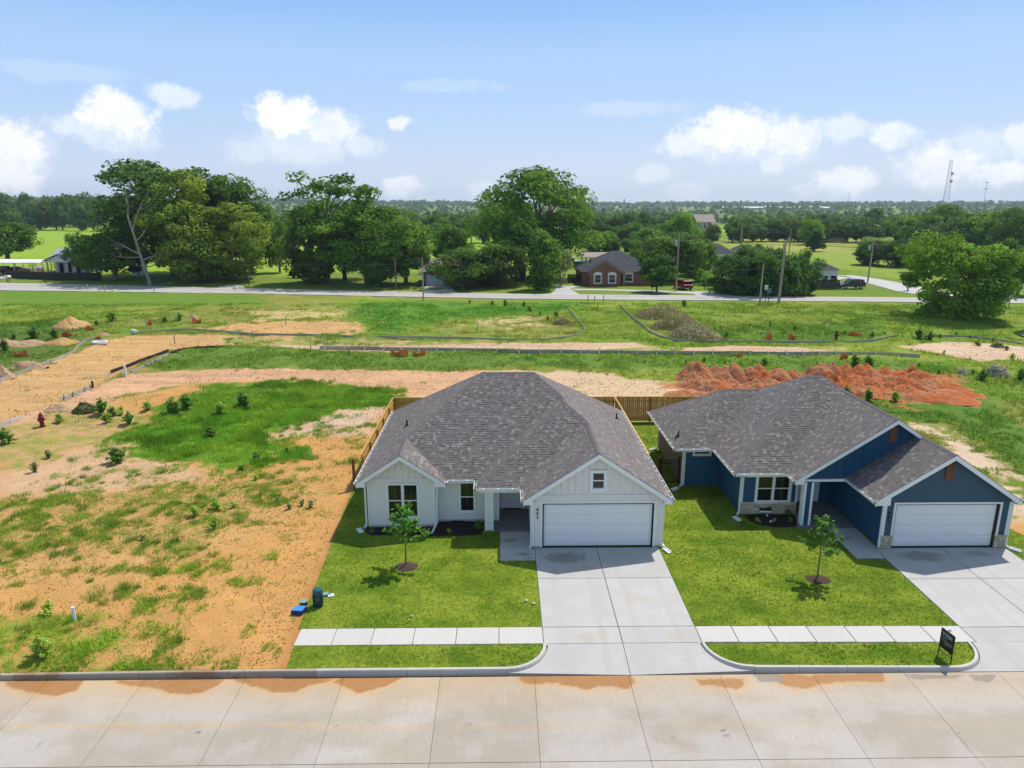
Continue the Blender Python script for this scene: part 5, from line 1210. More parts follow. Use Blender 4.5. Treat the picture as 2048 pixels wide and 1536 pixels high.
belt(1780, 2090, 480, 428, 12, 50, 'tree deeper in the wood at the right', 'back trees of the right wood', ['belt3', 'belt5', 'belt0'])
# dead tree: bare pale limbs
def dead_tree(px, by, ty):
    p = G(px, by); p.z = 0; H = AY(px, ty, p.y).z
    t_ = thing('dead_tree', 'bare pale dead tree with forked limbs in front of the left cottonwoods', 'tree', p)
    rr = random.Random(5)
    def limb(b, a, d, L, r, dep):
        pts = [a]; rad = [r]; q = a.copy(); dd = d.copy()
        for i in range(4):
            dd = (dd+Vector((rr.uniform(-.28, .28), rr.uniform(-.28, .28), rr.uniform(-.12, .16)))).normalized(); q = q+dd*L/4; pts.append(q.copy()); rad.append(r*(1-.18*(i+1)))
        b.tube(pts, rad, 6)
        if dep:
            for k in range(3 if dep > 1 else 2):
                j = rr.choice((2, 3, 4)); s = Vector((rr.uniform(-1, 1), rr.uniform(-.6, .6), rr.uniform(.0, .9))).normalized(); limb(b, pts[j], (dd*.5+s).normalized(), L*rr.uniform(.45, .7), rad[j]*.6, dep-1)
    tb = B(); tb.tube([(0, 0, -.2), (0, 0, .4), (-.8, 0, H*.22), (-1.6, 0, H*.42), (-2.2, 0, H*.58)], [.5, .36, .29, .24, .18], 8); o = tb.build('trunk', M['deadwood'], t_, local=True)
    for s, d, L, r in [((-2.2, 0, H*.57), (-.35, 0, 1), H*.34, .2), ((-2.1, 0, H*.52), (.45, .1, 1), H*.38, .19), ((-1.2, 0, H*.30), (-1, 0, .35), H*.26, .15), ((-.9, 0, H*.24), (1, -.1, .25), H*.28, .14), ((-1.7, 0, H*.42), (.9, .1, .6), H*.25, .13), ((-.6, 0, H*.17), (1, 0, .1), H*.2, .10), ((-1.0, 0, H*.27), (-1, -.2, .05), H*.22, .1)]:
        b = B(); limb(b, Vector(s), Vector(d).normalized(), L*1.15, r*1.15, 2); b.build('limb', M['deadwood'], t_, local=True)
dead_tree(300, 569, 362)
# far woods that read as one bluish mass: leaf clumps by the thousand, one object
def far_wood(name, spans, seed):
    rng = np.random.default_rng(seed); V = []; Fq = []; Cq = []; tot = 0
    for (a0, a1, d0, d1, n, hh) in spans:
        a = np.radians(rng.uniform(a0, a1, n))+YAW; d = rng.uniform(d0, d1, n); x, y = np.sin(a)*d, np.cos(a)*d; z = far_h(x, y)
        h = hh*rng.uniform(.55, 1.25, n)
        for k in range(9):
            th = rng.uniform(0, 6.28, n); rr_2 = h*rng.uniform(0, .62, n); q = np.stack([x+np.cos(th)*rr_2, y+np.sin(th)*rr_2, z+h*rng.uniform(.15, .95, n)], 1)
            nn = rng.normal(size=(n, 3))*.6+np.array([0, -.3, .8]); nn /= np.linalg.norm(nn, axis=1)[:, None]
            v, f = leaf_cards(q, nn, h*rng.uniform(.25, .42, n), rng, .8); V.append(v); Fq.append(f+tot); tot += len(v)
            Cq.append(np.repeat(np.array([[.042, .075, .022]])*rng.uniform(.7, 1.4, (n, 1)), 4, axis=0))
    o = link(name, mesh_np(name, np.concatenate(V), np.concatenate(Fq), col=np.concatenate(Cq), mat=M['leaf'])); tag(o, 'distant bluish woods along the horizon', 'woods', kind='stuff')
far_wood('far_woods', [(-44, 44, 650, 900, 420, 9), (-44, 44, 900, 1500, 700, 10), (-44, 44, 1500, 2700, 1300, 12), (-48, 48, 2700, 3600, 3000, 15)], 3)
# ================================================================== BACKGROUND BUILDINGS
def pxm(p): return (p.y*math.cos(PITCH)+15*math.sin(PITCH))/FPX     # metres per photo pixel at depth p.y
def hip_roof(h, x0, x1, y0, y1, z, m, mat, over=.4):
    x0 -= over; x1 += over; y0 -= over; y1 += over; hw, hd_ = (x1-x0)/2, (y1-y0)/2; k = min(hw, hd_); b = B()
    A = [(x0, y0, z), (x1, y0, z), (x1, y1, z), (x0, y1, z)]
    if hw >= hd_: Rg = [(x0+k, y0+k, z+m*k), (x1-k, y0+k, z+m*k)]; fs = [(0, 1, 5, 4), (1, 2, 5), (2, 3, 4, 5), (3, 0, 4), (3, 2, 1, 0)]
    else: Rg = [(x0+k, y0+k, z+m*k), (x0+k, y1-k, z+m*k)]; fs = [(0, 1, 4), (1, 2, 5, 4), (2, 3, 5), (3, 0, 4, 5), (3, 2, 1, 0)]
    b.add(A+Rg, fs); return b.build('roof', M[mat], h)
def gable_y(h, x0, x1, y0, y1, z, m, mat, over=.35, name='roof'):
    """ridge along Y, gable faces the camera"""
    xm = (x0+x1)/2; zp = z+m*(xm-x0+over); b = B()
    for s in (1, -1):
        e_ = x0-over if s == 1 else x1+over
        b.slab3([(e_, y0-over, z-.05), (xm, y0-over, zp-.05), (xm, y1+over, zp-.05), (e_, y1+over, z-.05)], (0, 0, .14))
    return b.build(name, M[mat], h)
def gable_x(h, x0, x1, y0, y1, z, m, mat, over=.35):
    ym = (y0+y1)/2; zp = z+m*(ym-y0+over); b = B()
    for e_ in (y0-over, y1+over): b.slab3([(x0-over, e_, z-.05), (x1+over, e_, z-.05), (x1+over, ym, zp-.05), (x0-over, ym, zp-.05)], (0, 0, .14))
    return b.build('roof', M[mat], h)
def gtri(h, x0, x1, y, z, m, mat, th=.2, name='gable'):
    xm = (x0+x1)/2; return B().slab3([(x0, y, z), (x1, y, z), (xm, y, z+m*(xm-x0))], (0, th, 0)).build(name, M[mat], h)
def win(h, x0, x1, z0, z1, y, frame=.1, arch=0.):
    b = B(); b.box(x0-frame, x1+frame, y-.06, y, z1, z1+frame).box(x0-frame, x1+frame, y-.06, y, z0-frame, z0).box(x0-frame, x0, y-.06, y, z0, z1).box(x1, x1+frame, y-.06, y, z0, z1).box(x0, x1, y-.05, y, (z0+z1)/2-.03, (z0+z1)/2+.03)
    if arch:
        n = 8; xm = (x0+x1)/2; rr_2 = (x1-x0)/2+frame
        pts = [(xm+rr_2*math.cos(math.pi*i/n), y, z1+frame+arch*math.sin(math.pi*i/n)) for i in range(n+1)]; b.slab3(pts, (0, -.05, 0))
    w_ = b.build('window', M['white'], h); B().box(x0, x1, y-.03, y-.01, z0, z1).build('pane', M['glass'], w_); return w_
# red brick house with a charcoal hip roof
P0 = G(1165, 574); Yb = P0.y+1.0
def hx(px, y=None): return AY(px, 560, Yb if y is None else y).x
bh = thing('brick_house', 'red brick house with arched white windows and charcoal hip roof across the county road', 'house', (hx(1225), Yb, 0))
a, c_ = hx(1168), hx(1320); fa, fb = hx(1178), hx(1241)
B().box(a, c_, Yb+1.5, Yb+15, 0, 2.6).build('wall', M['brick_red'], bh)
B().box(fa, fb, Yb, Yb+1.5, 0, 2.6).build('front_wing', M['brick_red'], bh); gtri(bh, fa, fb, Yb, 2.6, .66, 'brick_red', 1.5)
hip_roof(bh, a, c_, Yb+1.5, Yb+14, 2.6, .52, 'roofdark', .5); gable_y(bh, fa, fb, Yb, Yb+7, 2.6, .66, 'roofdark', .4)
M['trimtan'] = pm('trim_tan', (.42, .27, .19), .08, 2, .7)
xm = (fa+fb)/2
for s, e_ in ((fa-.4, 1), (fb+.4, -1)): B().slab3([(s, Yb-.42, 2.34), (xm, Yb-.42, 2.34+.66*(xm-fa+.4)), (xm, Yb-.42, 2.52+.66*(xm-fa+.4)), (s, Yb-.42, 2.52)], (0, -.08, 0)).build('rake_board', M['trimtan'], bh)
for px in (1195.5, 1224): win(bh, hx(px)-.55, hx(px)+.55, .7, 2.1, Yb, .22, .35)
win(bh, hx(1253), hx(1267), .8, 2.1, Yb+1.5, .2, .3)
B().box(hx(1250)-.2, hx(1250)+.15, Yb+1.0, Yb+1.4, 0, 2.5).build('porch_column', M['trimtan'], bh); B().box(hx(1242), hx(1246), Yb+1.46, Yb+1.5, 0, 2.1).build('front_door', M['cedar'], bh)
B().tube([(hx(1185), Yb+4, 4), (hx(1185), Yb+4, 5.0)], .12).build('vent_pipe', M['vent'], bh)
# brick house with a pale garage door, mostly under trees
P0 = G(870, 572.5); Yg = P0.y+1; gxp = lambda px: AY(px, 560, Yg).x
gh = thing('brick_house', 'low brick house with pale blue garage door half hidden under dark trees', 'house', (gxp(900), Yg, 0))
B().box(gxp(845), gxp(1012), Yg, Yg+10, 0, 2.6).build('wall', M['brick_red'], gh); gable_x(gh, gxp(845), gxp(1012), Yg, Yg+10, 2.6, .36, 'rooftan', .6)
M['gdpale'] = pm('garage_pale', (.42, .50, .56), .04, 2, .5)
gd = B().box(gxp(853), gxp(899), Yg-.06, Yg-.001, 0, 2.15).build('garage_door', M['gdpale'], gh)
for k in range(1, 4): B().box(gxp(853)+.02, gxp(899)-.02, Yg-.075, Yg-.061, k*.54-.02, k*.54+.01).build('door_rail', M['gdpale'], gd)
for px in (950, 990): win(gh, gxp(px)-.6, gxp(px)+.6, .9, 2.0, Yg)
B().box(gxp(915), gxp(918), Yg-.05, Yg-.001, 0, 2.05).build('front_door', M['white'], gh)
# dark barn shaped shed behind the trees
P0 = G(1040, 562); shx = lambda px: AY(px, 550, P0.y).x; s0, s1 = shx(1029), shx(1052); sm = (s0+s1)/2; dx = (s1-s0)/2
bs = thing('barn_shed', 'dark gambrel-roofed shed between the trees right of the low brick house', 'shed', (sm, P0.y, 0))
B().box(s0, s1, P0.y, P0.y+5, 0, 2.2).build('wall', M['greydark'], bs)
prof = [(s0-.15, 2.1), (s0+dx*.38, 3.6), (sm, 4.2), (s1-dx*.38, 3.6), (s1+.15, 2.1)]
B().slab3([(x, P0.y+.02, z-.05) for x, z in prof], (0, 4.9, 0)).build('gable', M['greydark'], bs)
for i in range(4):
    (xa, za), (xb, zb) = prof[i], prof[i+1]; B().slab3([(xa, P0.y-.2, za), (xb, P0.y-.2, zb), (xb, P0.y-.2, zb+.1), (xa, P0.y-.2, za+.1)], (0, 5.4, 0)).build('roof', M['roofgrey'], bs)
B().box(sm-.9, sm+.9, P0.y-.05, P0.y, 0, 2).build('door', M['seal'], bs)
# open pole pavilion and white truck behind the brick house
P0 = G(1205, 541); ax_ = lambda px: AY(px, 530, P0.y).x
pv = thing('pole_pavilion', 'open pavilion on brown posts with tan roof behind the red brick house', 'pavilion', (ax_(1205), P0.y, 0))
for px in (1172, 1190, 1208, 1226):
    for dy in (0, 9): B().box(ax_(px)-.12, ax_(px)+.12, P0.y+dy-.12, P0.y+dy+.12, 0, 3.0).build('post', M['cedar'], pv)
gable_x(pv, ax_(1170), ax_(1230), P0.y, P0.y+9, 3.0, .16, 'rooftan', .6)
B().box(ax_(1160), ax_(1232), P0.y-1.2, P0.y-1.1, .5, 1.1).build('rail_board', M['seal'], pv)
P0 = G(1158, 566); wf = thing('board_fence', 'short dark board fence left of the red brick house', 'fence', (AY(1135, 560, P0.y).x, P0.y, 0))
n_ = 10
for k in range(n_):
    x0 = AY(1135, 560, P0.y).x; x1 = AY(1168, 560, P0.y).x; w_ = (x1-x0)/n_; B().box(x0+k*w_, x0+(k+1)*w_-.03, P0.y, P0.y+.03, 0, 1.7).build('board', M['seal'], wf)
P0 = G(1150, 534); wf = thing('board_fence', 'dark low board fence in front of the white truck', 'fence', (AY(1144, 530, P0.y).x, P0.y, 0))
for k in range(8):
    x0 = AY(1144, 530, P0.y).x; x1 = AY(1166, 530, P0.y).x; w_ = (x1-x0)/8; B().box(x0+k*w_, x0+(k+1)*w_-.03, P0.y, P0.y+.03, 0, 1.3).build('board', M['seal'], wf)
P0 = G(1168, 537); b = B(); b.box(AY(1159, 530, P0.y).x, AY(1180, 530, P0.y).x, P0.y, P0.y+4, 1.5, 1.65); ws = thing('low_shed', 'low lean-to with white flat roof beside the red brick house', 'shed', (AY(1168, 530, P0.y).x, P0.y, 0)); b.build('roof', M['white'], ws); B().box(AY(1160, 530, P0.y).x, AY(1179, 530, P0.y).x, P0.y+.3, P0.y+3.7, 0, 1.5).build('wall', M['greydark'], ws)
# white gabled house at the left with carport, deck and dark fence
P0 = G(130, 549); Yl = P0.y; lx = lambda px: AY(px, 545, Yl).x
lh = thing('gabled_house', 'small pale house with grey metal roof and white gable porch at the left', 'house', (lx(125), Yl, 0))
B().box(lx(95), lx(170), Yl+3, Yl+13, 0, 3.0).build('wall', M['white'], lh); a, c_ = lx(92), lx(151)
gable_y(lh, a, c_, Yl, Yl+12, 2.9, .42, 'roofgrey', .4); gtri(lh, a, c_, Yl+.2, 2.9, .42, 'white'); B().box(a, c_, Yl+.1, Yl+.4, 2.7, 2.9).build('porch_beam', M['white'], lh)
gable_x(lh, lx(75), lx(172), Yl+5, Yl+14, 3.0, .42, 'roofgrey', .4)
for px in (95, 114, 135, 150): B().box(lx(px)-.1, lx(px)+.1, Yl+.15, Yl+.35, 0, 2.7).build('porch_post', M['white'], lh)
for px in (108, 124): B().box(lx(px)-.45, lx(px)+.45, Yl+2.93, Yl+3, .2, 2.2).build('window', M['glass'], lh)
B().box(lx(138), lx(146), Yl+2.93, Yl+3, 0, 2.1).build('door', M['seal'], lh)
M['rusty'] = pm('roof_rust', (.36, .13, .07), .2, 1, .8)
sh = thing('shed', 'small shed with rusty red roof behind the pale gabled house', 'shed', (lx(155), Yl+24, 0)); B().box(lx(152), lx(172), Yl+22, Yl+26, 0, 2.6).build('wall', M['siding_grey'], sh); gable_x(sh, lx(150), lx(172), Yl+22, Yl+27, 2.6, .6, 'rusty')
cp = thing('carport', 'open carport with flat white roof left of the pale gabled house', 'carport', (lx(45), Yl-2, 0))
B().slab3([(lx(-30), Yl-4, 2.75), (lx(88), Yl-1, 2.55), (lx(88), Yl+5, 2.75), (lx(-30), Yl+4, 2.95)], (0, 0, .14)).build('roof', M['white'], cp)
for px in (-25, 10, 45, 84):
    for dy in (-2.5, 3.5): B().box(lx(px)-.07, lx(px)+.07, Yl+dy, Yl+dy+.14, 0, 2.7).build('post', M['galv'], cp)
df = thing('board_fence', 'long dark board fence round the yard of the pale gabled house', 'fence', (lx(80), G(60, 560).y, 0))
q0, q1, q2 = G(13, 556), G(110, 561), G(205, 561)
for A_, B_ in ((q0, q1), (q1, q2)):
    n_ = 22
    for k in range(n_):
        u = A_.lerp(B_, k/n_); v = A_.lerp(B_, (k+.93)/n_); B().bar((u.x, u.y, .8), (v.x, v.y, .8), .04, 1.6+rnd.uniform(-.05, .05)).build('board', M['seal'], df)
M['deck'] = pm('deck_orange', (.34, .155, .06), .2, 3, .8, obj_var=.1)
dk = thing('deck', 'orange wooden deck with railing in front of the pale gabled house', 'deck', (lx(95), Yl-3, 0)); x0, x1 = lx(62), lx(128)
B().box(x0, x1, Yl-4.2, Yl-.2, .3, .45).build('platform', M['deck'], dk); B().box(x0, x1, Yl-4.25, Yl-4.15, 1.35, 1.45).build('rail', M['deck'], dk); B().slab3([(lx(20), Yl-5.0, .1), (x0, Yl-4.2, .45), (x0, Yl-2.8, .45), (lx(20), Yl-3.8, .1)], (0, 0, .08)).build('ramp', M['deck'], dk)
for k in range(24): x = x0+(x1-x0)*k/23; B().box(x-.05, x+.05, Yl-4.24, Yl-4.16, .45, 1.36).build('baluster', M['deck'], dk)
ph = thing('porta_box', 'small white propane style cabinet beside the carport', 'cabinet', (lx(88), Yl-1.2, 0)); B().box(lx(82), lx(93), Yl-1.6, Yl-.6, .6, 1.9).build('body', M['white'], ph, .1); B().box(lx(84), lx(91), Yl-1.62, Yl-1.6, .8, 1.5).build('door', M['galv'], ph)
P0 = G(270, 551); s0, s1 = AY(262, 545, P0.y).x, AY(281, 545, P0.y).x; ts = thing('shed', 'small white shed beside the trunk of the dead tree', 'shed', ((s0+s1)/2, P0.y, 0)); B().box(s0, s1, P0.y, P0.y+2, 0, 2.0).build('wall', M['white'], ts); B().slab3([(s0-.1, P0.y-.1, 2.0), (s1+.1, P0.y-.1, 1.85), (s1+.1, P0.y+2.1, 1.85), (s0-.1, P0.y+2.1, 2.0)], (0, 0, .1)).build('roof', M['roofgrey'], ts); B().box(s1-.7, s1-.15, P0.y-.03, P0.y, 0, 1.8).build('door', M['galv'], ts)
# dark hip roofs among the trees to the right, white house by the side road
def hip_house(px0, px1, by, dep, label, wall='siding', roof='roofdark', wh=2.7, m=.6, z=0, wins=3):
    p0 = G(px0, by); xx = lambda px: AY(px, by, p0.y).x; h = thing('house', label, 'house', ((xx(px0)+xx(px1))/2, p0.y, 0)); B().box(xx(px0), xx(px1), p0.y, p0.y+dep, z, z+wh).build('wall', M[wall], h); hip_roof(h, xx(px0), xx(px1), p0.y, p0.y+dep, z+wh, m, roof)
    for k in range(wins): x = xx(px0)+(xx(px1)-xx(px0))*(k+.5)/wins; win(h, x-.5, x+.5, z+.9, z+2.0, p0.y)
    return h, p0, xx
hip_house(1416, 1470, 529, 13, 'house with big charcoal hip roof behind the dark thicket')
hip_house(1380, 1418, 514, 12, 'house with charcoal hip roof left of the bigger hip roof, among trees')
hip_house(1482, 1514, 523, 9, 'house whose small charcoal roof peeks over the thicket, right of the bigger hip roof')
hip_house(1546, 1574, 537, 9, 'house whose charcoal roof shows between the utility poles')
hip_house(1546, 1558, 481, 7, 'little tan house with charcoal roof between the belt trees', 'trimtan', 'roofdark', 3.2, .6, wins=1)
h, p0, xx = hip_house(1640, 1673, 573, 7, 'white house with charcoal roof at the corner of the side road', 'white', 'roofdark', 3.1, .5, wins=2)
hip_house(1738, 1772, 475, 12, 'pale house with tan roof between the trees at the back right', 'white', 'rooftan', 4.0, .5)
hip_house(1588, 1604, 478, 6, 'low pale shed-like house hidden in the belt trees', 'trimtan', 'rooftan', 2.6, .3, wins=1)
p0 = G(1368, 470); xx = lambda px: AY(px, 460, p0.y).x
bg_ = thing('house', 'large beige two-storey house with tan roof on the rise behind the trees', 'house', (xx(1405), p0.y, 0))
M['beige'] = pm('wall_beige', (.50, .44, .40), .06, 1, .8)
B().box(xx(1393), xx(1416), p0.y, p0.y+14, 0, 6.2).box(xx(1416), xx(1440), p0.y+3, p0.y+14, 0, 4.6).build('wall', M['beige'], bg_); gable_x(bg_, xx(1393), xx(1430), p0.y, p0.y+14, 6.2, .5, 'rooftan'); hip_roof(bg_, xx(1414), xx(1442), p0.y+2, p0.y+15, 4.6, .5, 'rooftan')
for px in (1399, 1409): win(bg_, xx(px)-.5, xx(px)+.5, 3.6, 5.2, p0.y)
# dark fence and cars by the white house
P0 = G(1632, 579); wf = thing('board_fence', 'dark board fence in front of the white corner house', 'fence', (AY(1655, 575, P0.y).x, P0.y, 0)); x0, x1 = AY(1631, 575, P0.y).x, AY(1679, 575, P0.y).x
for k in range(26): w_ = (x1-x0)/26; B().box(x0+k*w_, x0+(k+1)*w_-.03, P0.y, P0.y+.03, 0, 1.75+.3*(k > 19)*(k < 23)).build('board', M['seal'], wf)
# ------------------------------------------------------------------ vehicles
M['tyre'] = pm('tyre', (.015, .015, .015), .1, 8, .8); M['rim'] = pm('rim', (.4, .4, .42), .05, 8, .3, metal=.7)
def paint(n, c): return pm(n, c, .03, 2, .25, spec=.6)
M['p_navy'] = paint('paint_navy', (.012, .025, .07)); M['p_red'] = paint('paint_red', (.22, .01, .012)); M['p_white'] = paint('paint_white', (.75, .76, .77)); M['p_maroon'] = paint('paint_maroon', (.09, .012, .012)); M['lampred'] = paint('tail_lamp', (.5, .02, .02)); M['lampw'] = paint('head_lamp', (.8, .8, .78))
def vehicle(name, label, cat, pos, rz, pnt, kind='suv', group=None):
    """length along +X (front), profile extruded across the width"""
    v = thing(name, label, cat, pos, rz); L, W = 4.7, 1.84
    bp = [(-2.35, .42), (-2.33, .95), (-2.2, 1.02), (.95, 1.05), (2.1, .92), (2.33, .78), (2.35, .42)]
    cabs = dict(suv=[(-2.22, 1.02), (-2.0, 1.68), (-.2, 1.76), (.25, 1.72), (1.05, 1.04)], pickup=[(-.7, 1.0), (-.55, 1.72), (.35, 1.78), (1.1, 1.04)], car=[(-1.7, 1.0), (-1.1, 1.42), (.2, 1.45), (1.1, 1.03)], truck=[(-.4, 1.0), (-.3, 2.1), (1.0, 2.15), (1.5, 1.1)])
    cb = cabs[kind]
    B().slab3([(x, -W/2, z) for x, z in bp], (0, W, 0)).build('body', M[pnt], v, .06, local=True)
    B().slab3([(x, -W/2+.10, z) for x, z in cb], (0, W-.2, 0)).build('cabin', M[pnt], v, .05, local=True)
    n = len(cb); ins = []
    cxm = sum(p[0] for p in cb)/n
    for sy in (-1, 1):
        pts = [(cxm+(x-cxm)*.86, 1.06 if i in (0, n-1) else z-.12) for i, (x, z) in enumerate(cb)]; xm = (pts[1][0]+pts[-2][0])/2-.1
        for half in (0, 1):
            q = [p for p in pts if (p[0] < xm) == (half == 0)]; q = (q+[(xm-.04, pts[1][1]), (xm-.04, 1.06)]) if half == 0 else ([(xm+.04, 1.06), (xm+.04, pts[1][1])]+q)
            y = sy*(W/2-.10); B().slab3([(x, y, z) for x, z in q], (0, sy*.012, 0)).build('side_window', M['glass'], v, local=True)
    (xa, za), (xb, zb) = cb[-2], cb[-1]; d = Vector((xb-xa, 0, zb-za)); nrm = Vector((-d.z, 0, d.x)).normalized()*(-.012 if d.x > 0 else .012)*-1
    a1, a2 = Vector((xa, 0, za))+d*.12, Vector((xa, 0, za))+d*.92
    B().slab3([(a1.x, -W/2+.2, a1.z), (a1.x, W/2-.2, a1.z), (a2.x, W/2-.14, a2.z), (a2.x, -W/2+.14, a2.z)], nrm).build('windscreen', M['glass'], v, local=True)
    (xa, za), (xb, zb) = cb[1], cb[0]; d = Vector((xb-xa, 0, zb-za)); a1, a2 = Vector((xa, 0, za))+d*.15, Vector((xa, 0, za))+d*.8
    B().slab3([(a1.x, -W/2+.2, a1.z), (a1.x, W/2-.2, a1.z), (a2.x, W/2-.14, a2.z), (a2.x, -W/2+.14, a2.z)], (-.015, 0, .004)).build('rear_window', M['glass'], v, local=True)
    for x in (-1.45, 1.42):
        for sy in (-1, 1):
            w_ = B().tube([(x, sy*(W/2-.2), .34), (x, sy*(W/2+.01), .34)], .34, 16).build('wheel', M['tyre'], v, local=True); B().tube([(x, sy*(W/2+.005), .34), (x, sy*(W/2+.02), .34)], .21, 12).build('rim', M['rim'], w_, local=True)
    for sy in (-1, 1):
        B().box(2.28, 2.36, sy*.72-.18, sy*.72+.18, .66, .78).build('headlight', M['lampw'], v, local=True); B().box(-2.37, -2.30, sy*.78-.1, sy*.78+.1, .72, .98).build('tail_light', M['lampred'], v, local=True)
    B().box(2.30, 2.40, -.8, .8, .36, .52).build('bumper', M['greydark'], v, local=True); B().box(-2.40, -2.30, -.8, .8, .36, .52).build('bumper', M['greydark'], v, local=True)
    if kind == 'pickup':
        for sy in (-1, 1): B().box(-2.28, -.75, sy*.86-.05, sy*.86+.05, 1.0, 1.12).build('bed_side', M[pnt], v, local=True)
    if kind == 'truck': B().box(-2.3, -.5, -.85, .85, 1.03, 1.25).build('bed', M['white'], v, local=True)
    return v
def veh(px, py, rz, *a, z=.06, **k): p = G(px, py, z); p.z = z; return vehicle(a[0], a[1], a[2], p, rz, *a[3:], **k)
veh(1701, 577, R(180+4), 'parked_car', 'dark navy SUV parked beside the dark fence at the side road', 'car', 'p_navy', 'suv')
veh(1365, 578, R(102), 'parked_car', 'dark red SUV parked tail first on grass behind the tall utility pole', 'car', 'p_red', 'suv', z=.02)
veh(12, 548, R(80), 'parked_pickup', 'red pickup under the white carport roof at the left edge', 'truck', 'p_red', 'pickup', z=.02)
veh(38, 546, R(15), 'parked_car', 'dark car with pale bonnet parked under the carport', 'car', 'p_maroon', 'car', z=.02)
veh(1146, 531, R(175), 'parked_truck', 'white truck parked between trees behind the red brick house', 'truck', 'p_white', 'truck', z=.02)
veh(1285, 525, R(20), 'parked_car', 'white car half hidden behind the round-crowned tree', 'car', 'p_white', 'car', z=.02)
# ------------------------------------------------------------------ poles, wires, signs
def upole(px, by, ty, label, trans=None, arm=False, r=.15, lean=0., lampside=0):
    p = G(px, by); H = AY(px, ty, p.y).z
    t_ = thing('utility_pole', label, 'utility pole', (p.x, p.y, 0)); B().tube([(0, 0, -.3), (lean*.5, 0, H*.5), (lean, 0, H)], [r*1.15, r, r*.72], 10).build('pole', M['pole'], t_, local=True)
    B().tube([(lean, 0, H), (lean, 0, H+.25)], .05, 6).build('insulator', M['galv'], t_, local=True)
    if trans:
        zt_ = H*trans; b = B(); b.tube([(-.45, 0, zt_-.45), (-.45, 0, zt_+.45)], .26, 12); c_ = b.build('transformer', M['galv'], t_, local=True); B().tube([(-.45, 0, zt_+.45), (-.45, 0, zt_+.65)], .05, 6).build('bushing', M['seal'], c_, local=True); B().bar((-.45, 0, zt_), (0, 0, zt_), .08, .08).build('bracket', M['greydark'], t_, local=True)
    if arm: B().bar((-.9, 0, H-.3), (.9, 0, H-.3), .1, .12).build('crossarm', M['pole'], t_, local=True)
    return Vector((p.x+lean, p.y, H))
pA = upole(847, 602, 519, 'thin bare utility pole on the near verge in front of the low brick house', r=.11)
pB = upole(792, 574, 488, 'utility pole with white transformer among the centre-left trees', .84, r=.13)
pC = upole(1352, 583, 467, 'tall pale utility pole with transformer right of the round-crowned tree', .84)
pD = upole(1557, 607, 484, 'tallest pale utility pole on the near verge in front of the dark thicket', lean=.25, r=.19)
pE = upole(1519, 611, 530, 'short utility pole left of the tallest pole on the near verge', r=.13, lean=.1)
pF = upole(1735, 565, 480, 'utility pole with transformer beside the side road', .82, lean=.25)
pH = upole(1477, 540, 448, 'utility pole standing behind the charcoal hip roofs', r=.17, lean=.1)
pI = upole(1578, 505, 460, 'far utility pole with transformer in the yellow field', .6, r=.17)
pJ = upole(1667, 483, 452, 'thin far pole in front of the belt trees', r=.13)
pK = upole(1565, 516, 480, 'paired far pole left of the transformer pole in the yellow field', r=.16)
def wire(a, b_, sag, label, r=.034):
    pts = [a.lerp(b_, i/16)-Vector((0, 0, sag*4*(i/16)*(1-i/16))) for i in range(17)]; o = B().tube(pts, r, 5).build('overhead_wire', M['greydark']); tag(o, label, 'wire')
low = lambda p, d: p-Vector((0, 0, d))
wire(low(pA, .4), low(pC, 5.0), .8, 'overhead wire from the thin bare pole to the tall pale pole')
wire(low(pC, 5.0), low(pE, .5), .6, 'overhead wire from the tall pale pole to the short pole')
wire(low(pE, .5), low(pD, 3.8), .2, 'short overhead wire between the short pole and the tallest pole')
wire(low(pD, .2), Vector((pD.x+100, pD.y-6, 9)), 1.5, 'overhead wire running right from the tallest pole'); wire(low(pC, .2), low(pF, .3), 1.2, 'overhead wire from the tall pale pole to the side road pole')
wire(low(pF, .3), Vector((pF.x+60, pF.y+10, 8.5)), 1., 'overhead wire leaving the side road pole to the right'); wire(low(pB, .5), low(pA, .3), .6, 'overhead wire from the transformer pole to the thin bare pole'); wire(low(pA, .6), Vector((-70, 140, 5.5)), .9, 'overhead wire running left from the thin bare pole along the road'); wire(low(pH, .4), low(pI, .4), .9, 'far overhead wire from the hip roof pole to the yellow field pole')
wire(low(pI, .3), low(pJ, .3), .9, 'far overhead wire between the yellow field pole and the thin far pole')
def sign(px, by, ty, w_, hgt, label, panel='white', cat='sign', mat_post='greydark', face=0):
    p = G(px, by); H = AY(px, ty, p.y).z; t_ = thing('road_sign', label, cat, (p.x, p.y, 0), face); B().box(-.04, .04, -.03, .03, 0, H).build('post', M[mat_post], t_, local=True); B().box(-w_/2, w_/2, -.06, -.03, H-hgt, H).build('panel', M[panel], t_, local=True, bevel=.02); return t_
sign(1530, 606, 570, .55, .8, 'white road sign on a dark post between the two near verge poles'); M['sgreen'] = pm('sign_green', (.12, .25, .2), .05, 3, .5); sign(1536, 607, 577, .6, .7, 'greenish road sign on a dark post just right of the white one', 'sgreen')
sign(2017, 616, 582, .9, 1.15, 'pale grey road sign on a post by the road at the right edge', 'galv', face=.3)
p = G(1815, 582); ub = thing('utility_box', 'grey utility box on a post beside the side road', 'utility box', (p.x, p.y, 0)); B().box(-.55, .55, -.35, .35, .9, 2.4).build('cabinet', M['galv'], ub, .05, local=True); B().box(-.4, .4, -.37, -.351, 1.05, 2.25).build('door', M['galv'], ub, local=True); B().tube([(0, 0, 0), (0, 0, .9)], .12).build('post', M['greydark'], ub, local=True)
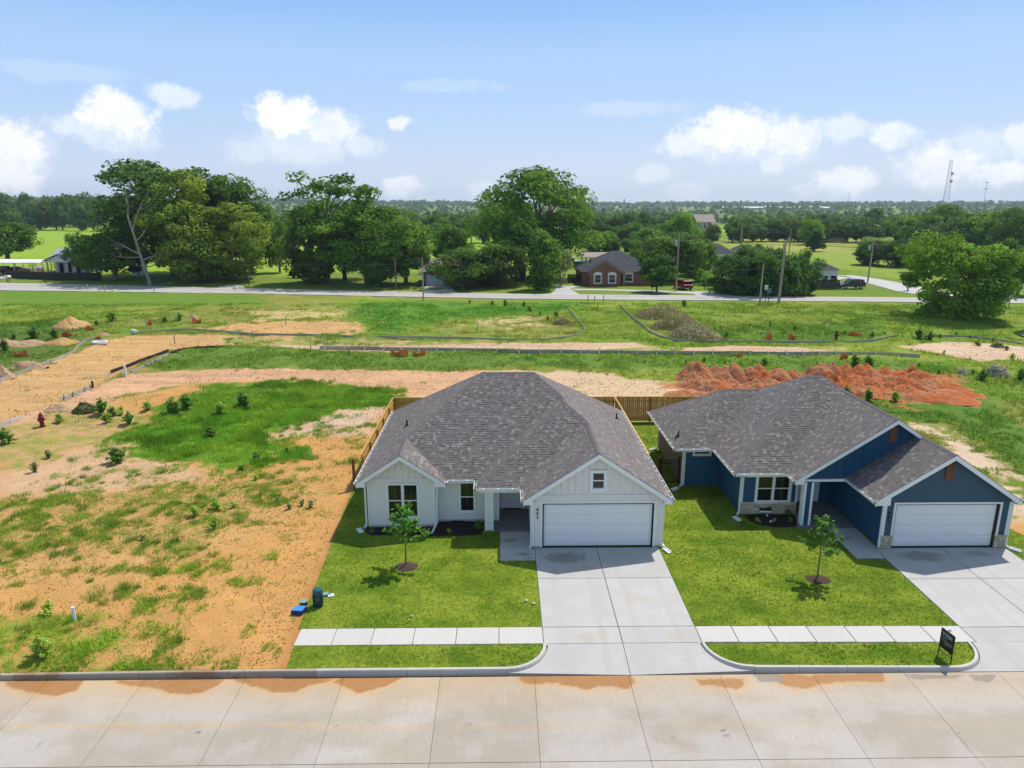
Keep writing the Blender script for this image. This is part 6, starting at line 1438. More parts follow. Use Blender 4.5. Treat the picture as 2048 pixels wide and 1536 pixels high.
def mailbox(px, by, label, pm_='white', dbl=False):
    p = G(px, by); t_ = thing('mailbox', label, 'mailbox', (p.x, p.y, 0), 0)
    for x in ((-.22, .22) if dbl else (0,)): B().box(x-.05, x+.05, -.05, .05, 0, 1.0).build('post', M['seal'], t_, local=True)
    n = 8; w_ = .5 if dbl else .22; pts = [(w_*math.cos(math.pi*i/n), -.35, 1.2+.2*math.sin(math.pi*i/n)) for i in range(n+1)]+[(-w_, -.35, 1.0), (w_, -.35, 1.0)]; B().slab3(pts, (0, .7, 0)).build('box', M[pm_], t_, local=True)
mailbox(17, 565, 'white double mailbox on two posts by the road at the left edge', 'white', True); mailbox(1304, 586, 'black mailbox on the verge in front of the red brick house', 'iron'); mailbox(497, 571, 'dark mailbox by the road right of the left tree group', 'iron'); mailbox(837, 577, 'small dark mailbox left of the pale garage door', 'seal')
for px, py, pl_ in ((176, 579, 'leftmost of all'), (201, 581, 'second from left'), (210, 582, 'third from left'), (225, 583, 'fourth from left'), (309, 586, 'right of the left four'), (1176, 603, 'left of three before the brick house'), (1189, 604, 'middle of three before the brick house'), (1207, 603, 'right of three before the brick house')):
    p = G(px, py+2); o = B().box(p.x-.06, p.x+.06, p.y-.06, p.y+.06, -.1, 1.15).build('fence_post', M['pole']); tag(o, 'thin stake on the near road verge, '+pl_, 'post', 'stakes along the near verge')
# pasture fence behind the pale house, wheelie bin, brush
p0, p1 = G(48, 543), G(200, 533); pf = thing('pasture_fence', 'thin pipe fence across the pasture behind the pale gabled house', 'fence', p0)
for k in range(14): q = p0.lerp(p1, k/13); B().box(q.x-.05, q.x+.05, q.y-.05, q.y+.05, 0, 1.9).build('post', M['greydark'], pf)
for z in (.6, 1.2, 1.8): B().bar((p0.x, p0.y, z), (p1.x, p1.y, z), .05, .05).build('rail', M['greydark'], pf)
p = G(842, 571); wb = thing('wheelie_bin', 'dark wheelie bin beside the pale garage door', 'bin', (p.x, p.y, 0)); B().slab3([(-.25, -.25, .05), (.25, -.25, .05), (.3, -.3, 1.0), (-.3, -.3, 1.0)], (0, .55, 0)).build('body', M['greydark'], wb, local=True); B().box(-.32, .32, -.34, .3, 1.0, 1.06).build('lid', M['iron'], wb, local=True)
for sx_ in (-.2, .2): B().tube([(sx_-.03, .26, .1), (sx_+.03, .26, .1)], .1).build('wheel', M['tyre'], wb, local=True)
p = G(595, 556); ut = thing('utility_trailer', 'dark flat trailer loaded with scrap under the centre-left trees', 'trailer', (p.x, p.y, 0)); B().box(-1.8, 1.8, -.9, .9, .5, .7).build('bed', M['greydark'], ut, local=True); B().box(-1.6, .4, -.7, .7, .7, 1.5).build('load', M['seal'], ut, .15, local=True)
for sx_ in (-.5, .5): B().tube([(sx_, -1.0, .35), (sx_, -.85, .35)], .35, 14).build('wheel', M['tyre'], ut, local=True)
B().bar((1.8, 0, .5), (3.2, 0, .4), .12, .12).build('drawbar', M['greydark'], ut, local=True)
# ------------------------------------------------------------------ skyline
def at_dist(px, d): a = math.atan2((px-1024)/FPX*1.0, 1/math.cos(PITCH)*1.0)+YAW; a, _e = px_azel(px, 410); return Vector((math.sin(a)*d, math.cos(a)*d, 0))
def elz(py, px, d): _a, e_ = px_azel(px, py); return 15+d*math.tan(e_)
def lattice(px, d, ty, by, label):
    p = at_dist(px, d); zt_ = elz(ty, px, d); z0 = float(far_h(np.array([p.x]), np.array([p.y]))[0]); H = zt_-z0; t_ = thing('radio_tower', label, 'tower', (p.x, p.y, z0)); b = B(); w0, w1 = H*.075, H*.022; n = 16; br = B()
    def wd(z): return w1+(w0-w1)*(1-z/H)**1.0
    for k in range(3):
        a = R(90+120*k); b.tube([(math.cos(a)*w0, math.sin(a)*w0, 0), (math.cos(a)*w1, math.sin(a)*w1, H)], d*.00022, 5)
    for i in range(n):
        z_a, z_b = H*i/n, H*(i+1)/n
        for k in range(3):
            a, c_ = R(90+120*k), R(90+120*((k+1) % 3)); wa, wb_ = wd(z_a), wd(z_b)
            br.bar((math.cos(a)*wa, math.sin(a)*wa, z_a), (math.cos(c_)*wb_, math.sin(c_)*wb_, z_b), d*.0002, d*.0002); br.bar((math.cos(a)*wa, math.sin(a)*wa, z_a), (math.cos(c_)*wa, math.sin(c_)*wa, z_a), d*.0002, d*.0002)
    b.build('legs', M['galv'], t_, local=True); br.build('bracing', M['galv'], t_, local=True)
    for f_ in (.80, .68): B().tube([(w1*1.8, -1, H*f_-1), (w1*1.8, -2.0, H*f_-1)], H*.022, 12).build('dish', M['galv'], t_, local=True)
lattice(1889, 900, 320, 440, 'tall three-legged lattice radio tower above the right trees')
def mast(px, d, ty, label, balls=(1.0,), w_=.0004, name='radio_mast'):
    p = at_dist(px, d); z0 = float(far_h(np.array([p.x]), np.array([p.y]))[0]); H = elz(ty, px, d)-z0; t_ = thing(name, label, 'mast', (p.x, p.y, z0)); B().tube([(0, 0, 0), (0, 0, H)], [d*w_, d*w_*.6], 6).build('shaft', M['galv'], t_, local=True)
    for f_ in balls: B().lathe([(.2, -.6), (d*.0013, -.5), (d*.0013, .5), (.2, .6)], (0, 0, H*f_), 8).build('antenna', M['greydark'], t_, local=True)
    return t_
mast(1967, 1300, 364, 'thin guyed mast with antennas at the far right skyline', (.99, .8, .35), .0003); mast(1697, 2400, 386, 'faint thin mast on the skyline right of centre', (.99,), .00022); mast(597, 1100, 364, 'steel monopole behind the airy cottonwood', (), .0006); mast(965, 1100, 381, 'steel monopole left of the biggest middle cottonwood', (.62,), .0006); mast(1666, 900, 415, 'short white post mast above the belt trees', (), .0012)
def cyl_tower(px, d, ty, wpx, label):
    p = at_dist(px, d); z0 = float(far_h(np.array([p.x]), np.array([p.y]))[0])-3; H = elz(ty, px, d)-z0; r = wpx*d/FPX/2; t_ = thing('grain_elevator', label, 'elevator', (p.x, p.y, z0)); B().tube([(-r*.45, 0, 0), (-r*.45, 0, H*.72)], r*.52, 14).tube([(r*.45, 0, 0), (r*.45, 0, H*.72)], r*.52, 14).build('silo', M['kerb'], t_, local=True); B().box(-r*1.05, r*1.05, -r*.6, r*.6, H*.72, H*.80).build('headhouse', M['kerb'], t_, local=True); B().box(-r*.25, r*.3, -r*.3, r*.3, H*.80, H).build('leg_tower', M['galv'], t_, local=True)
cyl_tower(1248, 1500, 398, 8, 'pale grain elevator tower on the skyline behind the wood')
p = at_dist(1325, 1500); z0 = -1.; t_ = thing('batch_plant', 'pale plant with a long sloping conveyor on the skyline', 'plant', (p.x, p.y, z0)); d = 1500; s = d/FPX
B().box(-5*s, 4*s, -6, 6, 0, elz(408, 1325, d)-z0).build('tower', M['kerb'], t_, local=True); B().bar((-24*s, 0, elz(416, 1300, d)-z0-1), (-1*s, 0, elz(406, 1325, d)-z0), 2, 2.2).build('conveyor', M['galv'], t_, local=True); B().tube([(2*s, 0, 0), (2*s, 0, elz(404, 1325, d)-z0)], .8).build('stack', M['galv'], t_, local=True)
for px, ty, w_, lab in ((1183, 411, 8, 'leftmost pale block of the plant on the skyline'), (1198, 412, 9, 'second pale block of the plant on the skyline'), (1212, 414, 7, 'third pale block of the plant on the skyline')):
    d = 1450; p = at_dist(px, d); s = d/FPX; zt_ = elz(ty, px, d)+1; t_ = thing('plant_building', lab, 'plant', (p.x, p.y, -2)); B().box(-w_*s/2, w_*s/2, -5, 5, 0, zt_+2).build('block', M['kerb'], t_, local=True); B().box(-w_*s*.3, w_*s*.1, -3, 3, zt_+2, zt_+4).build('roof_unit', M['galv'], t_, local=True)
rr = random.Random(9)
for i, (px, wd_) in enumerate([(1440, 18), (1490, 26), (1515, 24), (1545, 30), (1575, 14), (1600, 12), (1635, 20), (1655, 10)]):  # left to right
    d = 1900+rr.uniform(-150, 150); p = at_dist(px, d); s = d/FPX; z0 = float(far_h(np.array([p.x]), np.array([p.y]))[0]); t_ = thing('warehouse', 'white roofed warehouse in the far town on the skyline, '+nth(i, 8), 'warehouse', (p.x, p.y, z0), 0, 'white warehouses of the far town'); hh = max(5., elz(415, px, d)-z0); B().box(-wd_*s/2, wd_*s/2, 0, 40, 0, hh*.8).build('wall', M['beige'], t_, local=True); B().slab3([(-wd_*s/2-1, -1, hh*.8), (wd_*s/2+1, -1, hh*.8), (wd_*s/2+1, 20, hh*1.2), (-wd_*s/2-1, 20, hh*1.2)], (0, 0, .6)).build('roof', M['white'], t_, local=True)
# ================================================================== BUILDING SITE
def form_line(pts, label, hgt=.30, mat='formwood', side=1, brace=True, step=1.6, bl=3.0):
    """timber kerb form: boards on edge, stakes behind"""
    W = [GG(*q) for q in pts]; t_ = thing('kerb_form', label, 'form boards', W[0]); acc = 0
    for i in range(len(W)-1):
        a, b_ = W[i], W[i+1]; d = (b_-a); L = d.length; n = max(1, round(L/bl)); u = d.normalized(); nr = Vector((-u.y, u.x, 0))*side
        for k in range(n):
            p, q = a+d*(k/n), a+d*((k+1)/n)-u*.02; dz = rnd.uniform(-.02, .02)
            B().bar((p.x, p.y, p.z+hgt/2-.04+dz), (q.x, q.y, q.z+hgt/2-.04+dz), .05, hgt).build('board', M[mat], t_)
        if brace:
            m = max(1, int(L/step))
            for k in range(m):
                p = a+d*((k+.3)/m)+nr*.07; B().bar((p.x, p.y, p.z-.1), (p.x+rnd.uniform(-.03, .03), p.y, p.z+hgt+rnd.uniform(.06, .2)), .05, .05).build('stake', M[mat], t_)
                e_ = p+nr*.75; B().bar((p.x, p.y, p.z+hgt*.8), (e_.x, e_.y, e_.z+.03), .04, .08).build('brace', M[mat], t_)
    return t_
M['kerbold'] = pm('form_steel_grey', (.36, .345, .30), .2, 1.5, .8, .2, 20, .08)
form_line([(0, 764), (30, 752), (66, 738), (110, 722), (148, 706), (158, 692), (172, 684), (190, 679)], 'pale form boards curving along the left edge of the dirt street', .32, 'kerbold', 1, False)
form_line([(262, 670), (290, 665), (335, 662), (380, 660), (440, 664), (510, 669), (600, 671), (700, 674), (820, 676), (920, 677), (1024, 681), (1090, 681), (1130, 676), (1155, 670), (1168, 662), (1168, 655), (1155, 640), (1142, 625), (1132, 610)], 'grey form line along the far side of the dirt street, bending to the road', .25, 'kerbold', 1, False)
form_line([(1238, 610), (1262, 633), (1290, 655), (1298, 664), (1318, 673), (1350, 681), (1410, 684), (1500, 685), (1600, 685), (1700, 685), (1745, 682), (1770, 677), (1795, 672)], 'grey form line right of the grassy side entrance along the far side', .25, 'kerbold', 1, False)
form_line([(1850, 673), (1900, 674), (1960, 677), (2010, 684), (2060, 693)], 'grey form line behind the sandy turning area at the right', .3, 'kerbold', 1, False)
form_line([(340, 708), (360, 700), (390, 696), (450, 694)], 'dark stake row at the near left bend of the dirt street', .2, 'seal', -1, True, .9)
form_line([(640, 698), (760, 700), (900, 702), (1024, 705), (1150, 706), (1300, 708), (1450, 709), (1560, 710), (1690, 710), (1780, 711), (1840, 715)], 'long braced form boards along the near side of the dirt street', .40, 'formwood', -1, True, 1.7)
form_line([(222, 747), (262, 733), (300, 718), (338, 704)], 'brown form boards at the mouth of the dirt street', .38, 'seal', 1, False)
form_line([(250, 752), (285, 735), (320, 719), (345, 706)], 'braced pale form boards behind the brown ones at the street mouth', .25, 'formwood', -1, True, 1.5)
form_line([(122, 803), (140, 795), (160, 787), (187, 774)], 'short braced form boards on the near left of the dirt street', .36, 'formwood', -1, True, 1.5)
form_line([(-40, 868), (0, 856), (22, 848), (45, 838)], 'pale concrete form at the left edge near the hydrant', .34, 'kerb', -1, False)
q = GG(186, 776); o = B().box(q.x-.06, q.x+.06, q.y-.06, q.y+.06, -.1, .55).build('stake', M['seal']); tag(o, 'dark stub stake at the end of the short braced form boards', 'stake')
q = GG(251, 750); o = B().box(q.x-.09, q.x+.09, q.y-.05, q.y+.05, -.2, 1.0).build('stake', M['white']); tag(o, 'upright white board at the mouth of the dirt street', 'stake')
q = GG(222, 752); q2 = GG(187, 755); o = B().bar((q.x, q.y, .06), (q2.x-1, q2.y-.8, .05), .14, .05).build('loose_board', M['formwood']); tag(o, 'loose plank lying on the sand at the street mouth', 'board')
q = GG(1040, 697); o = B().box(q.x-.03, q.x+.03, q.y-.03, q.y+.03, -.1, .9).build('stake', M['white']); tag(o, 'thin white stake on the sand of the dirt street', 'stake')
for px, py, lab in ((622, 697, 'thin dark stake left of the orange netting by the near form boards'), (650, 695, 'slim stake between the dark stake and the long form boards'), (572, 650, 'pale stake in the bare patch of the meadow'), (762, 655, 'dark stake right of the bare patch in the meadow'), (955, 664, 'dark stake alone in the green meadow behind the white house'), (350, 688, 'pair of thin stakes standing on the sand of the dirt street'), (294, 655, 'twiggy stake by the orange scrap on the left meadow'), (1195, 618, 'short stake in the grassy side entrance'), (1470, 626, 'slim stake in the meadow left of the short utility pole'), (1660, 655, 'white thin stake by the orange scrap and hydrant at the right')):
    q = GG(px, py); o = B().box(q.x-.05, q.x+.05, q.y-.05, q.y+.05, q.z-.1, q.z+rnd.uniform(.9, 1.3)).build('stake', M['pole']); tag(o, lab, 'stake')
def netting(px, py, wpx, hpx, label, tilt=.2, rz=0.):
    q = GG(px, py); s = pxm(q); w_, h_ = wpx*s, hpx*s*1.1; t_ = thing('barrier_netting', label, 'netting', q, rz); b = B(); n = max(4, int(w_/.16)); m = 6
    f = lambda u, v: Vector(((u-.5)*w_, .18*math.sin(u*5+px)+tilt*(1-v)*.4, h_*(v*(.72+.28*math.cos(u*7+px*.3)))))
    for j in range(m+1):
        for i in range(n): b.bar(f(i/n, j/m), f((i+1)/n, j/m), .02, .085)
    for i in range(n+1):
        for j in range(m): b.bar(f(i/n, j/m), f(i/n, (j+1)/m), .07, .02)
    b.build('net', M['orange'], t_, local=True)
    for u in (0, 1): p = f(u, 0); B().box(p.x-.025, p.x+.025, p.y-.025, p.y+.025, -.1, h_*1.15).build('stake', M['pole'], t_, local=True)
for a in [(133, 672, 20, 9, 'orange netting scrap right of the dark bushes on the left meadow'), (180, 662, 14, 9, 'orange netting scrap beside the yellow dirt heap on the left meadow'), (300, 651, 8, 11, 'small orange netting piece in front of the twiggy stake'), (394, 647, 16, 10, 'orange netting bundle at the end of the left meadow'), (40, 714, 26, 12, 'orange netting at the far left below the dark bushes'), (193, 679, 18, 5, 'low orange netting strip at the manhole ring'), (799, 712, 34, 13, 'left orange netting by the long form boards behind the white house'), (838, 711, 24, 9, 'right orange netting by the long form boards, paler and torn'),
          (1537, 680, 12, 16, 'orange netting left of the pair by the right form line'), (1583, 680, 12, 14, 'orange netting right of the pair by the right form line'), (1710, 672, 22, 8, 'low orange netting right of the dark red hydrant'), (1688, 718, 16, 12, 'torn orange netting leaning at the right end of the long form boards'), (1480, 714, 12, 8, 'small reddish netting piece on the long form boards'), (2008, 744, 14, 10, 'orange netting by the grey branch pile at the right')]: netting(*a)
M['hydr'] = pm('hydrant_red', (.16, .012, .014), .1, 6, .45)
def hydrant(px, py, label, s=1.):
    q = GG(px, py); t_ = thing('fire_hydrant', label, 'hydrant', q); t_.scale = (s, s, s)
    B().lathe([(.17, 0), (.17, .04), (.11, .05), (.11, .52), (.15, .53), (.15, .57), (.12, .60), (.10, .70), (.05, .77), (.03, .78), (.03, .83)], n=14).build('barrel', M['hydr'], t_, local=True)
    for sx_ in (-1, 1): B().tube([(sx_*.08, 0, .42), (sx_*.2, 0, .42)], .055, 10).build('nozzle', M['hydr'], t_, local=True)
    B().tube([(0, -.08, .40), (0, -.22, .40)], .075, 10).build('pumper_nozzle', M['hydr'], t_, local=True)
hydrant(85, 853, 'dark red fire hydrant in weeds near the left edge', 1.25); hydrant(1672, 680, 'dark red fire hydrant behind the right form line', 1.3)
q = GG(200, 687); mr = B().lathe([(.75, 0), (.78, .28), (.62, .30), (.58, .05)], tuple(q), 24).build('manhole_ring', M['white']); tag(mr, 'white concrete manhole ring at the end of the left form boards', 'ring')
q = GG(273, 665); o = B().tube([(q.x-.5, q.y, q.z+.2), (q.x+.1, q.y-.3, q.z+.2)], .24, 12).build('pipe_piece', M['white']); tag(o, 'short white pipe piece at the left end of the far form line', 'pipe')
# dirt heaps
M['reddirt'] = None
def dirt_mat(name, c1, c2, c3):
    m = bpy.data.materials.new(name); m.use_nodes = True; t = NT(m.node_tree); b = t.N['Principled BSDF']; P = t.n('ShaderNodeNewGeometry').outputs['Position']
    na, nb = t.noise(P, .5, 4), t.noise(P, 4.5, 5, .65); sp_ = t.n('ShaderNodeSeparateXYZ'); t.l(P, sp_.inputs[0]); c = t.mix(t.ramp(t.m('ADD', na, t.m('MULTIPLY', sp_.outputs[0], -.006)), .2, .45) if name == 'red_dirt' else t.ramp(na, .4, .6), c1, c2); c = t.mix(t.ramp(nb, .52, .66, 0, .75), c, c3); t.l(c, b.inputs['Base Color']); b.inputs['Roughness'].default_value = .97; b.inputs['Specular IOR Level'].default_value = .08
    bn = t.n('ShaderNodeBump'); bn.inputs['Strength'].default_value = .8; bn.inputs['Distance'].default_value = .12; t.l(t.noise(P, 7, 5, .65), bn.inputs['Height']); t.l(bn.outputs[0], b.inputs['Normal']); return m
M['reddirt'] = dirt_mat('red_dirt', (.46, .145, .05), (.46, .215, .11), (.25, .065, .025)); M['yeldirt'] = dirt_mat('yellow_dirt', (.50, .28, .10), (.56, .36, .16), (.34, .18, .06)); M['tandirt'] = dirt_mat('tan_dirt', (.42, .27, .17), (.5, .34, .2), (.3, .19, .12))
def heap_mesh(rx, ry, h, seed, res=40):
    a = np.linspace(-1, 1, res); u, v = np.meshgrid(a, a); u, v = u.ravel(), v.ravel(); r = np.hypot(u, v)
    px_, py_ = u*rx, v*ry; sh = np.clip(1-(r*(1+.35*(fbm(u*1.6+seed, v*1.6, 2, seed)-.5)))**1.15, 0, 1)
    z = h*sh+((fbm(px_*1.3+seed*3, py_*1.3, 4, seed)-.5)*.6+(fbm(px_*4+seed*3, py_*4, 3, seed+5)-.5)*.26)*np.minimum(1, sh*4)*min(1, h)-.12*(sh <= 0)-.05
    i = np.arange(res*res).reshape(res, res); F_ = np.stack([i[:-1, :-1].ravel(), i[:-1, 1:].ravel(), i[1:, 1:].ravel(), i[1:, :-1].ravel()], 1)
    return mesh_np('mound', np.stack([px_, py_, z], 1), F_, smooth=True)
rp = thing('dirt_pile', 'long row of red-orange dirt mounds behind the blue house', 'dirt pile', G(1640, 780)); rr = random.Random(11); sd = 1
def crest(px): return np.interp(px, [1360, 1400, 1600, 1750, 1850, 1960], [748, 746, 748, 752, 760, 800])
def foot(px): return np.interp(px, [1340, 1400, 1500, 1700, 1800, 1960], [768, 812, 826, 790, 796, 806])
for px in np.arange(1384, 1930, 23):
    for row in range(3):
        x = px+rr.uniform(-13, 13); y = crest(px)+(foot(px)-crest(px))*(row+.55)/3+rr.uniform(-2, 2); q = GG(x, y); end = min(1, (1950-px)/130, (px-1345)/50+.35)
        sd += 1; hgt = (1.45 if row == 0 else 1.1 if row == 1 else .75)*rr.uniform(.75, 1.2)*max(.35, end); o = link('mound', heap_mesh(rr.uniform(1.25, 2.0), rr.uniform(1.2, 1.9), hgt, sd), M['reddirt'], rp); o.location = q-ORG[rp.name][0]
def heap(px, py, wpx, hpx, label, mat, dep=.8):
    global sd
    q = GG(px, py); s = pxm(q); sd += 1; o = link('dirt_heap', heap_mesh(wpx*s*.62, wpx*s*.62*dep, hpx*s*1.15, sd), M[mat]); o.location = q; tag(o, label, 'dirt heap')
heap(143, 652, 62, 16, 'round yellow-brown dirt heap on the left meadow', 'yeldirt'); heap(125, 685, 50, 10, 'low yellow dirt spill below the dark bushes on the left', 'yeldirt'); heap(60, 688, 60, 9, 'flat grey-tan heap left of the yellow spill', 'tandirt'); heap(10, 688, 50, 10, 'tan heap cut by the left edge of the photo', 'tandirt'); heap(55, 735, 60, 14, 'grey-tan spoil bank beside the left form boards', 'tandirt', .5); heap(5, 755, 40, 20, 'tan spoil bank at the left edge beside the form boards', 'tandirt', .6); heap(386, 636, 24, 8, 'small brown dirt heap behind the orange netting bundle', 'tandirt'); heap(207, 671, 20, 6, 'little brown dirt heap beside the manhole ring', 'tandirt'); heap(125, 820, 60, 12, 'weedy brown dirt bank near the hydrant', 'tandirt')
# ------------------------------------------------------------------ weeds, shrubs, brush
M['blade'] = attr_mat('grass_blade', .75, 1.45, .15, .6, .35, .15)
def tuft_mesh(seed, n, h, spread, cols, lean=.6, wd=.012):
    rng = np.random.default_rng(seed); a = rng.uniform(0, 6.28, n); r = spread*rng.uniform(0, 1, n)**.5*.4; x, y = np.cos(a)*r, np.sin(a)*r; hh = h*rng.uniform(.5, 1.1, n); l = lean*rng.uniform(.3, 1.1, n)*hh
    dx, dy = np.cos(a+rng.normal(0, .5, n)), np.sin(a+rng.normal(0, .5, n)); px_, py_ = -dy*wd, dx*wd
    V = np.empty((n, 5, 3)); V[:, 0] = np.stack([x-px_, y-py_, 0*x], 1); V[:, 1] = np.stack([x+px_, y+py_, 0*x], 1); V[:, 2] = np.stack([x+dx*l*.4+px_*.8, y+dy*l*.4+py_*.8, hh*.62], 1); V[:, 3] = np.stack([x+dx*l*.4-px_*.8, y+dy*l*.4-py_*.8, hh*.62], 1); V[:, 4] = np.stack([x+dx*l, y+dy*l, hh], 1)
    i = np.arange(n)*5; c = np.array(cols)[rng.integers(len(cols), size=n)]*rng.uniform(.75, 1.25, (n, 1))
    return V.reshape(-1, 3), np.stack([i, i+1, i+2, i+3], 1), np.stack([i+3, i+2, i+4], 1), np.repeat(c, 5, axis=0)
def plant_mesh(seed, H, Rr, nc, nl, ls, cols):
    """leafy weed: several stems with leaves up their length"""
    rng = np.random.default_rng(seed); b = B(); Cn = []; Nn = []
    for i in range(nc):
        a = rng.uniform(0, 6.28); k_ = rng.uniform(.1, 1.); e_ = np.array([math.cos(a)*Rr*k_, math.sin(a)*Rr*k_, H*(1.05-.75*k_*k_)*rng.uniform(.75, 1.05)]); b.tube([(0, 0, -.03), Vector(e_*.5)+Vector((0, 0, H*.1)), Vector(e_)], [.012, .009, .004], 4, False)
        for s in rng.uniform(.08, 1.02, nl):
            p = e_*s+np.array([0, 0, H*.2*s*(1-s)]); d = rng.normal(size=3)*np.array([1, 1, .3]); d /= np.linalg.norm(d); Cn.append(p+d*ls*.8); n_ = np.array([d[0]*.35, d[1]*.35, .9])+rng.normal(size=3)*.3; Nn.append(n_/np.linalg.norm(n_))
    Cn, Nn = np.array(Cn), np.array(Nn); V, F_ = leaf_cards(Cn, Nn, ls*rng.uniform(.6, 1.2, len(Cn)), rng); c = np.array(cols)[rng.integers(len(cols), size=len(Cn))]*rng.uniform(.75, 1.25, (len(Cn), 1))
    return b.mesh('stem', M['bark']), mesh_np('foliage', V, F_, col=np.repeat(c, 4, axis=0), mat=M['weedleaf'])
WG = [(.050, .090, .014), (.065, .115, .016), (.04, .075, .014)]; WY = [(.12, .165, .025), (.10, .145, .02), (.14, .17, .035)]; WO = [(.085, .105, .04), (.11, .125, .05)]
M['weedleaf'] = attr_mat('weed_leaf', .7, 3.6, .2, .8, .4, .08, obj_var=.15)
PV = [plant_mesh(70, .8, .45, 26, 24, .085, WG), plant_mesh(71, .9, .5, 28, 24, .085, WG+WY), plant_mesh(72, 1.0, .55, 26, 24, .08, WY), plant_mesh(73, .6, .38, 18, 20, .06, WO)]
def weed(px, py, hpx, k, label, group=None, cat='plant', name='weed', wfac=1.):
    q = GG(px, py); s = pxm(q); h = hpx*s*.95; H = (.8, .9, 1.0, .6)[k]; t_ = thing(name, label, cat, q, rnd.uniform(0, 6.28), group); f_ = h/H; t_.scale = (f_*wfac, f_*wfac, f_); link('stem', PV[k][0], None, t_); link('foliage', PV[k][1], None, t_); return t_
for a in [(232, 925, 30, 0, 'dark broad-leaved weed on bare soil below the lush band'), (12, 888, 32, 0, 'dark broad-leaved weed at the left edge below the form'), (70, 944, 22, 3, 'grey-green weed alone on the pale patch at the left'), (97, 916, 18, 3, 'small grey-green weed right above the lone weed on the pale patch'), (85, 1315, 52, 2, 'tall yellow-green weed near the kerb at the bottom left'), (98, 1228, 30, 2, 'yellow-green weed left of the white pipe'), (215, 845, 22, 1, 'leafy weed in the row on dirt, left one'), (259, 846, 24, 0, 'dark leafy weed in the row on dirt, right one'), (120, 846, 22, 1, 'leafy weed right of the fire hydrant'), (225, 832, 22, 1, 'weed above the left one of the row on dirt'), (203, 826, 30, 0, 'taller dark weed near the dirt bank'), (243, 828, 18, 2, 'pale leafy weed near the dirt bank'), (295, 820, 18, 1, 'green weed left of the lush band'), (345, 831, 34, 0, 'dark bushy weed at the left tip of the lush band'), (372, 818, 30, 0, 'dark bushy weed inside the left of the lush band'), (440, 828, 24, 1, 'green bushy weed in the middle of the lush band'), (485, 815, 30, 0, 'dark bushy weed at the right of the lush band'), (420, 874, 20, 0, 'round dark weed in the lower lush band'), (575, 905, 14, 1, 'low weed on the green tongue near the fence'), (285, 1080, 14, 3, 'grey weed in the middle of the lot'),
          (390, 1032, 24, 2, 'tall pale weed clump left of the twin clumps'), (430, 1058, 26, 2, 'tall pale weed at the front of the twin clumps'), (432, 1018, 24, 2, 'pale weed behind the front clump in the lot'), (467, 1015, 14, 2, 'small pale weed right of the twin clumps'), (605, 1012, 16, 3, 'grey-green weed nearest the lawn edge'), (578, 1018, 14, 3, 'grey-green weed left of the one nearest the lawn'), (622, 1015, 16, 3, 'grey-green weed touching the lawn edge group'), (555, 1005, 12, 3, 'smallest grey-green weed of the lawn edge group'), (512, 920, 16, 0, 'dark weed right of the lush tongue'), (512, 960, 14, 2, 'pale weed in the bare part near the fence'), (485, 940, 14, 1, 'weed just below the lush tongue'),
          (224, 642, 22, 1, 'small round shrub standing in the left meadow'), (194, 651, 11, 0, 'smaller dark shrub left of the round meadow shrub'), (70, 677, 26, 0, 'larger dark bush on the left meadow'), (110, 676, 20, 0, 'smaller dark bush right of the larger one on the left meadow'), (10, 700, 22, 0, 'dark bush at the left edge of the meadow'), (28, 678, 12, 0, 'small dark bush left of the larger bush'), (360, 640, 18, 1, 'green bush near the end of the left meadow'), (330, 645, 14, 1, 'low green bush left of the bush at the end of the meadow'),
          (1965, 760, 24, 0, 'dark rounded bush left of the grey branch pile'), (2040, 760, 24, 0, 'dark bush at the right edge by the branch pile'), (1708, 733, 26, 0, 'dark tall weed behind the red mounds, left one'), (1735, 735, 26, 0, 'dark tall weed behind the red mounds, right one'), (1528, 730, 16, 0, 'dark weed behind the left red mounds'), (1692, 795, 24, 0, 'dark weed at the foot of the red mounds by the ridge'), (1735, 800, 24, 0, 'dark tall weed at the front of the red mounds'), (1790, 803, 24, 1, 'green tall weed at the front of the red mounds'), (1838, 678, 22, 0, 'dark tall weed by the right sandy area'), (1860, 680, 18, 0, 'shorter dark weed by the right sandy area'), (1955, 690, 16, 2, 'pale weed growing in the right sandy area'), (2024, 718, 14, 2, 'yellow weed at the right of the sandy area'), (1888, 708, 9, 2, 'little weed on the near rim of the sandy area'), (1958, 692, 10, 2, 'low spreading weed in the sandy area'), (1368, 612, 14, 1, 'green bush on top of the brush mound'), (2013, 700, 10, 1, 'low weed at the far rim of the sandy area')]: weed(*((a[0], a[1], a[2]*1.05)+a[3:] if 'lush' in a[4] else a), wfac=1.35 if 'lush' in a[4] else 1.1)
for i, (px, py) in enumerate(sorted([(1010, 612), (1030, 620), (1060, 622), (1080, 630), (1112, 634), (1120, 648), (1096, 640), (1048, 612), (985, 610), (940, 606)])):
    j_ = i; weed(px, py, 7+3*(i % 3), i % 2, 'tall green weed in the meadow left of the side entrance, '+nth(j_, 10), 'tall weeds of the green meadow', wfac=1.)
for i, (px, py) in enumerate([(1405, 676), (1430, 660), (1452, 674), (1500, 652), (1540, 650), (1590, 660), (1620, 664), (1690, 668), (1745, 674), (1770, 668), (1880, 676), (1912, 672), (1940, 676), (1985, 682)]): weed(px, py, 6+3*(i % 3), i % 2, 'dark upright weed in the right meadow above the form line, '+nth(i, 14), 'upright weeds of the right meadow', wfac=.9)
for i, (px, py) in enumerate([(1372, 726), (1408, 724), (1450, 728), (1636, 736), (1838, 733), (1878, 748), (1925, 742), (1945, 748)]): weed(px, py, 8+3*(i % 2), 0, 'slim dark weed between the form boards and the red mounds, '+nth(i, 8), 'slim weeds by the red mounds', wfac=.9)
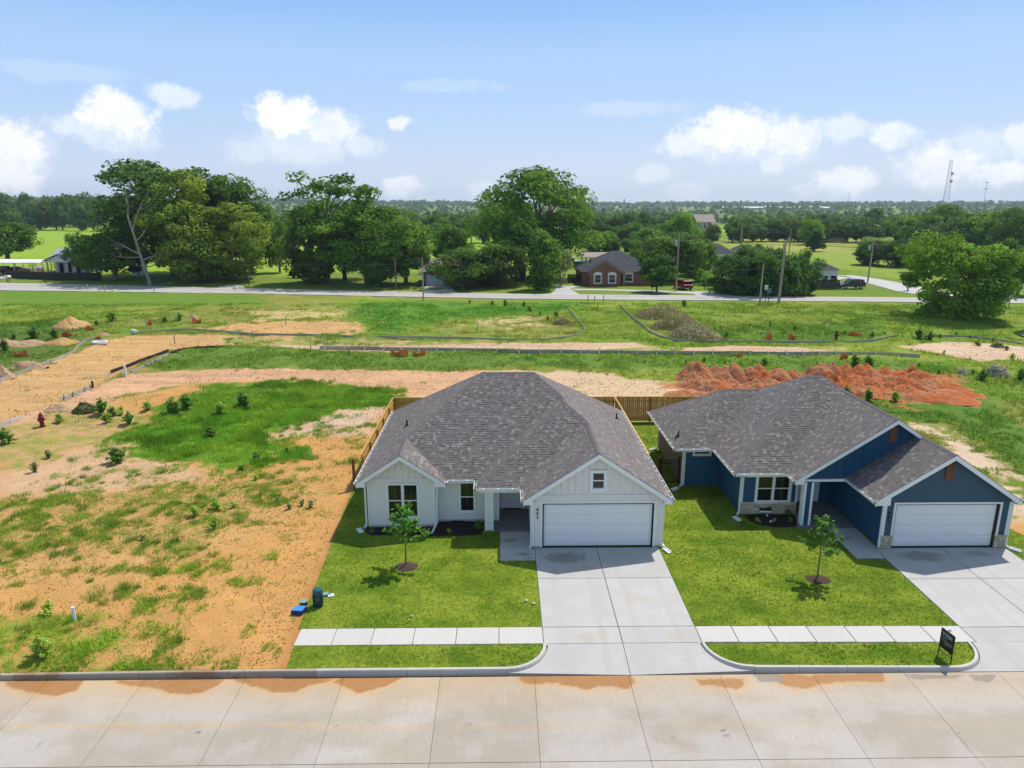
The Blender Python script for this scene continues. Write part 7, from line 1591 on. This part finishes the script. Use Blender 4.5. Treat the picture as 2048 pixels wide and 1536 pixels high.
def brush(px, py, wpx, hpx, label, col, seed, green=None, dep=.8):
    """tangle of dry stalks"""
    q = GG(px, py); s = pxm(q); w_, h_ = wpx*s/2, hpx*s*1.15; rng = np.random.default_rng(seed); V = []; n = int(5200*max(.4, min(2., w_/4)))
    a, r = rng.uniform(0, 6.28, n), rng.uniform(0, 1, n)**.5; top = h_*(1-r**2)*(.75+.5*vn(np.cos(a)*r*3+seed, np.sin(a)*r*3, seed)); c = np.stack([np.cos(a)*r*w_, np.sin(a)*r*w_*dep, top*rng.uniform(.1, 1, n)], 1)
    nn = rng.normal(size=(n, 3)); nn /= np.linalg.norm(nn, axis=1)[:, None]; v, f = leaf_cards(c, nn, rng.uniform(.06, .19, n), rng, .5); cc = np.array(col)[rng.integers(len(col), size=n)]*rng.uniform(.7, 1.3, (n, 1))
    o = link('brush_heap', mesh_np('brush_heap', v, f, col=np.repeat(cc, 4, axis=0), mat=M['blade'])); o.location = q; return tag(o, label, 'brush')
DRY = [(.30, .23, .17), (.36, .29, .22), (.24, .18, .13), (.19, .21, .07), (.15, .18, .06)]; GRY = [(.40, .37, .34), (.32, .30, .27)]
brush(1322, 634, 120, 20, 'back brownish heap of dry brush beside the grassy side entrance', DRY, 1); brush(1355, 656, 110, 24, 'middle heap of dry brush beside the grassy side entrance', DRY, 2); brush(1390, 676, 110, 26, 'front grey-brown heap of dry brush by the right form line', DRY+GRY, 3); brush(1992, 750, 52, 20, 'grey pile of cut branches at the right', GRY, 4); brush(1925, 748, 30, 8, 'thin grey branches left of the cut branch pile', GRY, 5); brush(1125, 648, 44, 10, 'brown brush clump inside the bend of the far form line', DRY, 6); brush(1668, 485, 60, 12, 'brown brush heap in front of the belt trees', DRY, 7); brush(170, 822, 44, 14, 'weedy brush clump on the bank near the hydrant', WG+DRY, 8); brush(1995, 694, 26, 8, 'rubble and weeds at the right end of the sandy area', GRY+WY, 9)
pw = structure(B().prism([(G(2025, 668).x, G(2025, 668).y), (G(2050, 662).x, G(2050, 662).y), (G(2120, 664).x, G(2120, 664).y), (G(2120, 676).x, G(2120, 676).y), (G(2045, 676).x, G(2045, 676).y)], -.3, .22).build('pond_water', M['glass']))
# ------------------------------------------------------------------ yards: young trees, shrubs, boxes, sign
def young_tree(px, py, ty, label, seed, cols, sparse=1.):
    q = G(px, py); H = AY(px, ty, q.y).z; rng = np.random.default_rng(seed); t_ = thing('young_tree', label, 'tree', (q.x, q.y, 0), 0); b = B(); Cn = []; Nn = []
    b.tube([(0, 0, 0), (.02, 0, H*.4), (-.02, .02, H*.75), (.0, 0, H*.98)], [.035, .026, .016, .006], 8)
    for i in range(17):
        z = H*(.36+.6*(i/17)); a = i*2.4+rng.uniform(-.4, .4); L = H*.30*(1-.62*(i/17))*rng.uniform(.7, 1.2); e_ = np.array([math.cos(a)*L, math.sin(a)*L, z+L*.55]); st_ = np.array([0, 0, z]); b.tube([st_, (st_+e_)/2+np.array([0, 0, .03]), e_], [.012, .008, .003], 5, False)
        for s in rng.uniform(.30, 1.06, int(44*sparse)):
            p = st_+(e_-st_)*s+rng.normal(size=3)*.055; n_ = np.array([0, 0, .8])+rng.normal(size=3)*.55; Cn.append(p); Nn.append(n_/np.linalg.norm(n_))
    Cn, Nn = np.array(Cn), np.array(Nn); V, F_ = leaf_cards(Cn, Nn, rng.uniform(.055, .10, len(Cn)), rng, .75); c = np.array(cols)[rng.integers(len(cols), size=len(Cn))]*rng.uniform(.75, 1.25, (len(Cn), 1))
    b.build('trunk', M['bark'], t_, local=True); link('crown', mesh_np('crown', V, F_, col=np.repeat(c, 4, axis=0), mat=M['leaf']), None, t_)
    me = heap_mesh(.56, .46, .13, seed+30, 22); me.materials.append(M['mulchb']); o = link('mulch_mound', me); o.location = (q.x+.03, q.y, .02); tag(o, 'brown mulch mound round the foot of the '+('brighter young tree before the white house' if seed == 1 else 'darker young tree before the blue house'), 'mulch')
young_tree(812, 1133, 1008, 'young bright green tree on the lawn before the white house', 1, [(.075, .17, .02), (.095, .20, .03), (.06, .13, .018)], 1.25); young_tree(1634, 1158, 1036, 'young darker sparse tree on the lawn before the blue house', 2, [(.055, .11, .025), (.08, .14, .035), (.045, .09, .02)], .85)
for a in [(850, 1070, 16, 1, 'small green shrub in the dark mulch left of the downspout'), (898, 1068, 14, 2, 'small yellow-green shrub in the dark mulch right of the downspout'), (958, 1060, 20, 0, 'larger dark shrub by the porch column of the white house'), (745, 1068, 12, 0, 'low dark shrub at the left end of the white house bed'),
          (1515, 1046, 13, 1, 'front left small shrub in the blue house bed'), (1548, 1046, 12, 1, 'front middle small shrub in the blue house bed'), (1580, 1046, 13, 0, 'front right dark shrub in the blue house bed'), (1576, 1032, 16, 0, 'dark shrub against the stone near the porch post'), (1550, 1025, 14, 1, 'shrub against the stone beside the tilted sign box'), (1497, 1027, 14, 0, 'dark shrub against the stone left of the tilted sign box')]: weed(*a, cat='shrub', name='shrub', wfac=1.1)
q = G(637, 1211); M['tealdark'] = pm('pedestal_green', (.012, .045, .055), .1, 6, .35); M['teal'] = pm('box_lid_teal', (.16, .33, .31), .1, 6, .6); M['tealcap'] = pm('pedestal_cap', (.02, .10, .125), .1, 6, .35)
pe = thing('utility_pedestal', 'dark green telecom pedestal standing at the left edge of the lawn', 'pedestal', (q.x, q.y, 0), .15); B().box(-.17, .17, -.15, .15, 0, .50).build('base', M['tealdark'], pe, .03, local=True)
B().lathe([(.0, .74), (.14, .725), (.18, .69), (.195, .50), (.19, .50)][::-1], n=16).build('dome', M['tealcap'], pe, local=True)
B().box(-.19, .19, -.17, .17, .06, .56).build('cover', M['tealdark'], pe, .04, local=True)
lab = B(); lab.box(-.07, .07, -.18, -.171, .36, .42).box(-.07, .07, -.18, -.171, .28, .34); lab.build('label_sticker', M['siding_grey'], pe, local=True)
q = G(598, 1224); M['bluelid'] = pm('lid_blue', (.055, .24, .62), .06, 5, .5); M['blueside'] = pm('box_side_blue', (.01, .04, .16), .1, 5, .5)
mb = thing('meter_box', 'bright blue rectangular meter box at the edge of the dirt lot', 'meter box', (q.x, q.y, 0), -.1); B().slab3([(-.25, -.18, 0), (.18, -.18, 0), (.24, .20, 0), (-.17, .20, 0)], (0, 0, .14)).build('body', M['blueside'], mb, .015, local=True); B().slab3([(-.24, -.17, .142), (.17, -.17, .142), (.23, .19, .142), (-.16, .19, .142)], (0, 0, .022)).build('lid', M['bluelid'], mb, .006, local=True)
q = G(608, 1207); o = thing('valve_box', 'small round green valve box behind the blue meter box', 'valve box', (q.x, q.y, 0)); B().tube([(0, 0, 0), (0, 0, .09)], .15, 18).build('body', M['tealdark'], o, local=True); B().tube([(0, 0, .091), (0, 0, .11)], .14, 18).build('lid', M['teal'], o, local=True)
q = G(650, 1189); o = thing('valve_box', 'pale teal flat box lid behind the green pedestal', 'valve box', (q.x, q.y, 0), .3); B().box(-.17, .17, -.14, .14, -.02, .03).build('body', M['tealdark'], o, local=True); B().box(-.15, .15, -.12, .12, .031, .045).build('lid', M['teal'], o, local=True)
q = G(662, 1191); o = thing('cleanout_cover', 'small white square cover with a dark hole in the lawn', 'cover', (q.x, q.y, 0), .25); B().box(-.12, .12, -.10, .10, -.02, .03).build('plate', M['plastic_white'], o, .008, local=True); B().tube([(0, 0, .031), (0, 0, .036)], .03, 12).build('plug', M['iron'], o, local=True)
q = GG(151, 1244); o = B().tube([(q.x, q.y, q.z-.1), (q.x-.02, q.y, q.z+.62)], .06, 14).build('pvc_pipe', M['plastic_white']); tag(o, 'white plastic pipe standing upright in grass on the dirt lot', 'pipe')
# yard sign with its wire of lettering
a, b_ = G(1881, 1313), G(1905, 1322); d = b_-a; ang = math.atan2(d.y, d.x); L = .56
ys = thing('yard_sign', 'black real estate sign on a metal frame standing on the right verge', 'sign', (15.0, 21.24, 0), -1.40)
M['signblack'] = pm('sign_black', (.012, .012, .014), .1, 8, .4); M['signtext'] = pm('sign_text', (.42, .43, .43), .02, 8, .6)
for x in (0, L): B().box(x-.014, x+.014, -.012, .012, -.1, .98).build('frame_leg', M['iron'], ys, local=True)
for z in (.16, .30): B().box(0, L, -.01, .01, z-.012, z+.012).build('frame_rail', M['iron'], ys, local=True)
pn = B().box(.0, L, -.014, .006, .32, 1.0).build('panel', M['signblack'], ys, local=True)
text_mesh('lettering', 'VYBE', .19, M['signtext'], pn, FRONT(L/2, -.0155, .82), .001, .002)
tb = B(); rr = random.Random(4)
for z, w0, w1 in ((.70, .10, .30), (.60, .08, .52), (.545, .20, .55), (.48, .18, .42)):
    x = w0
    while x < w1: k = rr.uniform(.03, .08); tb.box(x, min(x+k, w1), -.0165, -.0142, z, z+.016); x += k+.012
tag(tb.build('small_print', M['signtext'], pn, local=True), kind='stuff')
# tilted black and white box in the blue house bed, white lamps
q = G(1528, 1027); tbx = thing('info_box', 'tilted black information box with white rims in front of the stone wall', 'box', (q.x, q.y-.15, 0), -.12); pm4 = R(40)
for x in (-.22, .22): B().bar((x, .1, 0), (x, .1, .28), .03, .03).build('leg', M['iron'], tbx, local=True)
def tilt(x0, x1, u0, u1, w0, w1): c_, s_ = math.cos(pm4), math.sin(pm4); return [(x, u*c_-w*s_, .22+u*s_+w*c_) for w in (w0, w1) for u, x in ((u0, x0), (u0, x1), (u1, x1), (u1, x0))]
def tbox(nm, mat, *a): B().add(tilt(*a), [(3, 2, 1, 0), (4, 5, 6, 7), (0, 1, 5, 4), (1, 2, 6, 5), (2, 3, 7, 6), (3, 0, 4, 7)]).build(nm, M[mat], tbx, local=True)
tbox('body', 'signblack', -.29, .29, -.05, .42, 0, .06); tbox('top_rim', 'white', -.30, .30, .42, .50, 0, .075); tbox('bottom_rim', 'white', -.30, .30, -.11, -.05, 0, .075); tbox('sheet', 'seal', -.22, -.03, .05, .32, .061, .064); tbox('sheet', 'seal', .02, .23, .05, .32, .061, .064)
for px, py, lab in ((1534, 1034, 'white globe lamp in the mulch under the tilted box'), (1541, 1046, 'white globe lamp at the front edge of the blue house bed')):
    q = G(px, py); o = thing('garden_lamp', lab, 'lamp', (q.x, q.y, .02)); B().lathe([(.0, .0), (.035, .01), (.055, .05), (.055, .075), (.035, .11), (.0, .12)], n=14).build('globe', M['plastic_white'], o, local=True); B().tube([(0, 0, -.06), (0, 0, .01)], .015).build('stem', M['iron'], o, local=True)
q = G(1900, 1262); o = B().lathe([(.05, 0), (.06, .04), (.03, .09), (.0, .10)], (q.x, q.y, 0), 10).build('paper_cup', M['plastic_white']); tag(o, 'small white scrap lying on the pale sidewalk near the drive', 'litter')
for px, py, lab in ((1052, 1202, 'pale stone in the lawn left of the drive, upper one'), (1067, 1208, 'pale stone in the lawn left of the drive, lower one'), (632, 957, 'pale stone on the bare soil near the lawn edge'), (823, 1233, 'small pale stone in the lawn before the sidewalk')):
    q = G(px, py if px != 632 else 957+0); q = GG(px, py) if px == 632 else q; o = B().lathe([(.0, 0), (.06, .01), (.07, .04), (.03, .07), (.0, .075)], tuple(q), 8).build('stone', M['stone']); tag(o, lab, 'stone')

# ================================================================== GRASS
def scatter(name, pts_fn, n, seed, h, cols_fn, blades=4, wd=.011, lean=.7, label='grass'):
    rng = np.random.default_rng(seed); x, y, z, sc_, col = pts_fn(rng, n); n = len(x); X_ = np.repeat(x, blades); Y_ = np.repeat(y, blades); Z_ = np.repeat(z, blades); S_ = np.repeat(sc_, blades); N_ = n*blades
    a = rng.uniform(0, 6.28, N_); r = rng.uniform(0, 1, N_)**.5*S_*h*.75; X_ = X_+np.cos(a)*r; Y_ = Y_+np.sin(a)*r; hh = h*S_*rng.uniform(.5, 1.15, N_); l = lean*rng.uniform(.15, 1., N_)*hh; b_ = rng.uniform(0, 6.28, N_); dx, dy = np.cos(b_), np.sin(b_); ww = wd*S_**.6; px_, py_ = -dy*ww, dx*ww
    V = np.empty((N_, 3, 3)); V[:, 0] = np.stack([X_-px_, Y_-py_, Z_-.01], 1); V[:, 1] = np.stack([X_+px_, Y_+py_, Z_-.01], 1); V[:, 2] = np.stack([X_+dx*l, Y_+dy*l, Z_+hh], 1)
    c = np.repeat(col, blades, axis=0)*rng.uniform(.7, 1.3, (N_, 1)); o = link(name, mesh_np(name, V.reshape(-1, 3), np.arange(3*N_).reshape(-1, 3), col=np.repeat(c, 3, axis=0), mat=M['blade']))
    return tag(o, label, 'grass', kind='stuff')
def lawn_pts(polys, skip):
    def f(rng, n):
        xs, ys = [], []
        for P in polys:
            bx = [p[0] for p in P]; by = [p[1] for p in P]; ar = (max(bx)-min(bx))*(max(by)-min(by)); m = int(n*ar/250); x, y = rng.uniform(min(bx), max(bx), m), rng.uniform(min(by), max(by), m); k = sdist(x, y, P) > -.02; xs.append(x[k]); ys.append(y[k])
        x, y = np.concatenate(xs), np.concatenate(ys); keep = np.ones(len(x), bool)
        for (x0, x1, y0, y1) in skip: keep &= ~((x > x0) & (x < x1) & (y > y0) & (y < y1))
        x, y = x[keep], y[keep]; k = sstep(.6*fbm(x*.6, y*.6, 4, 81)+.4*fbm(x*4, y*4, 3, 82), .38, .62); col = lerp(np.array([[.062, .125, .010]]), np.array([[.17, .22, .026]]), k); dry = rng.uniform(size=len(x)) < .06; col[dry] = (.30, .25, .09)
        return x, y, np.full(len(x), -.012), rng.uniform(.6, 1.3, len(x)), col
    return f
scatter('lawn_grass', lawn_pts(LAWNS, [(-.16, 1.45, 27.96, 31), (-6.6, -.1, 30.6, 42.5), (-.2, 7.2, 29.2, 42.5), (9.8, 11.8, 36.2, 42.5), (11.75, 14.7, 31.2, 42.5), (14.6, 22.7, 31, 42.5), (16.9, 22.6, 28.9, 42.5)]), 42000, 5, .045, None, 3, .010, 1.3, 'short mown turf of the two yards and verges')
def lot_pts(rng, n):
    x, y = rng.uniform(-26, -7.5, n*4), 20.7+rng.uniform(size=n*4)**1.25*35; ga, gc, _s = grass_at(x, y); nn = fbm(x*1.1+3, y*1.1, 4, 91); k = ((nn+.22*(rng.uniform(size=len(x))-.5) > (.76-.42*ga)) | (rng.uniform(size=len(x)) < .02)); k &= ~((x > -8.3) & (y < 36.4) & (x > -7.6-.06*(y-21)))
    x, y, gc = x[k][:n], y[k][:n], gc[k][:n]; return x, y, ground_z(x, y), rng.uniform(.35, 1.25, len(x))*(.6+.8*vn(x*.5, y*.5, 92)), gc*np.array([[.9, 1.08, .8]])*rng.uniform(.8, 1.25, (len(x), 1))
scatter('lot_grass', lot_pts, 44000, 6, .15, None, 5, .012, 1.1, 'patchy wild grass and weeds on the sandy lot')
LUSH = GP([(320, 820), (430, 770), (560, 755), (700, 768), (835, 785), (830, 815), (700, 822), (560, 862), (520, 925), (440, 932), (290, 912), (250, 880)])
def lush_pts(rng, n):
    x, y = rng.uniform(-34, -7.9, n*5), rng.uniform(38, 62, n*5); nn = fbm(x*.5, y*.5, 4, 55); k = (sdist(x, y, LUSH)+(nn-.5)*5 > 0.3); x, y, nn = x[k][:n], y[k][:n], nn[k][:n]
    c = fbm(x*.35, y*.35, 3, 57); col = lerp(np.array([[.095, .20, .018]]), np.array([[.21, .32, .035]]), sstep(c+.25*(rng.uniform(size=len(x))-.5), .4, .62)); return x, y, ground_z(x, y), .35+1.3*sstep(fbm(x*.7, y*.7, 3, 56), .38, .68)*rng.uniform(.6, 1.1, len(x)), col
def mead_pts(rng, n):
    y = 48.5+(rng.uniform(size=n*3)**.75)*62; x = rng.uniform(-1, 1, n*3)*(y*.76+4); ga, gc, _s = grass_at(x, y); ga = np.where((x > 24) & (y > 48), ga, ga); nn = fbm(x*.45, y*.45, 4, 95); k = (nn+.2*(rng.uniform(size=len(x))-.5) > (.92-.52*ga)); k &= y < 121-x*.16-3
    x, y, gc = x[k][:n], y[k][:n], gc[k][:n]; return x, y, ground_z(x, y), rng.uniform(.4, 1.2, len(x))*(.5+1.0*vn(x*.25, y*.25, 96)), gc*rng.uniform(.62, 1.2, (len(x), 1))
scatter('lush_grass', lush_pts, 15000, 16, .27, None, 6, .02, .8, 'tall lush grass band on the dirt lot')
scatter('meadow_grass', mead_pts, 60000, 7, .26, None, 4, .03, 1.2, 'rough meadow grass between the houses and the road')
def side_pts(rng, n):
    x, y = rng.uniform(24, 48, n*2), rng.uniform(24, 50, n*2); ga, gc, _s = grass_at(x, y); k = (fbm(x*.6, y*.6, 4, 98) > (.9-.5*ga)); x, y, gc = x[k][:n], y[k][:n], gc[k][:n]; return x, y, ground_z(x, y), rng.uniform(.5, 1.2, len(x)), gc*rng.uniform(.65, 1.2, (len(x), 1))
scatter('side_grass', side_pts, 12000, 8, .22, None, 4, .02, .7, 'rough grass on the slope right of the blue house')
def clump_pts(rng, n):
    cx, cy = rng.uniform(-26, -8.6, 900), 21+rng.uniform(size=900)**1.2*27; ga, gc, _s = grass_at(cx, cy); k = (fbm(cx*.3, cy*.3, 3, 93)+.25*(rng.uniform(size=900)-.5) > .50) & (ga < .8) & (ga > .2); cx, cy, gc = cx[k][:230], cy[k][:230], gc[k][:230]; r = rng.uniform(.10, .34, len(cx)); m = 26
    x = np.repeat(cx, m)+rng.normal(size=len(cx)*m)*np.repeat(r, m)*.55; y = np.repeat(cy, m)+rng.normal(size=len(cx)*m)*np.repeat(r, m)*.55; hue = rng.uniform(size=len(cx)); col = lerp(np.array([[.085, .185, .018]]), np.array([[.22, .28, .05]]), hue)
    return x, y, ground_z(x, y), np.repeat(.5+r*3.2, m)*rng.uniform(.6, 1.1, len(x)), np.repeat(col, m, axis=0)
scatter('grass_clumps', clump_pts, 0, 17, .20, None, 5, .010, .9, 'bunch grass clumps dotted over the sandy lot')
def clod_pts():
    rng = np.random.default_rng(15); n = 16000; x, y = rng.uniform(-24, -7.7, n), rng.uniform(20.7, 50, n); ga, _g, sl = grass_at(x, y); k = (ga < .6) & (fbm(x*.5, y*.5, 3, 99) > .42) & (x < -7.6-.06*(y-21)); x, y, sl = x[k], y[k], sl[k]; n = len(x); z = ground_z(x, y); d = rng.normal(size=(n, 3)); d[:, 2] = np.abs(d[:, 2])+.6; d /= np.linalg.norm(d, axis=1)[:, None]
    V, F_ = leaf_cards(np.stack([x, y, z+.015], 1), d, rng.uniform(.02, .06, n), rng, .5); c = sl*rng.uniform(.28, .6, (n, 1)); o = link('soil_litter', mesh_np('soil_litter', V, F_, col=np.repeat(c, 4, axis=0), mat=M['blade'])); tag(o, 'dark crumbs and dead stalks strewn over the bare sandy soil', 'litter', kind='stuff')
clod_pts()
def track_litter():
    rng = np.random.default_rng(25); n = 26000; y = rng.uniform(46, 92, n); x = rng.uniform(-1, 1, n)*(y*.74); ga, _g, sl = grass_at(x, y); k = (ga < .5) & (fbm(x*.3, y*.6, 3, 101) > .45); x, y, sl = x[k], y[k], sl[k]; n = len(x); z = ground_z(x, y); d = rng.normal(size=(n, 3)); d[:, 2] = np.abs(d[:, 2])+.6; d /= np.linalg.norm(d, axis=1)[:, None]
    V, F_ = leaf_cards(np.stack([x, y, z+.02], 1), d, rng.uniform(.04, .13, n), rng, .5); c = sl*rng.uniform(.35, .8, (n, 1)); o = link('track_clods', mesh_np('track_clods', V, F_, col=np.repeat(c, 4, axis=0), mat=M['blade'])); tag(o, 'clods and crumbs along the sandy tracks behind the houses', 'litter', kind='stuff')
track_litter()
# ================================================================== HAZE
hb = B().box(-4200, 4200, -40, 4600, -9, 95).build('haze', None); hb['kind'] = 'stuff'; hb['label'] = 'thin summer haze over the plain'
hm = bpy.data.materials.new('haze'); hm.use_nodes = True; t = NT(hm.node_tree); t.N.clear(); o_ = t.n('ShaderNodeOutputMaterial'); pv_ = t.n('ShaderNodeVolumePrincipled'); pv_.inputs['Color'].default_value = (.72, .84, 1., 1); pv_.inputs['Density'].default_value = .00013; pv_.inputs['Anisotropy'].default_value = .2; t.l(pv_.outputs[0], o_.inputs['Volume']); hb.data.materials.append(hm)
